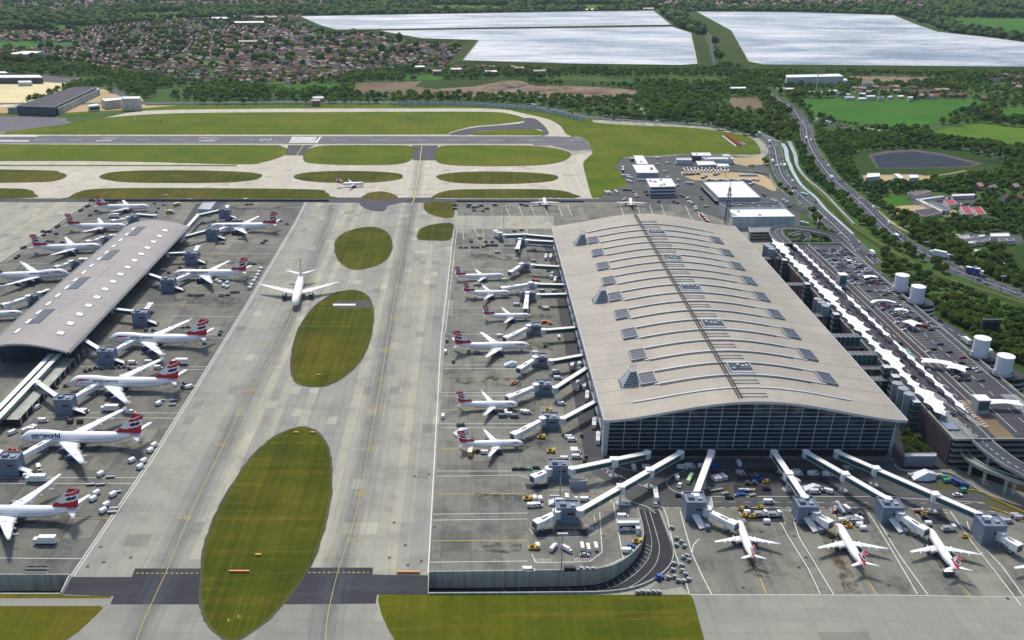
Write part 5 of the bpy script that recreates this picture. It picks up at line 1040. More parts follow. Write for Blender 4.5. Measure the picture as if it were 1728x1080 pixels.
def text_mesh(body, size, m):
    c = bpy.data.curves.new('lettering', 'FONT'); c.body = body; c.size = size; c.offset = .03*size; o = bpy.data.objects.new('t', c); C.objects.link(o)
    bpy.context.view_layer.update(); me = bpy.data.meshes.new_from_object(o.evaluated_get(bpy.context.evaluated_depsgraph_get())); bpy.data.objects.remove(o); me.materials.clear(); me.materials.append(M[m]); return me
TXT = {}
def plane(kind, label, nose, tail, words=None, group=None, sz_=None):
    sp_ = SPEC[kind]; L = sp_[1]; zc = sp_[4]; a = P(*nose, zc); b = P(*tail, zc+sp_[3]*.6); 
    sc_ = sz_ or (Vector(a[:2])-Vector(b[:2])).length/L; a = P(*nose, zc*sc_)
    d_ = Vector((a.x-b.x, a.y-b.y)).normalized(); ctr_ = Vector(a[:2])-d_*L*sc_/2; rz = math.atan2(d_.y, d_.x)
    t_ = thing('airliner', label, 'airliner', (ctr_.x, ctr_.y, .12), rz, group); t_.scale = (sc_,)*3
    if kind not in PL:
        parts, fus = make_plane(*sp_); D = []
        for nm, lst in parts.items():
            for q in lst:
                if nm == 'engine': D.append(('engine', q[0].mesh('engine'), [('pylon', q[1].mesh('pylon'))]))
                else: D.append((nm, q.mesh(nm), []))
        PL[kind] = (D, fus)
    D, fus = PL[kind]
    for nm, me, sub in D:
        if nm == 'ribbon' and words and words[0] == 'oneworld': continue
        o = bpy.data.objects.new(nm, me); C.objects.link(o); o.parent = t_
        for n2, m2 in sub: c = bpy.data.objects.new(n2, m2); C.objects.link(c); c.parent = o
    if words:
        body, size, m, t0 = words
        if words not in TXT: TXT[words] = text_mesh(body, size, m)
        for s in (1, -1):
            ang = .30; p0 = Vector(fus(t0, ang if s > 0 else math.pi-ang, .12)); w_ = max(v.co.x for v in TXT[words].vertices)
            if s < 0: p0.x -= w_
            up = Vector((0, -math.sin(ang)*s, math.cos(ang))).normalized(); xd = Vector((-s, 0, 0)); nn = xd.cross(up)
            o = bpy.data.objects.new('lettering', TXT[words]); C.objects.link(o); o.parent = t_; o.matrix_local = Matrix.Translation(p0)@Matrix((xd, up, nn)).transposed().to_4x4()
    print('plane', kind, round(sc_, 3), [round(v) for v in ctr_]); return t_
BAW = ('BRITISH AIRWAYS', 2.0, 'navy', .235); ONE = ('oneworld', 4.2, 'navy', .115)
plane('wide', 'white airliner with red tail parked farthest back on the left apron', (252.8,348.5), (163.6,347.6))
plane('wide', 'second farthest airliner on the left side of the satellite, beside a dark jetty', (213.4,381.5), (114.3,380))
plane('triple', 'third airliner down the left side of the satellite, nose almost at its roof', (171.5,415.3), (56,416))
plane('jumbo', 'four engined jumbo on the far left edge, tail cut off by the frame', (117,461.5), (-25,463.5), BAW)
plane('triple', 'airliner nose poking in at the left edge beside the satellite roof', (38.3,528), (-82,530))
plane('triple', 'airliner at the far end stand on the right side of the satellite', (354.5,382), (466,379), BAW)
plane('triple', 'red tailed twin jet on the right of the satellite, blue engine by a jetty', (292.9,461), (416,458), BAW)
plane('jumbo', 'farthest of the three jumbos parked beside the left taxi lane', (183.9,571.2), (350,568.5), BAW)
plane('jumbo', 'middle one of the three jumbos parked beside the left taxi lane', (116.7,644.6), (302,642), BAW)
plane('jumbo', 'jumbo with purple oneworld lettering, nearest of the left jumbos', (34.3,738), (240,734), ONE)
plane('dream', 'nearest left airliner with upswept wings, its nose outside the frame', (-75,862), (133.3,859.5))
plane('triple', 'white twin jet taxiing towards the camera between the grass islands', (497.8,512.5), (509,461))
plane('short', 'small airliner taxiing right on the pale taxiway near the runway', (615.4,310), (570.5,309))
plane('long', 'farthest narrow airliner at the big terminal stands', (851.8,465), (768.8,464.5))
plane('medium', 'second farthest narrow airliner at the big terminal, under a long cream jetty', (861.7,494), (784.6,492.5))
plane('medium', 'third narrow airliner at the terminal, a short jetty pointing down to it', (895.8,532.7), (818,531))
plane('wide', 'largest airliner on the terminal stands, with a loader at its tail', (894,582), (768,581.5))
plane('medium', 'narrow airliner second nearest on the terminal stands', (874,682), (775,680))
plane('medium', 'narrow airliner nearest on the terminal stands, yellow truck by its tail', (883,747.5), (777,747.5))
plane('medium', 'left one of the three airliners nosed in at the near right stands', (1246.5,878.5), (1271.5,943.3))
plane('medium', 'middle one of the three airliners at the near right stands, brown stain behind it', (1413,884), (1458,956))
plane('medium', 'right one of the three airliners at the near right stands, small truck by its tail', (1566.5,892.6), (1616,963.5))
plane('medium', 'airliner at the right frame edge, only its wing tip showing', (1742,921), (1796,994))
plane('short', 'left one of two small airliners nosed in behind the terminal', (918,335), (924,354), sz_=1.0)
plane('short', 'right one of two small airliners nosed in behind the terminal', (1063.5,335.5), (1069,354.5), sz_=1.0)
# ================================================================== BOARDING BRIDGES
def bridge(label, A, N, Cb, box=(11, 9.5, 9), za=8, zc=5, big=1.0, piers=(), stair=None, ext=0, glass='bridge_glass', double=None, small=False):
    n_ = P(N[0], N[1], 5); t_ = thing('boarding_bridge', label, 'jet bridge', (n_.x, n_.y, 0)); zt = 6.0
    if A:
        path = [P(*a, za) for a in A]; 
        if ext: d_ = (path[0]-path[1]).normalized(); path[0] = path[0]+d_*ext
        end = Vector((n_.x, n_.y, za)); path[-1] = path[-1].lerp(end, 0) 
        q = MB()
        for a, b in zip(path[:-1], path[1:]):
            q.beam((a.x, a.y, za-1.2), (b.x, b.y, za-1.2), 3.0, 2.8, glass, top='white_roof'); q.beam((a.x, a.y, za+1.5), (b.x, b.y, za+1.5), 3.5, .45, 'white_roof'); q.beam((a.x, a.y, za-1.6), (b.x, b.y, za-1.6), 3.3, .4, 'pale_cladding')
        rel(q, 'fixed_walkway', t_)
        for p in path: q = MB(); q.cyl((p.x, p.y, za-1.7), 2.3, 4.0, 'pale_cladding', 14, top='white_roof'); rel(q, 'rotunda', t_)
        for f_ in piers:
            p = path[0].lerp(path[-1], f_); q = MB(); q.box((p.x, p.y, za-2.2), (4.4, 4.4, 4.8), 'white_roof'); q.beam((p.x, p.y, 0), (p.x, p.y, za-2), 1.1, 1.1, 'tank_white'); q.cyl((p.x, p.y, 0.05), 2.6, .5, 'wall_concrete', 14); rel(q, 'pier', t_)
    w_, dp, h_ = box; q = MB(); q.box((n_.x, n_.y, 0), (w_, dp, h_), 'node_blue', top='node_roof')
    for k in range(1, 4): q.beam((n_.x-w_/2-.03, n_.y-dp/2-.03, h_*k/4), (n_.x+w_/2+.03, n_.y-dp/2-.03, h_*k/4), .08, .14, 'node_roof')
    for k in range(1, 6): q.beam((n_.x-w_/2+w_*k/6, n_.y-dp/2-.05, .4), (n_.x-w_/2+w_*k/6, n_.y-dp/2-.05, h_-.3), .1, .1, 'node_roof')
    rel(q, 'gate_tower', t_); q = MB()
    for a in ((-1, -1, 1, -1), (1, -1, 1, 1), (1, 1, -1, 1), (-1, 1, -1, -1)): q.beam((n_.x+a[0]*w_/2, n_.y+a[1]*dp/2, h_), (n_.x+a[2]*w_/2, n_.y+a[3]*dp/2, h_), .4, .8, 'node_blue')
    q.box((n_.x-w_*.2, n_.y, h_), (3.2, 3, 1.5), 'node_blue', top='node_roof'); q.box((n_.x+w_*.22, n_.y-1, h_), (2.2, 2, .9), 'grey_cladding'); rel(q, 'roof', t_)
    q = MB(); q.box((n_.x+w_*.12, n_.y-dp/2-.2, h_*.62), (w_*.3, .3, .8), 'window_dark'); q.box((n_.x+w_*.28, n_.y-dp/2-.25, h_*.7), (.8, .3, .8), 'red_paint'); rel(q, 'sign', t_)
    if stair:
        s = stair; q = MB()
        if s == 'f': q.beam((n_.x-.5, n_.y-dp/2, 4.2), (n_.x+2.5, n_.y-dp/2-7.5, .6), 4.2, .35, 'white_roof'); q.box((n_.x+4.6, n_.y-dp/2-6.4, 0), (2.4, 5, 2.6), 'node_roof')
        else: q.beam((n_.x+w_/2, n_.y-3, 4.6), (n_.x+w_/2+8, n_.y-3, 1.2), 3.6, .35, 'white_roof'); q.box((n_.x+w_/2+4, n_.y-2.2, 0), (8, 2.4, 2.2), 'black_void')  # black box below the sloping flight stands in for the shadow there
        rel(q, 'stair', t_)
    if Cb:
        cabs = [Cb] if not double else [Cb, double]
        for cb in cabs:
            c_ = P(*cb, zc); o_ = Vector((n_.x, n_.y, zt)); d_ = Vector((c_.x-n_.x, c_.y-n_.y, 0)); Ld = d_.length; d_.normalize(); k = min(w_/2/max(abs(d_.x), .01), dp/2/max(abs(d_.y), .01)); s0 = o_+d_*(k+.5); s0.z = zt; m_ = s0.lerp(c_, .5); e_ = c_-d_*2.4
            q = MB(); q.cyl((s0.x, s0.y, zt-2.0), 2.4, 4.6, 'pale_cladding', 14, top='white_roof'); q.beam((s0.x, s0.y, 0), (s0.x, s0.y, zt-2), 1.2, 1.2, 'steel'); rel(q, 'rotunda', t_)
            q = MB(); q.beam((s0.x, s0.y, zt-1.1), (m_.x, m_.y, m_.z-1.1), 3.0, 2.7, 'aircraft_white'); rel(q, 'tunnel', t_); q = MB(); q.beam((m_.x-d_.x*3, m_.y-d_.y*3, m_.z-1.3), (e_.x, e_.y, c_.z-1.35), 3.6, 3.15, 'aircraft_white')
            nrm = Vector((-d_.y, d_.x, 0))
            for s in (-1, 1):
                for f_ in (.15, .45, .75): a = m_.lerp(e_, f_)+nrm*s*1.83; b = m_.lerp(e_, f_+.17)+nrm*s*1.83; q.beam((a.x, a.y, a.z-.2), (b.x, b.y, b.z-.2), .06, .35, 'window_dark')
            tm = m_.lerp(e_, .4); q.beam((tm.x-d_.x*1.5, tm.y-d_.y*1.5, tm.z+1.85), (tm.x+d_.x*2.5, tm.y+d_.y*2.5, tm.z+1.75), .5, .3, 'dark_steel'); rel(q, 'tunnel', t_)
            q = MB(); q.box((c_.x, c_.y, c_.z-1.8), (4.4, 4.4, 3.9), 'aircraft_white', math.atan2(d_.y, d_.x)); q.box((c_.x+d_.x*2.2, c_.y+d_.y*2.2, c_.z-1.5), (.9, 3.4, 3.2), 'dark_steel', math.atan2(d_.y, d_.x)); rel(q, 'cab', t_)
            b_ = m_.lerp(c_, .62); q = MB(); q.beam((b_.x+nrm.x*1.6, b_.y+nrm.y*1.6, .6), (b_.x+nrm.x*1.6, b_.y+nrm.y*1.6, b_.z-1), .45, .45, 'steel'); q.beam((b_.x-nrm.x*1.6, b_.y-nrm.y*1.6, .6), (b_.x-nrm.x*1.6, b_.y-nrm.y*1.6, b_.z-1), .45, .45, 'steel'); q.beam((b_.x-nrm.x*2, b_.y-nrm.y*2, .5), (b_.x+nrm.x*2, b_.y+nrm.y*2, .5), 1, .7, 'steel')
            for s in (-1.9, 1.9): w = b_+nrm*s; q.tube([(w.x-nrm.x*.3, w.y-nrm.y*.3, .55), (w.x+nrm.x*.3, w.y+nrm.y*.3, .55)], .55, 'tyre', 10)
            rel(q, 'wheel_bogie', t_)
            if big > 1:
                g_ = c_-d_*7; q = MB(); 
                for k in range(5): a = g_-d_*k*2.2+nrm*-2.4; q.beam((a.x, a.y, 0), (a.x-d_.x*1.8, a.y-d_.y*1.8, 3.6), .18, .18, 'pale_cladding')
                rel(q, 'lattice', t_)
    return t_
bridge('upper long jetty reaching left from the glass front to the ramp side stands', [(1092,768),(965,795)], (943,792), (903,807), piers=(.45,), za=9, box=(12,8,9))
bridge('longest diagonal jetty crossing the service road to the tower above the ramp', [(1148,768),(979,865)], (957,863), (908,884), piers=(.33,.62), za=9, box=(12,8,9))
bridge('short straight jetty serving the left airliner of the near right stands', [(1200,767),(1173,840)], (1171,857), (1236,886), za=9, box=(10.5,10.5,11), stair='f', big=2)
bridge('jetty serving the middle airliner of the near right stands', [(1306,767),(1357,843)], (1358,862), (1396,883), piers=(.5,), za=9, box=(10.5,10.5,10), stair='f')
bridge('long slanting jetty serving the right airliner of the near right stands', [(1360,767),(1497,846)], (1500,863), (1557,895), piers=(.5,), za=9, box=(11,10.5,10), stair='f')
bridge('longest rightward jetty ending at the grey tower on the right frame edge', [(1413,767),(1664,877)], (1668,896), (1714,922), piers=(.28,.68), za=9, box=(11.5,11,11))
LJ = 'jetty from the terminal side wall '
bridge(LJ+'to the nearest narrow airliner', [(1001,683),(950,710)], (928,707), (869,735), ext=8, box=(11,9,7))
bridge(LJ+'to the second nearest narrow airliner', [(987,626),(937,658)], (918,651), (860,672), ext=8, box=(11,9,7))
bridge(LJ+'over an empty stand with white vans beside it', [(980,603),(930,612)], (910,605), (878,624), ext=8, box=(11,8,7))
bridge(LJ+'to the large airliner with the loader', [(966,556),(918,560)], (900,552), (855,572), ext=8, box=(11,8,7))
bridge(LJ+'with its tunnel pointing straight down at the third airliner', [(953,499),(909,500)], (890,496), (887,523), ext=8, box=(13,9,7))
bridge('cream jetty above the second farthest narrow airliner', [(946,483),(905,482)], (900,482), (849,488), ext=8, box=(4,4,6))
bridge(LJ+'with folded tunnel right of the farthest narrow airliner', [(937,452),(899,450)], (884,448), (862,461), ext=8, box=(10,8,7))
bridge('farthest but one jetty behind the flat white screen', [(931,410),(890,408)], (878,406), (873,422), ext=6, box=(9,8,6))
bridge('farthest jetty on the terminal side, its cab pointing up and left', [(930,402),(885,398),(851,399)], (846,399), (836,392), ext=6, box=(4,4,6))
TB = dict(box=(11.5, 9, 10.5), za=8, stair='s')
bridge('jetty leaving the far right corner of the satellite towards the back stands', [(308.5,394),(334.5,365),(371,357)], (380,362), (384,350), **TB)
bridge('satellite jetty reaching the airliner on the far end stand', [(308.5,402),(350,391)], (359,396), (388,382), **TB)
bridge('satellite jetty at the empty stand behind the red tailed twin jet', [(283,430),(313,429)], (324,436), (334,419), **TB)
bridge('satellite jetty reaching the red tailed twin jet', [(248,464),(274.7,473)], (285,481), (322,463), **TB)
bridge('satellite jetty at the empty stand just above the first jumbo', [(190.6,524),(226,528)], (238.5,537), (254,516), **TB)
bridge('satellite jetty reaching the farthest of the left jumbos', [(141.7,576),(168,592)], (181.5,602), (228,575), big=2, **TB)
bridge('jetty from the low deck reaching the middle left jumbo', [(64,649),(95,671)], (111,684), (165,650), big=2, **TB)
bridge('grey tower jetty reaching the jumbo with purple lettering', [(-30,741),(0,768)], (19,784), (86,744), big=2, **TB)
bridge('farthest jetty on the left side of the satellite', [(262,366),(234,364)], (226,370), (192,374), box=(9,8,8))
bridge('second farthest jetty on the left side of the satellite', [(197,399),(188,400)], (182,404), (149,409), box=(8,7,7))
bridge('third jetty down the left side of the satellite', [(145,440),(137,440)], (128,444), (97,452), box=(6,6,7))
bridge('nearest visible jetty on the left side of the satellite', [(80,493),(68,497)], (57,503), (8,516), box=(6,6,7))
# ================================================================== VEHICLES
VM = {}
def wheels(q, L, w, r=.36, n=2):
    for k in range(n):
        x = -L*.32+k*L*.64/(n-1)
        for s in (-1, 1): q.tube([(x, s*(w/2-.12), r), (x, s*(w/2+.04), r)], r, 'tyre', 8)
def vmesh(kind, col):
    key = (kind, col)
    if key in VM: return VM[key]
    q = MB()
    if kind == 'car':
        L, w = 4.4, 1.8
        R = [[(x, y*w/2, z) for y, z in ((-1, .35), (-1, a), (-.92, a+.08), (.92, a+.08), (1, a), (1, .35))] for x, a in ((2.2, .55), (2.0, .78), (1.0, .88), (-1.9, .9), (-2.2, .72))]; q.loft(R, col, smooth_=False)
        q.loft([[(x, -.8, .95), (x-.0, -.62, z), (x, .62, z), (x, .8, .95)] for x, z in ((1.05, .98), (.35, 1.42), (-1.1, 1.44), (-1.85, 1.0))], 'window_dark', smooth_=False); q.box((-.35, 0, 1.40), (1.45, 1.2, .06), col); wheels(q, L, w)
    elif kind == 'van':
        L, w = 5.6, 2.05
        q.loft([[(x, -w/2, .4), (x, -w/2*.96, z), (x, w/2*.96, z), (x, w/2, .4)] for x, z in ((2.8, 1.0), (2.3, 1.2), (1.55, 2.15), (-2.75, 2.25), (-2.8, .5))], col, smooth_=False)
        q.add([(2.32, -.85, 1.24), (2.32, .85, 1.24), (1.62, .8, 2.12), (1.62, -.8, 2.12)], [(0, 1, 2, 3)], 'window_dark')
        for s in (-1, 1): q.box((1.1, s*(w/2), 1.3), (1.1, .06, .6), 'window_dark')
        wheels(q, L, w)
    elif kind == 'truck':
        q.box((-1.1, 0, .9), (7.2, 2.5, 2.9), col, top='white_paint'); q.box((3.6, 0, .6), (1.9, 2.3, 2.2), 'car_white'); q.box((4.45, 0, 1.6), (.3, 2.1, .9), 'window_dark'); q.box((0, 0, .5), (9, 1.2, .4), 'dark_steel'); wheels(q, 9, 2.4, .5, 3)
    elif kind == 'bus':
        q.loft([[(x, -1.27, .4), (x, -1.27, z), (x, -1.1, z+.15), (x, 1.1, z+.15), (x, 1.27, z), (x, 1.27, .4)] for x, z in ((6, 2.5), (5.9, 2.95), (-5.9, 3.0), (-6, 2.6))], col, smooth_=False)
        for s in (-1, 1):
            for k in range(7): q.box((-4.7+k*1.5, s*1.28, 1.5), (1.25, .06, .95), 'window_dark')
        q.box((6.0, 0, 1.3), (.1, 2.2, 1.3), 'window_dark'); q.box((1, 0, 3.1), (2.2, 1.6, .3), 'pale_cladding'); wheels(q, 12, 2.4, .5)
    elif kind == 'tanker':
        R = [[(x, 1.15*math.cos(a), 1.9+1.05*math.sin(a)) for a in np.linspace(0, 6.283, 13)[:-1]] for x in (2.2, -4.4)]; q.loft(R, col); q.box((3.5, 0, .6), (1.9, 2.3, 2.1), 'yellow_paint'); q.box((4.4, 0, 1.5), (.2, 2, .8), 'window_dark'); q.box((-.5, 0, .5), (8.5, 1.6, .5), 'dark_steel'); wheels(q, 9, 2.3, .5, 3)
    elif kind == 'container':
        q.prism([(-1.6, -1.2), (1.6, -1.2), (1.6, 1.2), (-1.6, 1.2)], .5, 1.1, col); q.loft([[(x, -1.2*k, 1.1), (x, -1.2*k, 1.9), (x, -.8*k, 2.3), (x, .8*k, 2.3), (x, 1.2*k, 1.9), (x, 1.2*k, 1.1)] for x, k in ((1.6, 1), (-1.6, 1))], col, smooth_=False); q.box((0, 0, .3), (4, 2.2, .2), 'dark_steel'); wheels(q, 3.6, 2.2, .25)
    elif kind == 'dolly':
        q.box((0, 0, .45), (4.2, 2.4, .22), col); q.beam((2, 0, .45), (3.4, 0, .35), .15, .12, 'steel'); q.box((0, -1.15, .67), (4.2, .12, .45), col); q.box((0, 1.15, .67), (4.2, .12, .45), col); wheels(q, 4, 2.2, .28)
    elif kind == 'tug':
        q.box((0, 0, .4), (3.4, 1.7, .8), col); q.box((-.5, 0, 1.2), (1.3, 1.5, .9), 'window_dark'); q.box((-.5, 0, 2.1), (1.5, 1.6, .1), col); wheels(q, 3.4, 1.8, .4)
    elif kind == 'loader':
        q.box((0, 0, .6), (8, 2.8, .7), col); q.box((3, 0, 1.3), (2, 2.8, 2.2), 'car_white'); q.box((-1.2, 0, 2.6), (5, 2.6, .3), 'steel')
        for x in (-3, .8): q.tube([(x, -1.2, 1.2), (x+1.6, -1.2, 2.7)], .15, 'dark_steel', 5); q.tube([(x, 1.2, 1.2), (x+1.6, 1.2, 2.7)], .15, 'dark_steel', 5)
        wheels(q, 8, 2.6, .45)
    elif kind == 'stairs':
        q.box((0, 0, .5), (7, 2.2, .5), col); q.beam((-3.2, 0, 1), (2.6, 0, 4), 1.8, .5, 'pale_cladding'); q.box((3.1, 0, 3.9), (1.6, 2, .3), 'pale_cladding'); q.beam((3, .8, 1), (3, .8, 4), .2, .2, 'steel'); q.beam((3, -.8, 1), (3, -.8, 4), .2, .2, 'steel'); wheels(q, 6.5, 2.1, .4)
    elif kind == 'wedge':
        q.loft([[(-4.5, -2.4, .4), (-4.5, 2.4, .4), (-4.5, 2.4, .8), (-4.5, -2.4, .8)], [(1, -2.6, .4), (1, 2.6, .4), (1, 1.6, 3.6), (1, -1.6, 3.6)], [(4.5, -1.6, .4), (4.5, 1.6, .4), (4.5, 1, 2.6), (4.5, -1, 2.6)]], 'tank_white', smooth_=False)
    elif kind == 'mixer':
        q.box((0, 0, .6), (5, 2.3, .7), 'yellow_paint'); q.box((1.7, 0, 1.3), (1.3, 2, 1.2), 'yellow_paint'); q.box((-.6, .2, 1.3), (2, 1.4, .9), 'dark_steel'); q.beam((-2, 0, 1.3), (.6, 0, 3.2), .35, .35, 'yellow_paint'); wheels(q, 5, 2.2, .45)
    me = q.mesh(kind); VM[key] = me; return me
LM = [(252,349,'the farthest left airliner'),(165,382,'the second farthest left airliner'),(115,416,'the third left airliner'),(50,462,'the cut off far left jumbo'),(410,380,'the airliner on the far end stand'),(355,460,'the red tailed twin jet'),(265,570,'the farthest left jumbo'),(205,643,'the middle left jumbo'),(135,737,'the jumbo with purple lettering'),(60,860,'the nearest left airliner'),(20,784,'the nearest left grey tower'),(111,684,'the grey tower below the satellite'),(440,480,'the left stand line'),(240,800,'the stand line near the purple lettered jumbo'),(75,940,'the near left corner of the apron'),(300,346,'the head of the left apron'),(20,640,'the low concrete deck'),
 (810,464,'the farthest terminal airliner'),(820,493,'the second farthest terminal airliner'),(855,531,'the third terminal airliner'),(830,580,'the large terminal airliner'),(825,681,'the second nearest terminal airliner'),(830,746,'the nearest terminal airliner'),(945,430,'the far end of the terminal side road'),(965,520,'the middle of the terminal side road'),(985,650,'the near end of the terminal side road'),(905,620,'the empty jetty with the vans'),(943,795,'the upper ramp side jetty'),(957,863,'the long diagonal jetty'),(930,930,'the white hatched bay by the ramp wall'),(1060,880,'the white cabins by the ramp'),(900,400,'the farthest terminal jetty'),(820,400,'the empty stand behind the terminal jetties'),(860,350,'the small stands behind the terminal'),
 (1160,800,'the roundabout under the glass front'),(1300,800,'the glass front between the jetties'),(1245,880,'the left near stand airliner'),(1330,790,'the yellow marked equipment area'),(1415,900,'the middle near stand airliner'),(1565,910,'the right near stand airliner'),(1410,810,'the road under the long jetty'),(1560,810,'the blue tarpaulins below the deck corner'),(1680,850,'the yellow rail under the viaducts'),(1160,950,'the curved ramp road'),(1260,850,'the near stand service road'),
 (1060,310,'the grass corner of the vehicle yard'),(1110,310,'the three storey office'),(1190,290,'the sandy truck park'),(1180,340,'the lane right of the office'),(1320,335,'the yard behind the plant building'),(1240,305,'the big white warehouse'),(1150,270,'the rear sheds of the yard')]
LABC = {}
CN = dict(car_white='white', car_silver='silver', car_black='black', car_blue='dark blue', car_red='red', car_grey='grey', yellow_paint='yellow', orange_paint='orange', dark_steel='dark', lime_paint='lime green', blue_paint='blue', red_paint='red', green_paint='green', white_paint='white', pale_cladding='pale grey', steel='grey', brown_cladding='brown', tank_white='white')
KN = dict(car=('car', 'car', 'car'), van=('van', 'van', 'van'), truck=('box_truck', 'box truck', 'truck'), bus=('bus', 'bus', 'bus'), tanker=('tanker_truck', 'tanker truck', 'truck'), container=('cargo_container', 'cargo container on a dolly', 'container'), dolly=('baggage_dolly', 'empty flat dolly', 'dolly'), tug=('tug', 'small tug', 'tug'), loader=('cargo_loader', 'cargo loader', 'loader'), stairs=('boarding_stairs', 'truck with boarding stairs', 'stairs'), wedge=('equipment_shelter', 'pale wedge shaped cover', 'cover'), mixer=('service_lift', 'service lift vehicle', 'lift'))
def put(kind, col, loc, rz, label, group=None, sc_=1.0):
    o = bpy.data.objects.new(KN[kind][0], vmesh(kind, col)); C.objects.link(o); o.location = loc; o.rotation_euler = (0, 0, rz); o.scale = (sc_,)*3
    tag(o, label, KN[kind][2]); LABC.setdefault(label, []).append(o); return o
def V(kind, col, pts, rz=0, z=.12, sc_=1.12):
    sc_ *= .9
    for pt_ in pts:
        px, py = pt_[:2]; r = math.radians(pt_[2] if len(pt_) > 2 else rz); c_ = P(px, py, .8)
        lm = min(LM, key=lambda l: (l[0]-px)**2+((l[1]-py)*1.6)**2)[2]; put(kind, col, (c_.x, c_.y, z), r, f'{CN[col]} {KN[kind][1]} near {lm}', None, sc_)
A_, B_, D_, E2, G2, H2, K2, J2 = (200,330,5.76), (100,480,4.91), (0,640,5.4), (0,780,3.6), (0,500,3.6), (0,330,5.685), (700,480,3.375), (860,760,5.4)
V('container', 'white_paint', Q(*A_, [(1385,712),(1366,745),(1350,775),(1332,808),(1314,835),(1292,872),(1276,900),(955,830),(985,845),(1045,815),(1055,850),(1020,880),(1055,890)]), 60)
V('container', 'white_paint', Q(*G2, [(935,908),(912,940),(872,1004),(850,1040),(962,655),(800,1000)])+Q(*E2, [(585,190),(565,226),(685,200),(645,262),(625,298),(610,75)]), 60, sc_=1.25)
V('dolly', 'steel', Q(*E2, [(670,84),(710,175),(680,298),(690,275),(550,130),(610,130)])+Q(*G2, [(980,630),(1053,628),(1047,655)]), 10, sc_=1.25)
V('dolly', 'dark_steel', Q(*E2, [(185,645),(250,645),(178,668),(243,668)])+Q(*A_, [(960,465),(1010,465),(1430,437),(1400,460),(1245,85),(1290,84),(760,698),(830,698),(700,965),(760,968),(810,966),(1000,970),(1060,965),(1110,938),(1150,938),(1240,665),(1290,660),(1320,662)])+Q(*H2, [(600,445),(660,440),(460,437),(500,440),(1060,65),(1100,66)]), 0, sc_=1.2)
V('container', 'dark_steel', Q(*H2, [(830,105),(848,98),(770,145),(785,135),(920,148),(865,190),(545,300),(560,290),(480,345),(420,380),(440,350),(410,345),(540,368),(215,505),(235,495),(155,598),(175,580)]), 55)
V('truck', 'white_paint', Q(*H2, [(1090,205)])+Q(*B_, [(1000,655),(420,1042)])+Q(*D_, [(330,925)])+Q(*E2, [(275,488)]), 180, sc_=1.35)
V('van', 'car_white', Q(*B_, [(610,650),(745,645),(820,690),(1080,850,40),(590,1060)])+Q(*D_, [(340,258,70),(120,485,60),(355,810,-60),(770,290),(395,378),(265,885),(240,465,60),(290,460)]), 0, sc_=1.25)
V('van', 'car_silver', Q(*A_, [(1190,418),(820,262),(375,880),(700,45),(440,725),(1130,245),(1180,245),(980,256),(1020,250),(905,290),(650,612)])+Q(*B_, [(290,598)]), 10)
V('tug', 'car_grey', Q(*B_, [(220,716),(260,705),(305,692),(355,697),(450,690),(500,688),(545,686),(585,698),(1338,392,60),(1330,412,60),(1205,487),(1035,820),(1025,850),(1025,352),(1070,352),(720,378),(780,378)])+Q(*D_, [(600,60),(510,75),(620,360)])+Q(*A_, [(1640,275),(1580,243),(490,750),(600,700),(350,75),(440,92),(390,125),(370,160)]), 0)
V('container', 'brown_cladding', Q(*D_, [(640,388),(730,388)]), 0, sc_=1.2); V('truck', 'yellow_paint', Q(*A_, [(505,168),(570,95,50)]), 0); V('wedge', 'tank_white', Q(*D_, [(285,440)]), 0, sc_=.9); V('tug', 'red_paint', Q(*D_, [(100,645),(140,650)]), 0)
V('van', 'car_grey', Q(*K2, [(183,318,90),(219,435,90),(355,392),(262,800),(568,752),(500,750),(600,60)]), 0); V('van', 'car_white', Q(*K2, [(175,382,90),(487,293),(160,750,90),(402,957),(517,722,90),(805,497),(815,533),(820,662),(835,680),(880,870),(895,885),(912,942),(922,982),(855,992),(640,730),(540,740),(625,725),(690,390),(820,300,90),(750,135),(580,115)]), 0)
V('loader', 'yellow_paint', Q(*K2, [(305,378,90)]), 0, sc_=1.0); V('truck', 'yellow_paint', Q(*K2, [(317,958,85)]), 0, sc_=1.15); V('tug', 'dark_steel', Q(*K2, [(355,950,80),(270,800),(975,982,80),(950,860,80),(570,560,0),(745,350,0)]), 0)
V('wedge', 'tank_white', Q(*K2, [(545,458),(262,845,30)])+Q(*J2, [(430,478)])+[(1370,825)], 0, sc_=1.1)
V('bus', 'car_white', Q(*K2, [(897,462,82),(937,474,82),(927,583,82),(965,577,82),(981,642,82),(1021,795,82),(1043,882,82)])+Q(760,370,5.684, [(915,370,82),(962,367,82),(972,547,82),(1003,592,82)]), 82)
V('van', 'car_silver', Q(760,370,5.684, [(880,688),(1000,692),(760,302),(805,296),(950,492),(800,402),(925,860),(910,855),(455,320),(252,630),(290,765),(640,822),(520,740)]), 0)
V('dolly', 'dark_steel', Q(760,370,5.684, [(100,270),(150,270),(215,268),(260,268),(320,262),(220,775),(245,770)]), 0); V('container', 'car_grey', Q(760,370,5.684, [(350,250),(380,250),(410,250),(440,250),(200,215),(340,215),(400,218)]), 0)
V('tug', 'orange_paint', Q(760,370,5.684, [(890,990),(920,985),(960,1000),(800,580),(840,585)])+Q(*K2, [(560,565),(740,215)]), 0); V('van', 'lime_paint', Q(760,370,5.684, [(525,583)]), 0)
V('mixer', 'yellow_paint', Q(*J2, [(165,440),(215,888),(1160,832),(110,1000,0)][:3])+Q(*K2, [(720,870),(775,950),(760,720)]), 0); V('container', 'white_paint', Q(*J2, [(230,440),(280,445),(255,875)]), 90); V('car', 'car_black', Q(*J2, [(57,168),(118,168),(240,155),(695,40,80),(685,90,80)]), 0, sc_=1.25); V('car', 'green_paint', Q(*J2, [(177,168)]), 0)
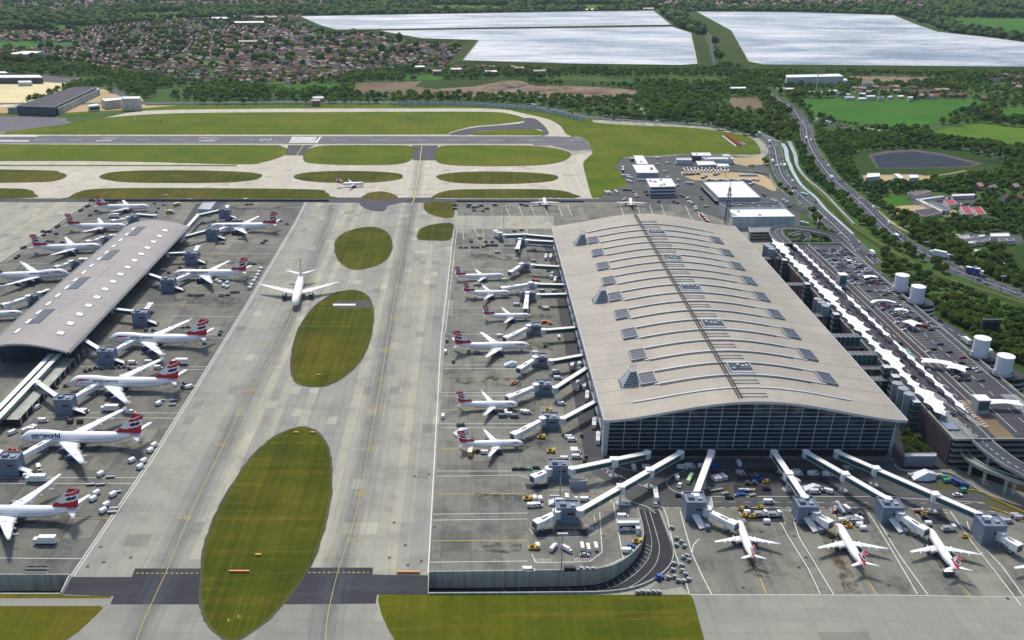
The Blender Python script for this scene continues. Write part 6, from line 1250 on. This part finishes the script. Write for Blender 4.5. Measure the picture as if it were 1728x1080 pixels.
V('van', 'car_white', Q(*J2, [(600,15),(610,60),(520,425,90),(690,450),(1040,490),(1130,155,90),(1255,155),(1075,715),(1030,603),(250,500),(210,505)]), 0, sc_=1.2); V('loader', 'yellow_paint', Q(*J2, [(610,470,90)]), 0, sc_=.8); V('truck', 'car_white', Q(*J2, [(400,890,60),(520,905,-45),(660,880,90),(715,892,90),(785,880,90)]), 0, sc_=.75)
V('car', 'car_silver', Q(*J2, [(685,950),(1330,490,85)]), 0, sc_=1.25); V('bus', 'car_white', Q(*J2, [(1330,412,85)]), 0); V('tug', 'blue_paint', Q(*J2, [(1105,880)])+[(1113,975)], 30, sc_=1.4); V('van', 'white_paint', Q(*J2, [(1075,917)])+[(892,962)], 0, sc_=1.2); V('van', 'car_black', [(962,961)], 0, sc_=1.2)
V('tug', 'steel', Q(700,760,3.376, [(1465,440),(1490,500),(1490,540),(1520,520),(1535,545),(1550,600),(1560,625),(1530,610),(1475,645),(1520,655),(1470,680),(1525,685),(1540,705),(1445,725),(1480,720),(1500,742),(1530,745),(1560,735),(1270,808),(1300,806),(1330,808),(1360,806),(1390,808),(950,673),(985,675),(1015,675)]), 35, sc_=.95)
F_ = (1140,760,5.4)
V('van', 'car_white', Q(*F_, [(10,245,90),(350,258,110),(388,252,110),(100,412),(60,157),(130,145),(250,148),(575,120,90),(1095,278,110),(1270,378),(1380,372,150),(850,470),(1550,527,110),(1110,216),(1250,216),(1000,272,110),(1385,222)]), 0, sc_=1.2); V('van', 'pale_cladding', Q(*F_, [(430,243,110)]), 0, sc_=1.3); V('bus', 'lime_paint', Q(*F_, [(130,262,65)]), 0, sc_=.9); V('car', 'car_white', Q(*F_, [(38,316,70)])+[(1616,835),(1688,876)], 0, sc_=1.35)
V('car', 'car_black', Q(*F_, [(35,410),(830,352),(490,430)])+[(1385,829)], 0, sc_=1.2); V('van', 'blue_paint', Q(*F_, [(350,152)]), 0, sc_=1.3); V('tanker', 'tank_white', Q(*F_, [(620,362),(678,367)]), 0, sc_=.7); V('dolly', 'blue_paint', Q(*F_, [(740,270,25),(775,262,25),(590,395)]), 0, sc_=1.4)
V('mixer', 'yellow_paint', Q(*F_, [(590,532),(625,592),(765,522),(700,600),(1540,655),(820,285),(1580,690)])+[(1560,866),(1628,905)], 10, sc_=.8); V('loader', 'pale_cladding', Q(*F_, [(770,585),(895,588),(1600,632)])+[(1600,893),(1444,880)], 5, sc_=1.0); V('tug', 'dark_steel', Q(*F_, [(650,520),(1500,610),(720,300),(660,300)])+[(1452,868),(1560,872)], 0); V('container', 'white_paint', Q(*F_, [(650,568),(830,652),(1510,640),(1545,640)])+[(1566,884),(1450,886),(1456,892)], 0)
V('loader', 'red_paint', Q(*F_, [(1450,545,60)])+[(1550,862)], 0, sc_=.7); V('stairs', 'steel', Q(*F_, [(1500,545,110)]), 0); V('truck', 'dark_steel', [(1603,969)], 0, sc_=.8); V('dolly', 'steel', Q(*F_, [(290,340),(340,360),(400,350),(450,385),(560,400),(700,400),(1180,330),(1100,620)]), 20)
V('tug', 'blue_paint', [(1610,813),(1615,816),(1628,820)], 30, sc_=1.5); V('wedge', 'tank_white', [(1557,806)], 0, sc_=1.6); V('van', 'car_silver', [(1578,804),(1585,803),(1540,803),(1700,880),(1713,870),(1720,874),(1480,792),(1320,797),(1345,796),(1375,798),(1430,790),(1250,798)], 0, sc_=1.1)
V('container', 'green_paint', [(1596,812),(1592,806),(1625,828)], 10)
Y_ = (1020,240,4.8)
V('bus', 'car_white', Q(*Y_, [(15,410,100),(40,410,100),(95,405,100),(170,275),(205,290,-50),(205,320,-60),(290,283),(300,310,-10),(690,335,-15),(1620,425,-55),(1620,660,-50)]), 0, sc_=.95)
V('truck', 'white_paint', Q(*Y_, [(650+i*27,236,80) for i in range(14)]), 80, sc_=.85); V('truck', 'car_grey', Q(*Y_, [(640+i*30,222-(i % 2)*3,80) for i in range(12)]+[(655,262,20),(690,262,20),(720,260,20),(760,256,20),(820,278,30),(800,290,30),(900,265,10),(920,256,10)]), 80, sc_=.8)
V('truck', 'pale_cladding', Q(*Y_, [(850+i*30,306+(i % 3)*4,25) for i in range(14)]+[(1110+i*28,270,5) for i in range(5)]+[(1200,335,60),(1180,345,60)]), 25, sc_=.75)
V('van', 'car_white', Q(*Y_, [(600,308),(430,130),(510,170),(645,170),(585,175),(985,105),(1010,108),(1365,470),(1390,480),(1455,470),(1480,487),(675,455),(690,485),(710,495),(740,530),(745,545),(255,425),(265,440),(590,350),(430,180),(490,240),(515,285)]), 10); V('van', 'car_grey', Q(*Y_, [(160,385),(185,385),(210,388),(240,410),(620,430),(640,440),(780,440),(790,460),(330,400),(345,425),(440,480),(560,480),(590,490),(1285,420),(1300,430),(1540,370,-50)]), 60)
V('tanker', 'lime_paint', Q(*Y_, [(826,520)]), 0, sc_=.8); V('truck', 'red_paint', Q(*Y_, [(790,590,-55),(805,605,-55),(820,625,-55),(838,643,-55)]), 0, sc_=.7); V('truck', 'blue_paint', Q(*Y_, [(148,215,90),(148,235,90),(235,150)]), 0, sc_=1.1); V('loader', 'orange_paint', Q(*Y_, [(1190,190)]), 0)
V('van', 'car_grey', [(792,346),(800,350),(812,347),(822,352),(835,346),(880,345),(888,347),(930,338),(940,338),(768,346),(768,352)], 0); V('van', 'car_white', [(490,338.5),(415,337),(945,337),(930,336.5)], 0); V('stairs', 'steel', [(912,338),(1053,337)], 20, sc_=.8)
V('dolly', 'dark_steel', [(800,355),(815,356),(790,349),(806,349),(795,405),(810,402),(868,390),(880,388)], 0)
# car park rows
r_ = random.Random(11); CC = ['car_grey', 'car_silver', 'car_black', 'car_blue', 'car_grey', 'car_silver', 'car_black', 'car_white', 'car_silver', 'car_grey', 'car_white', 'car_blue', 'car_black', 'car_red']
zones = ((KY1-18, KY1-115, 'far'), (KY1-125, KY1-215, 'middle'), (KY1-225, KY1-300, 'near'))
for ya, yb_, nm in zones:
    y = ya
    while y > yb_:
        for x in (317.5, 322.7, 331.5, 336.7, 342):
            if r_.random() < (.8 if nm == 'far' else .42 if nm == 'middle' else .25):
                cl = r_.choice(CC); put('car', cl, (x+r_.uniform(-.2, .2), y+r_.uniform(-.3, .3), DZ+.03), 0 if r_.random() < .5 else math.pi, f'{CN[cl]} cars in the rows on the {nm} part of the deck', sc_=1.05)
        y -= 3.9 if nm == 'far' else 4.6
for (x0, n_, k, cl, nm) in ((290.7, 13, 'car', None, 'on the bus lane between the white canopies'), (303.5, 12, 'car', None, 'on the lane right of the narrow canopies')):
    for i in range(n_): cl = r_.choice(CC[:6]); put(k, cl, (x0+r_.uniform(-2.5, 2.5), KY0+30+(KY1-KY0-50)*(i+r_.random()*.6)/n_, DZ+.06), math.pi/2, f'{CN[cl]} cars {nm}', sc_=1.05)
put('bus', 'green_paint', (301, P(0, 603, DZ).y, DZ+.06), math.pi/2, 'pale green bus beside the narrow canopies', sc_=.9); put('bus', 'car_red', (333, P(0, 551, DZ).y, DZ+.06), 2.4, 'red and white bus by the slanted white shelter', sc_=.7)
# traffic
def traffic(rd, lanes, gap, where, kinds=('car',)*9+('van', 'van', 'truck'), t0=0, t1=1, sc_=1.15, z=.2):
    p = RD[rd]; d_ = [0]
    for a, b in zip(p[:-1], p[1:]): d_.append(d_[-1]+math.dist(a, b))
    for off, dr in lanes:
        s = d_[-1]*t0+r_.uniform(0, gap)
        while s < d_[-1]*t1:
            i = next(k for k in range(len(d_)) if d_[k] >= s); i = max(i, 1); f_ = (s-d_[i-1])/(d_[i]-d_[i-1]); a, b = Vector(p[i-1][:2]), Vector(p[i][:2]); q_ = a.lerp(b, f_); t_ = (b-a).normalized(); n_ = Vector((-t_.y, t_.x)); q_ = q_+n_*off
            k = r_.choice(kinds); cl = r_.choice(CC) if k == 'car' else r_.choice(['car_white', 'white_paint']); kk = {'car': 'cars', 'van': 'vans', 'truck': 'box trucks', 'bus': 'buses'}[k]
            put(k, cl, (q_.x, q_.y, z+.04), math.atan2(t_.y, t_.x)+(math.pi if dr < 0 else 0), f'{CN[cl]} {kk} {where}', sc_=sc_); s += gap*r_.uniform(.3, 1.8)
traffic('motorway', ((3.2, 1), (7, 1), (-3.2, -1), (-7, -1)), 85, 'driving on the right hand dual carriageway')
traffic('perimeter', ((3, 1), (7, 1), (-3, -1), (-7, -1)), 90, 'on the road curving round the airfield', t0=.5)
traffic('perimeter', ((4, 1), (-4, -1)), 160, 'on the far straight of the perimeter road', t1=.5)
traffic('queue', ((3, 1), (-3, -1)), 22, 'queuing on the road beside the big green field', t0=.08, t1=.75, kinds=('car',)*5+('van', 'truck', 'bus'), sc_=1.3)
traffic('slip', ((3, 1), (-3, -1)), 45, 'on the slip road below the white drums'); traffic('lane', ((2, 1),), 60, 'on the country lane to the junction', sc_=1.3)
c_ = P(1588, 435); put('truck', 'white_paint', (*c_[:2], .2), -.75, 'long white lorry on the lower part of the dual carriageway', sc_=1.7); c_ = P(1644, 463); put('truck', 'blue_paint', (*c_[:2], .2), -.62, 'bright blue lorry near the right end of the dual carriageway', sc_=1.6)
for i, (x, y) in enumerate(((1608,349),(1616,347.5),(1624,346),(1632,345),(1600,336),(1612,334.5),(1624,334),(1636,333),(1645,333))): c_ = P(x, y); cl = CC[i % 6]; put('car', cl, (*c_[:2], .2), .4, f'{CN[cl]} cars parked in the stable yard', sc_=1.3)
for l_, os_ in LABC.items():
    if len(os_) > 1:
        for o in os_: o['group'] = l_
# light masts
def mast(x, y, h_, lab, grp=None):
    c_ = P(x, y); q = MB(); q.cyl((0, 0, 0), .35, h_, 'steel', 8, r2=.18); q.box((0, 0, h_), (5, 1.2, .5), 'steel'); [q.box((-2+k, 0, h_-.5), (.6, 1.3, .5), 'pale_cladding') for k in range(5)]; tag(q.build('light_mast', loc=tuple(c_)), lab, 'light mast', grp)
for x, y, l in ((934,899,'beside the long diagonal jetty'),(947,966,'beside the parapet of the sunken road'),(850,384,'behind the farthest terminal jetty'),(284,362,'at the head of the left apron'),(945,838,'between the two ramp side jetties'),(1224,300,'behind the three storey office')): mast(x, y, 22, 'tall apron light mast '+l)
for i, (x, y) in enumerate(((1460,345),(1526,405),(1560,432),(1600,455),(1500,385),(1382,280),(1436,330),(1478,372),(1640,476),(1688,492))): mast(x, y, 14, 'slim lamp posts lining the dual carriageway', 'lamp posts of the dual carriageway')
for m_, mb in STR.items(): struct(mb.build('road_marking'))
# ================================================================== TREES, HOUSES
EXCL += [[tuple(P(a, b)[:2]) for a, b in pl] for pl in (
 [(-200,176.5),(250,176),(560,175.5),(830,176),(930,183),(1000,200),(1180,212),(1290,235),(1300,270),(1200,300),(1000,400),(-200,400)],
 [(1100,300),(1296,283),(1316,321),(1352,348),(1375,372),(1380,392),(1350,420),(1100,420)])]
EXCL += [[(-2000, -100), (366, -100), (366, TY0+40), (-2000, TY0+40)], [(40, 0), (372, 0), (372, KY1+6), (40, KY1+40)], [(-1500, 300), (40, 300), (40, 1150), (-1500, 1150)]]
for px, py in ((1519,487),(1546,507),(1653,597),(1692,628)): c_ = P(px, py, 10); EXCL.append([(c_.x-17, c_.y-17), (c_.x+20, c_.y-17), (c_.x+20, c_.y+17), (c_.x-17, c_.y+17)])
for o in list(bpy.data.objects):
    if o.type == 'EMPTY' and o.get('category') in ('building', 'screen'):
        w_ = [c for c in o.children if c.name.startswith('wall')]
        if w_: xs_ = [v.co.x for v in w_[0].data.vertices]; y_ = [v.co.y for v in w_[0].data.vertices]; EXCL.append([(o.location.x+a, o.location.y+b) for a, b in ((min(xs_)-5, min(y_)-9), (max(xs_)+5, min(y_)-9), (max(xs_)+5, max(y_)+5), (min(xs_)-5, max(y_)+5))])
EB = [(min(p[0] for p in e), max(p[0] for p in e), min(p[1] for p in e), max(p[1] for p in e), e) for e in EXCL]
def free(x, y, m_=0):
    for a, b, c_, d_, e in EB:
        if a-m_ < x < b+m_ and c_ < y < d_ and inpoly(x, y, e): return False
    return True
def proj(x, y, z=0):
    dz = z-H; zc = y*cp-dz*sp; v = (-y*sp-dz*cp); return CX+F*x/zc, CY+F*v/zc
TOWN = [[(-40,56),(110,50),(300,34),(500,24),(560,50),(640,56),(772,70),(775,112),(600,124),(560,138),(440,146),(300,140),(170,118),(60,104),(-40,98)], [(1120,-10),(1560,-10),(1560,14),(1330,17),(1120,14)], [(1440,146),(1560,152),(1728,160),(1728,172),(1560,168),(1440,160)], [(-40,-20),(560,-20),(560,14),(300,14),(-40,20)], [(700,106),(950,112),(950,122),(700,122)], [(1150,-5),(1200,15),(1100,14)], [(1630,320),(1728,318),(1728,348),(1690,350)], [(1660,130),(1728,128),(1728,158),(1660,150)]]
TW = [[tuple(P(a, b)[:2]) for a, b in pl] for pl in TOWN]
def town(x, y): return any(inpoly(x, y, t_) for t_ in TW)
# houses
def gable(q, x, y, rz, L, w_, h_, rh, wall_, roof_):
    cs, sn = math.cos(rz), math.sin(rz); f_ = lambda a, b, c_: (x+cs*a-sn*b, y+sn*a+cs*b, c_); a, b = L/2, w_/2
    q.add([f_(-a, -b, 0), f_(a, -b, 0), f_(a, b, 0), f_(-a, b, 0), f_(-a, -b, h_), f_(a, -b, h_), f_(a, b, h_), f_(-a, b, h_), f_(-a, 0, h_+rh), f_(a, 0, h_+rh)], [(0, 1, 5, 4), (1, 2, 6, 5), (2, 3, 7, 6), (3, 0, 4, 7), (4, 8, 7), (5, 6, 9)], wall_)
    e = .4; q.add([f_(-a-e, -b-e, h_-.2), f_(a+e, -b-e, h_-.2), f_(a+e, 0, h_+rh+.1), f_(-a-e, 0, h_+rh+.1), f_(a+e, b+e, h_-.2), f_(-a-e, b+e, h_-.2)], [(0, 1, 2, 3), (3, 2, 4, 5)], roof_)
    q.box(f_(a*.5, b*.2, h_+rh*.4), (1, 1, rh*.6+1.3), 'brick_wall', rz)
hs = []; r2 = random.Random(5)
for ti, tp in enumerate(TW):
    xa, xb = min(p[0] for p in tp), max(p[0] for p in tp); ya, yb_ = min(p[1] for p in tp), max(p[1] for p in tp); far = ya > 3000
    sx, sy = (14, 42) if not far else (24, 60)
    yy = ya
    while yy < yb_:
        xx = xa
        while xx < xb:
            nx = noise.noise(Vector((xx*.0016, yy*.0016, 1.3))); rot = nx*1.6; x = xx+r2.uniform(-2, 2)+math.sin(yy*.008)*25; y = yy+math.sin(xx*.01+nx*6)*30+r2.choice((0, 12))+r2.uniform(-2, 2)
            if inpoly(x, y, tp) and noise.noise(Vector((x*.0035, y*.0035, 4))) > -.42 and r2.random() < .9:
                px, py = proj(x, y)
                if -60 < px < 1790 and py > -40 and free(x, y): hs.append((x, y, rot+r2.uniform(-.1, .1), r2.uniform(9, 14)*(1.5 if far else 1), r2.uniform(7, 9)*(1.2 if far else 1), ti))
            xx += sx*r2.uniform(.85, 1.3)
        yy += sy
hs.sort(key=lambda h: h[1]); print('houses', len(hs))
RF = ['roof_tile_red', 'roof_tile_brown', 'roof_slate', 'roof_tile_brown', 'roof_pale', 'roof_tile_brown', 'roof_pale']; WL = ['brick_wall', 'render_wall', 'brick_wall']  # last pale entry is extra, roof colour imitating light glints over the town
RN = dict(roof_tile_red='red tiled', roof_tile_brown='brown tiled', roof_slate='grey slate', roof_pale='pale'); WN = dict(brick_wall='brick', render_wall='cream'); ZN = ['dense town beyond the runway', 'town beyond the right reservoir', 'row beyond the green field', 'far left suburb', 'strip below the middle reservoir', 'village behind the left reservoir', 'hamlet beside the stables', 'hamlet below the right reservoir']
HM = {}; stq = MB()
for i, (x, y, rz, L, w_, ti) in enumerate(hs):
    rf, wl = r2.choice(RF), r2.choice(WL)
    if i < 300:
        if (rf, wl) not in HM: q = MB(); gable(q, 0, 0, 0, 11, 8, 5.2, 3, wl, rf); HM[(rf, wl)] = q.mesh('house')
        o = bpy.data.objects.new('house', HM[(rf, wl)]); C.objects.link(o); o.location = (x, y, 0); o.rotation_euler = (0, 0, rz); o.scale = (L/11, w_/8, 1); l_ = f'{RN[rf]} {WN[wl]} houses in the {ZN[ti]}'; tag(o, l_, 'house', l_)
    else: gable(stq, x, y, rz, L, w_, 5.2, 3, wl, rf)
struct(stq.build('houses'), 'stuff')
# tree crowns
def crown_mesh(name, seed, n_lobes=9, n_leaf=620, mat='leaf'):
    rr = np.random.default_rng(seed); lob = rr.normal(0, 1, (n_lobes, 3)); lob /= np.linalg.norm(lob, axis=1)[:, None]; lob *= rr.uniform(.25, .62, (n_lobes, 1)); lob[:, 2] = np.abs(lob[:, 2])*.9-.15; rad = rr.uniform(.30, .48, n_lobes)
    k = rr.integers(0, n_lobes, n_leaf); dr = rr.normal(0, 1, (n_leaf, 3)); dr /= np.linalg.norm(dr, axis=1)[:, None]; c_ = lob[k]+dr*(rad[k]*rr.uniform(.72, 1.08, n_leaf))[:, None]
    nrm = dr+rr.normal(0, .55, (n_leaf, 3)); nrm /= np.linalg.norm(nrm, axis=1)[:, None]; t_ = np.cross(nrm, rr.normal(0, 1, (n_leaf, 3))); t_ /= np.linalg.norm(t_, axis=1)[:, None]; b_ = np.cross(nrm, t_); s = rr.uniform(.055, .115, n_leaf)[:, None]
    v = np.stack([c_-t_*s-b_*s*.7, c_+t_*s-b_*s*.7, c_+t_*s*.8+b_*s, c_-t_*s*.8+b_*s], 1).reshape(-1, 3)
    me = bpy.data.meshes.new(name); me.from_pydata(v.tolist(), [], np.arange(len(v)).reshape(-1, 4).tolist()); me.materials.append(M[mat]); return me
CR = [crown_mesh('crown', 20+i) for i in range(7)]
q = MB(); q.tube([(0, 0, -1), (.02, 0, -.5)], .05, 'bark', 6); q.tube([(.02, 0, -.5), (.2, .1, .1)], .03, 'bark', 5); q.tube([(.02, 0, -.5), (-.22, .05, .15)], .03, 'bark', 5); q.tube([(.02, 0, -.5), (0, -.15, .25)], .03, 'bark', 5); TRK = q.mesh('trunk')
tr = []; r3 = random.Random(3)
def scatter(y0, y1, step, dens, smin, smax, thr=-.25):
    y = y0
    while y < y1:
        xm = (1790-CX)/F*(y*cp+H*sp)+30; xn = (-60-CX)/F*(y*cp+H*sp)-30; x = xn
        while x < xm:
            px_, py_ = x+r3.uniform(-.48, .48)*step, y+r3.uniform(-.48, .48)*step
            nn = noise.noise(Vector((px_*.006, py_*.006, 0))); tw = town(px_, py_)
            d2 = dens*(.33 if tw else 1)
            if nn > thr and r3.random() < d2 and free(px_, py_): tr.append((px_, py_, r3.uniform(smin, smax)*(1+.35*nn)*(.8 if tw else 1)))
            x += step
        y += step
scatter(430, 1500, 8.2, .92, 3.6, 6.6, -.62); scatter(1500, 2300, 13, .86, 5.5, 9, -.38); scatter(2300, 4700, 24, .86, 9, 15, -.45)
BUSH = [P(a, b) for a, b in ((1530,768),(1537,760),(1546,757),(1556,762),(1562,768),(1540,773),(1552,776),(1532,752),(1545,748),(1528,744))]
belt = []
for pl, st, s_ in (([(1075,200),(1130,204),(1190,207),(1240,211),(1300,222)], 16, 5), ([(600,170.5),(760,171.5),(860,174.5),(960,184)], 15, 5), ([(1010,196),(1060,199),(1075,200)], 15, 4.5), ([(1360,250),(1392,296),(1440,345),(1480,382),(1540,425),(1600,460),(1728,508)], 10, 4.5), ([(1318,268),(1326,300),(1350,325),(1385,356),(1420,388),(1455,418)], 9, 3.6), ([(1346,262),(1356,290),(1388,322),(1428,355),(1455,385)], 9, 4.6), ([(1352,262),(1366,293),(1400,328),(1440,362),(1500,412),(1590,465),(1728,522)], 9, 4.6), ([(1385,240),(1405,275),(1445,320),(1500,370),(1560,412),(1640,450),(1728,482)], 9, 5.2), ([(1500,470),(1560,512),(1620,548),(1728,615)], 10, 5), ([(1395,205),(1450,215),(1520,226),(1600,240),(1660,252)], 15, 4.5), ([(20,52),(60,53),(100,53.5)], 40, 14)):
    w_ = smooth([tuple(P(a, b)[:2]) for a, b in pl], False, 8); acc = 0
    for a, b in zip(w_[:-1], w_[1:]):
        L = math.dist(a, b); n_ = max(1, int(L/st))
        for k in range(n_): belt.append((a[0]+(b[0]-a[0])*k/n_+r3.uniform(-2, 2), a[1]+(b[1]-a[1])*k/n_+r3.uniform(-2, 2), s_*r3.uniform(.8, 1.2)))
tr += [b for b in belt if free(b[0], b[1])]
ind = [(p.x, p.y, r3.uniform(3.2, 4.6), 'b') for p in BUSH]; tr.sort(key=lambda t_: -t_[2]/math.hypot(t_[0], t_[1]))
print('trees', len(tr))
vis = []; rest = []
for t_ in tr:
    px, py = proj(t_[0], t_[1], t_[2]); (vis if (len(vis) < 288 and 0 < px < 1728 and 0 < py < 1080) else rest).append(t_)
ZT = ((1300, 200, 'the junction at the top of the dual carriageway'), (1400, 330, 'the streams between the two roads'), (1500, 400, 'the middle of the dual carriageway'), (1640, 480, 'the lower end of the dual carriageway'), (1560, 500, 'the bank behind the white drums'), (1700, 600, 'the right frame edge below the drums'), (1600, 330, 'the stable yard'), (1690, 370, 'the maroon roofed halls'), (1640, 400, 'the lower farm'), (1560, 260, 'the muddy basin'), (1420, 260, 'the bend beside the muddy basin'), (1360, 400, 'the looping ramp'), (1440, 430, 'the car park ramp'))
for x, y, s, *b in ind+vis:
    k = r3.randrange(7); hgt = s*r3.uniform(.85, 1.15); t_ = bpy.data.objects.new('broadleaf_tree', None); C.objects.link(t_); t_.location = (x, y, 0); t_.rotation_euler = (0, 0, r3.uniform(0, 6.28)); t_.scale = (s, s, hgt); t_.empty_display_size = .1
    if b: l_ = 'dark bushy trees between the terminal corner and the parking structure'
    else: px, py = proj(x, y); l_ = 'leafy green trees around '+min(ZT, key=lambda z: (z[0]-px)**2+(z[1]-py)**2)[2]
    tag(t_, l_, 'tree', l_)
    for nm, me in (('crown', CR[k]), ('trunk', TRK)): o = bpy.data.objects.new(nm, me); C.objects.link(o); o.parent = t_; o.location = (0, 0, 1.0)
# everything beyond reads as one wood
def wood(name, pts, ico, mat, seed, leafy=None):
    rr = np.random.default_rng(seed); bm = bmesh.new(); bmesh.ops.create_icosphere(bm, subdivisions=ico, radius=1); V0 = np.array([v.co[:] for v in bm.verts]); F0 = np.array([[v.index for v in f.verts] for f in bm.faces]); bm.free()
    n_ = len(pts); A = np.array([(p[0], p[1], p[2]) for p in pts]); nv = len(V0)
    R = rr.uniform(.62, 1.2, (n_, nv, 1)); ang = rr.uniform(0, 6.283, n_); cs, sn = np.cos(ang), np.sin(ang)
    v = V0[None]*R; x = v[..., 0]*cs[:, None]-v[..., 1]*sn[:, None]; y = v[..., 0]*sn[:, None]+v[..., 1]*cs[:, None]; z = v[..., 2]
    S = A[:, 2][:, None]; hh = S*rr.uniform(.75, 1.1, (n_, 1)); out = np.stack([A[:, 0][:, None]+x*S, A[:, 1][:, None]+y*S, z*hh+hh*.9], -1).reshape(-1, 3)
    Fc = (F0[None]+(np.arange(n_)*nv)[:, None, None]).reshape(-1, 3)
    me = bpy.data.meshes.new(name); me.vertices.add(len(out)); me.vertices.foreach_set('co', out.ravel()); me.loops.add(Fc.size); me.loops.foreach_set('vertex_index', Fc.ravel()); me.polygons.add(len(Fc)); me.polygons.foreach_set('loop_start', np.arange(0, Fc.size, 3)); me.polygons.foreach_set('loop_total', np.full(len(Fc), 3)); me.update(calc_edges=True); me.materials.append(M[mat])
    o = bpy.data.objects.new(name, me); C.objects.link(o); return struct(o, 'stuff')
def leafwood(name, pts, seed, nl=110):
    rr = np.random.default_rng(seed); base = []
    for m_ in CR: v = np.array([x.co[:] for x in m_.vertices]).reshape(-1, 4, 3); base.append(v[:nl]*1.0)
    out = []
    for p in pts:
        v = base[rr.integers(0, len(base))].copy(); c_ = v.mean(1, keepdims=True); v = c_+(v-c_)*2.1; a = rr.uniform(0, 6.28); cs, sn = math.cos(a), math.sin(a); x = v[..., 0]*cs-v[..., 1]*sn; y = v[..., 0]*sn+v[..., 1]*cs
        out.append(np.stack([p[0]+x*p[2], p[1]+y*p[2], v[..., 2]*p[2]+p[2]*.95], -1))
    out = np.concatenate(out).reshape(-1, 3); n_ = len(out)//4; me = bpy.data.meshes.new(name); me.vertices.add(len(out)); me.vertices.foreach_set('co', out.ravel()); me.loops.add(n_*4); me.loops.foreach_set('vertex_index', np.arange(n_*4)); me.polygons.add(n_); me.polygons.foreach_set('loop_start', np.arange(0, n_*4, 4)); me.polygons.foreach_set('loop_total', np.full(n_, 4)); me.update(calc_edges=True); me.materials.append(M['far_leaf'])
    o = bpy.data.objects.new(name, me); C.objects.link(o); return struct(o, 'stuff')
nearr = [t_ for t_ in rest if t_[1] < 1500]; mid = [t_ for t_ in rest if 1500 <= t_[1] < 2300]; farr = [t_ for t_ in rest if t_[1] >= 2300]
print('stuff trees', len(nearr), len(mid), len(farr))
leafwood('woodland', nearr, 1, 150); leafwood('woodland', mid, 2, 60); wood('woodland', farr, 1, 'far_leaf', 3)
# mounds in the rubble field
q = MB(); rr = np.random.default_rng(9)
for x, y, a, h_ in ((850,146,40,7),(868,144,26,6),(835,150,30,4),(900,152,36,4),(935,150,40,5),(960,156,30,4),(1000,156,34,5),(1030,160,26,4),(1045,162,20,3),(790,156,36,3),(770,153,26,3),(890,160,24,3)):
    c_ = P(x, y); n_ = 18; R = []
    for k, (s, z) in enumerate(((1, -.3), (.8, .35), (.5, .8), (.2, 1), (.03, 1.02))): R.append([(c_.x+a*s*math.cos(6.283*j/n_)*(1+rr.uniform(-.15, .15)), c_.y+a*.8*s*math.sin(6.283*j/n_)*(1+rr.uniform(-.15, .15)), h_*z*(1+rr.uniform(-.15, .15))) for j in range(n_)])
    q.loft(R, 'rubble')
struct(q.build('terrain'))
dup_ = {}
for o in C.objects:
    if o.parent is None and o.get('label') and not o.get('group'): dup_.setdefault(o['label'], []).append(o)
print('dups', [k for k, v in dup_.items() if len(v) > 1], 'objects', len(C.objects))

# pale air between the camera and the far fields
q = MB(); q.box((0, 7000, -12), (18400, 15000, H+14), 'countryside'); hz = q.mesh('haze'); hz.materials.clear(); hm = bpy.data.materials.new('air'); hm.use_nodes = True; ht = hm.node_tree; ht.nodes.remove(ht.nodes['Principled BSDF']); pv = ht.nodes.new('ShaderNodeVolumePrincipled'); pv.inputs['Color'].default_value = (.66, .80, 1, 1); pv.inputs['Density'].default_value = 2.2e-5; pv.inputs['Anisotropy'].default_value = .2; ht.links.new(pv.outputs[0], ht.nodes['Material Output'].inputs['Volume']); hz.materials.append(hm)
ho = bpy.data.objects.new('haze', hz); C.objects.link(ho); struct(ho, 'stuff')
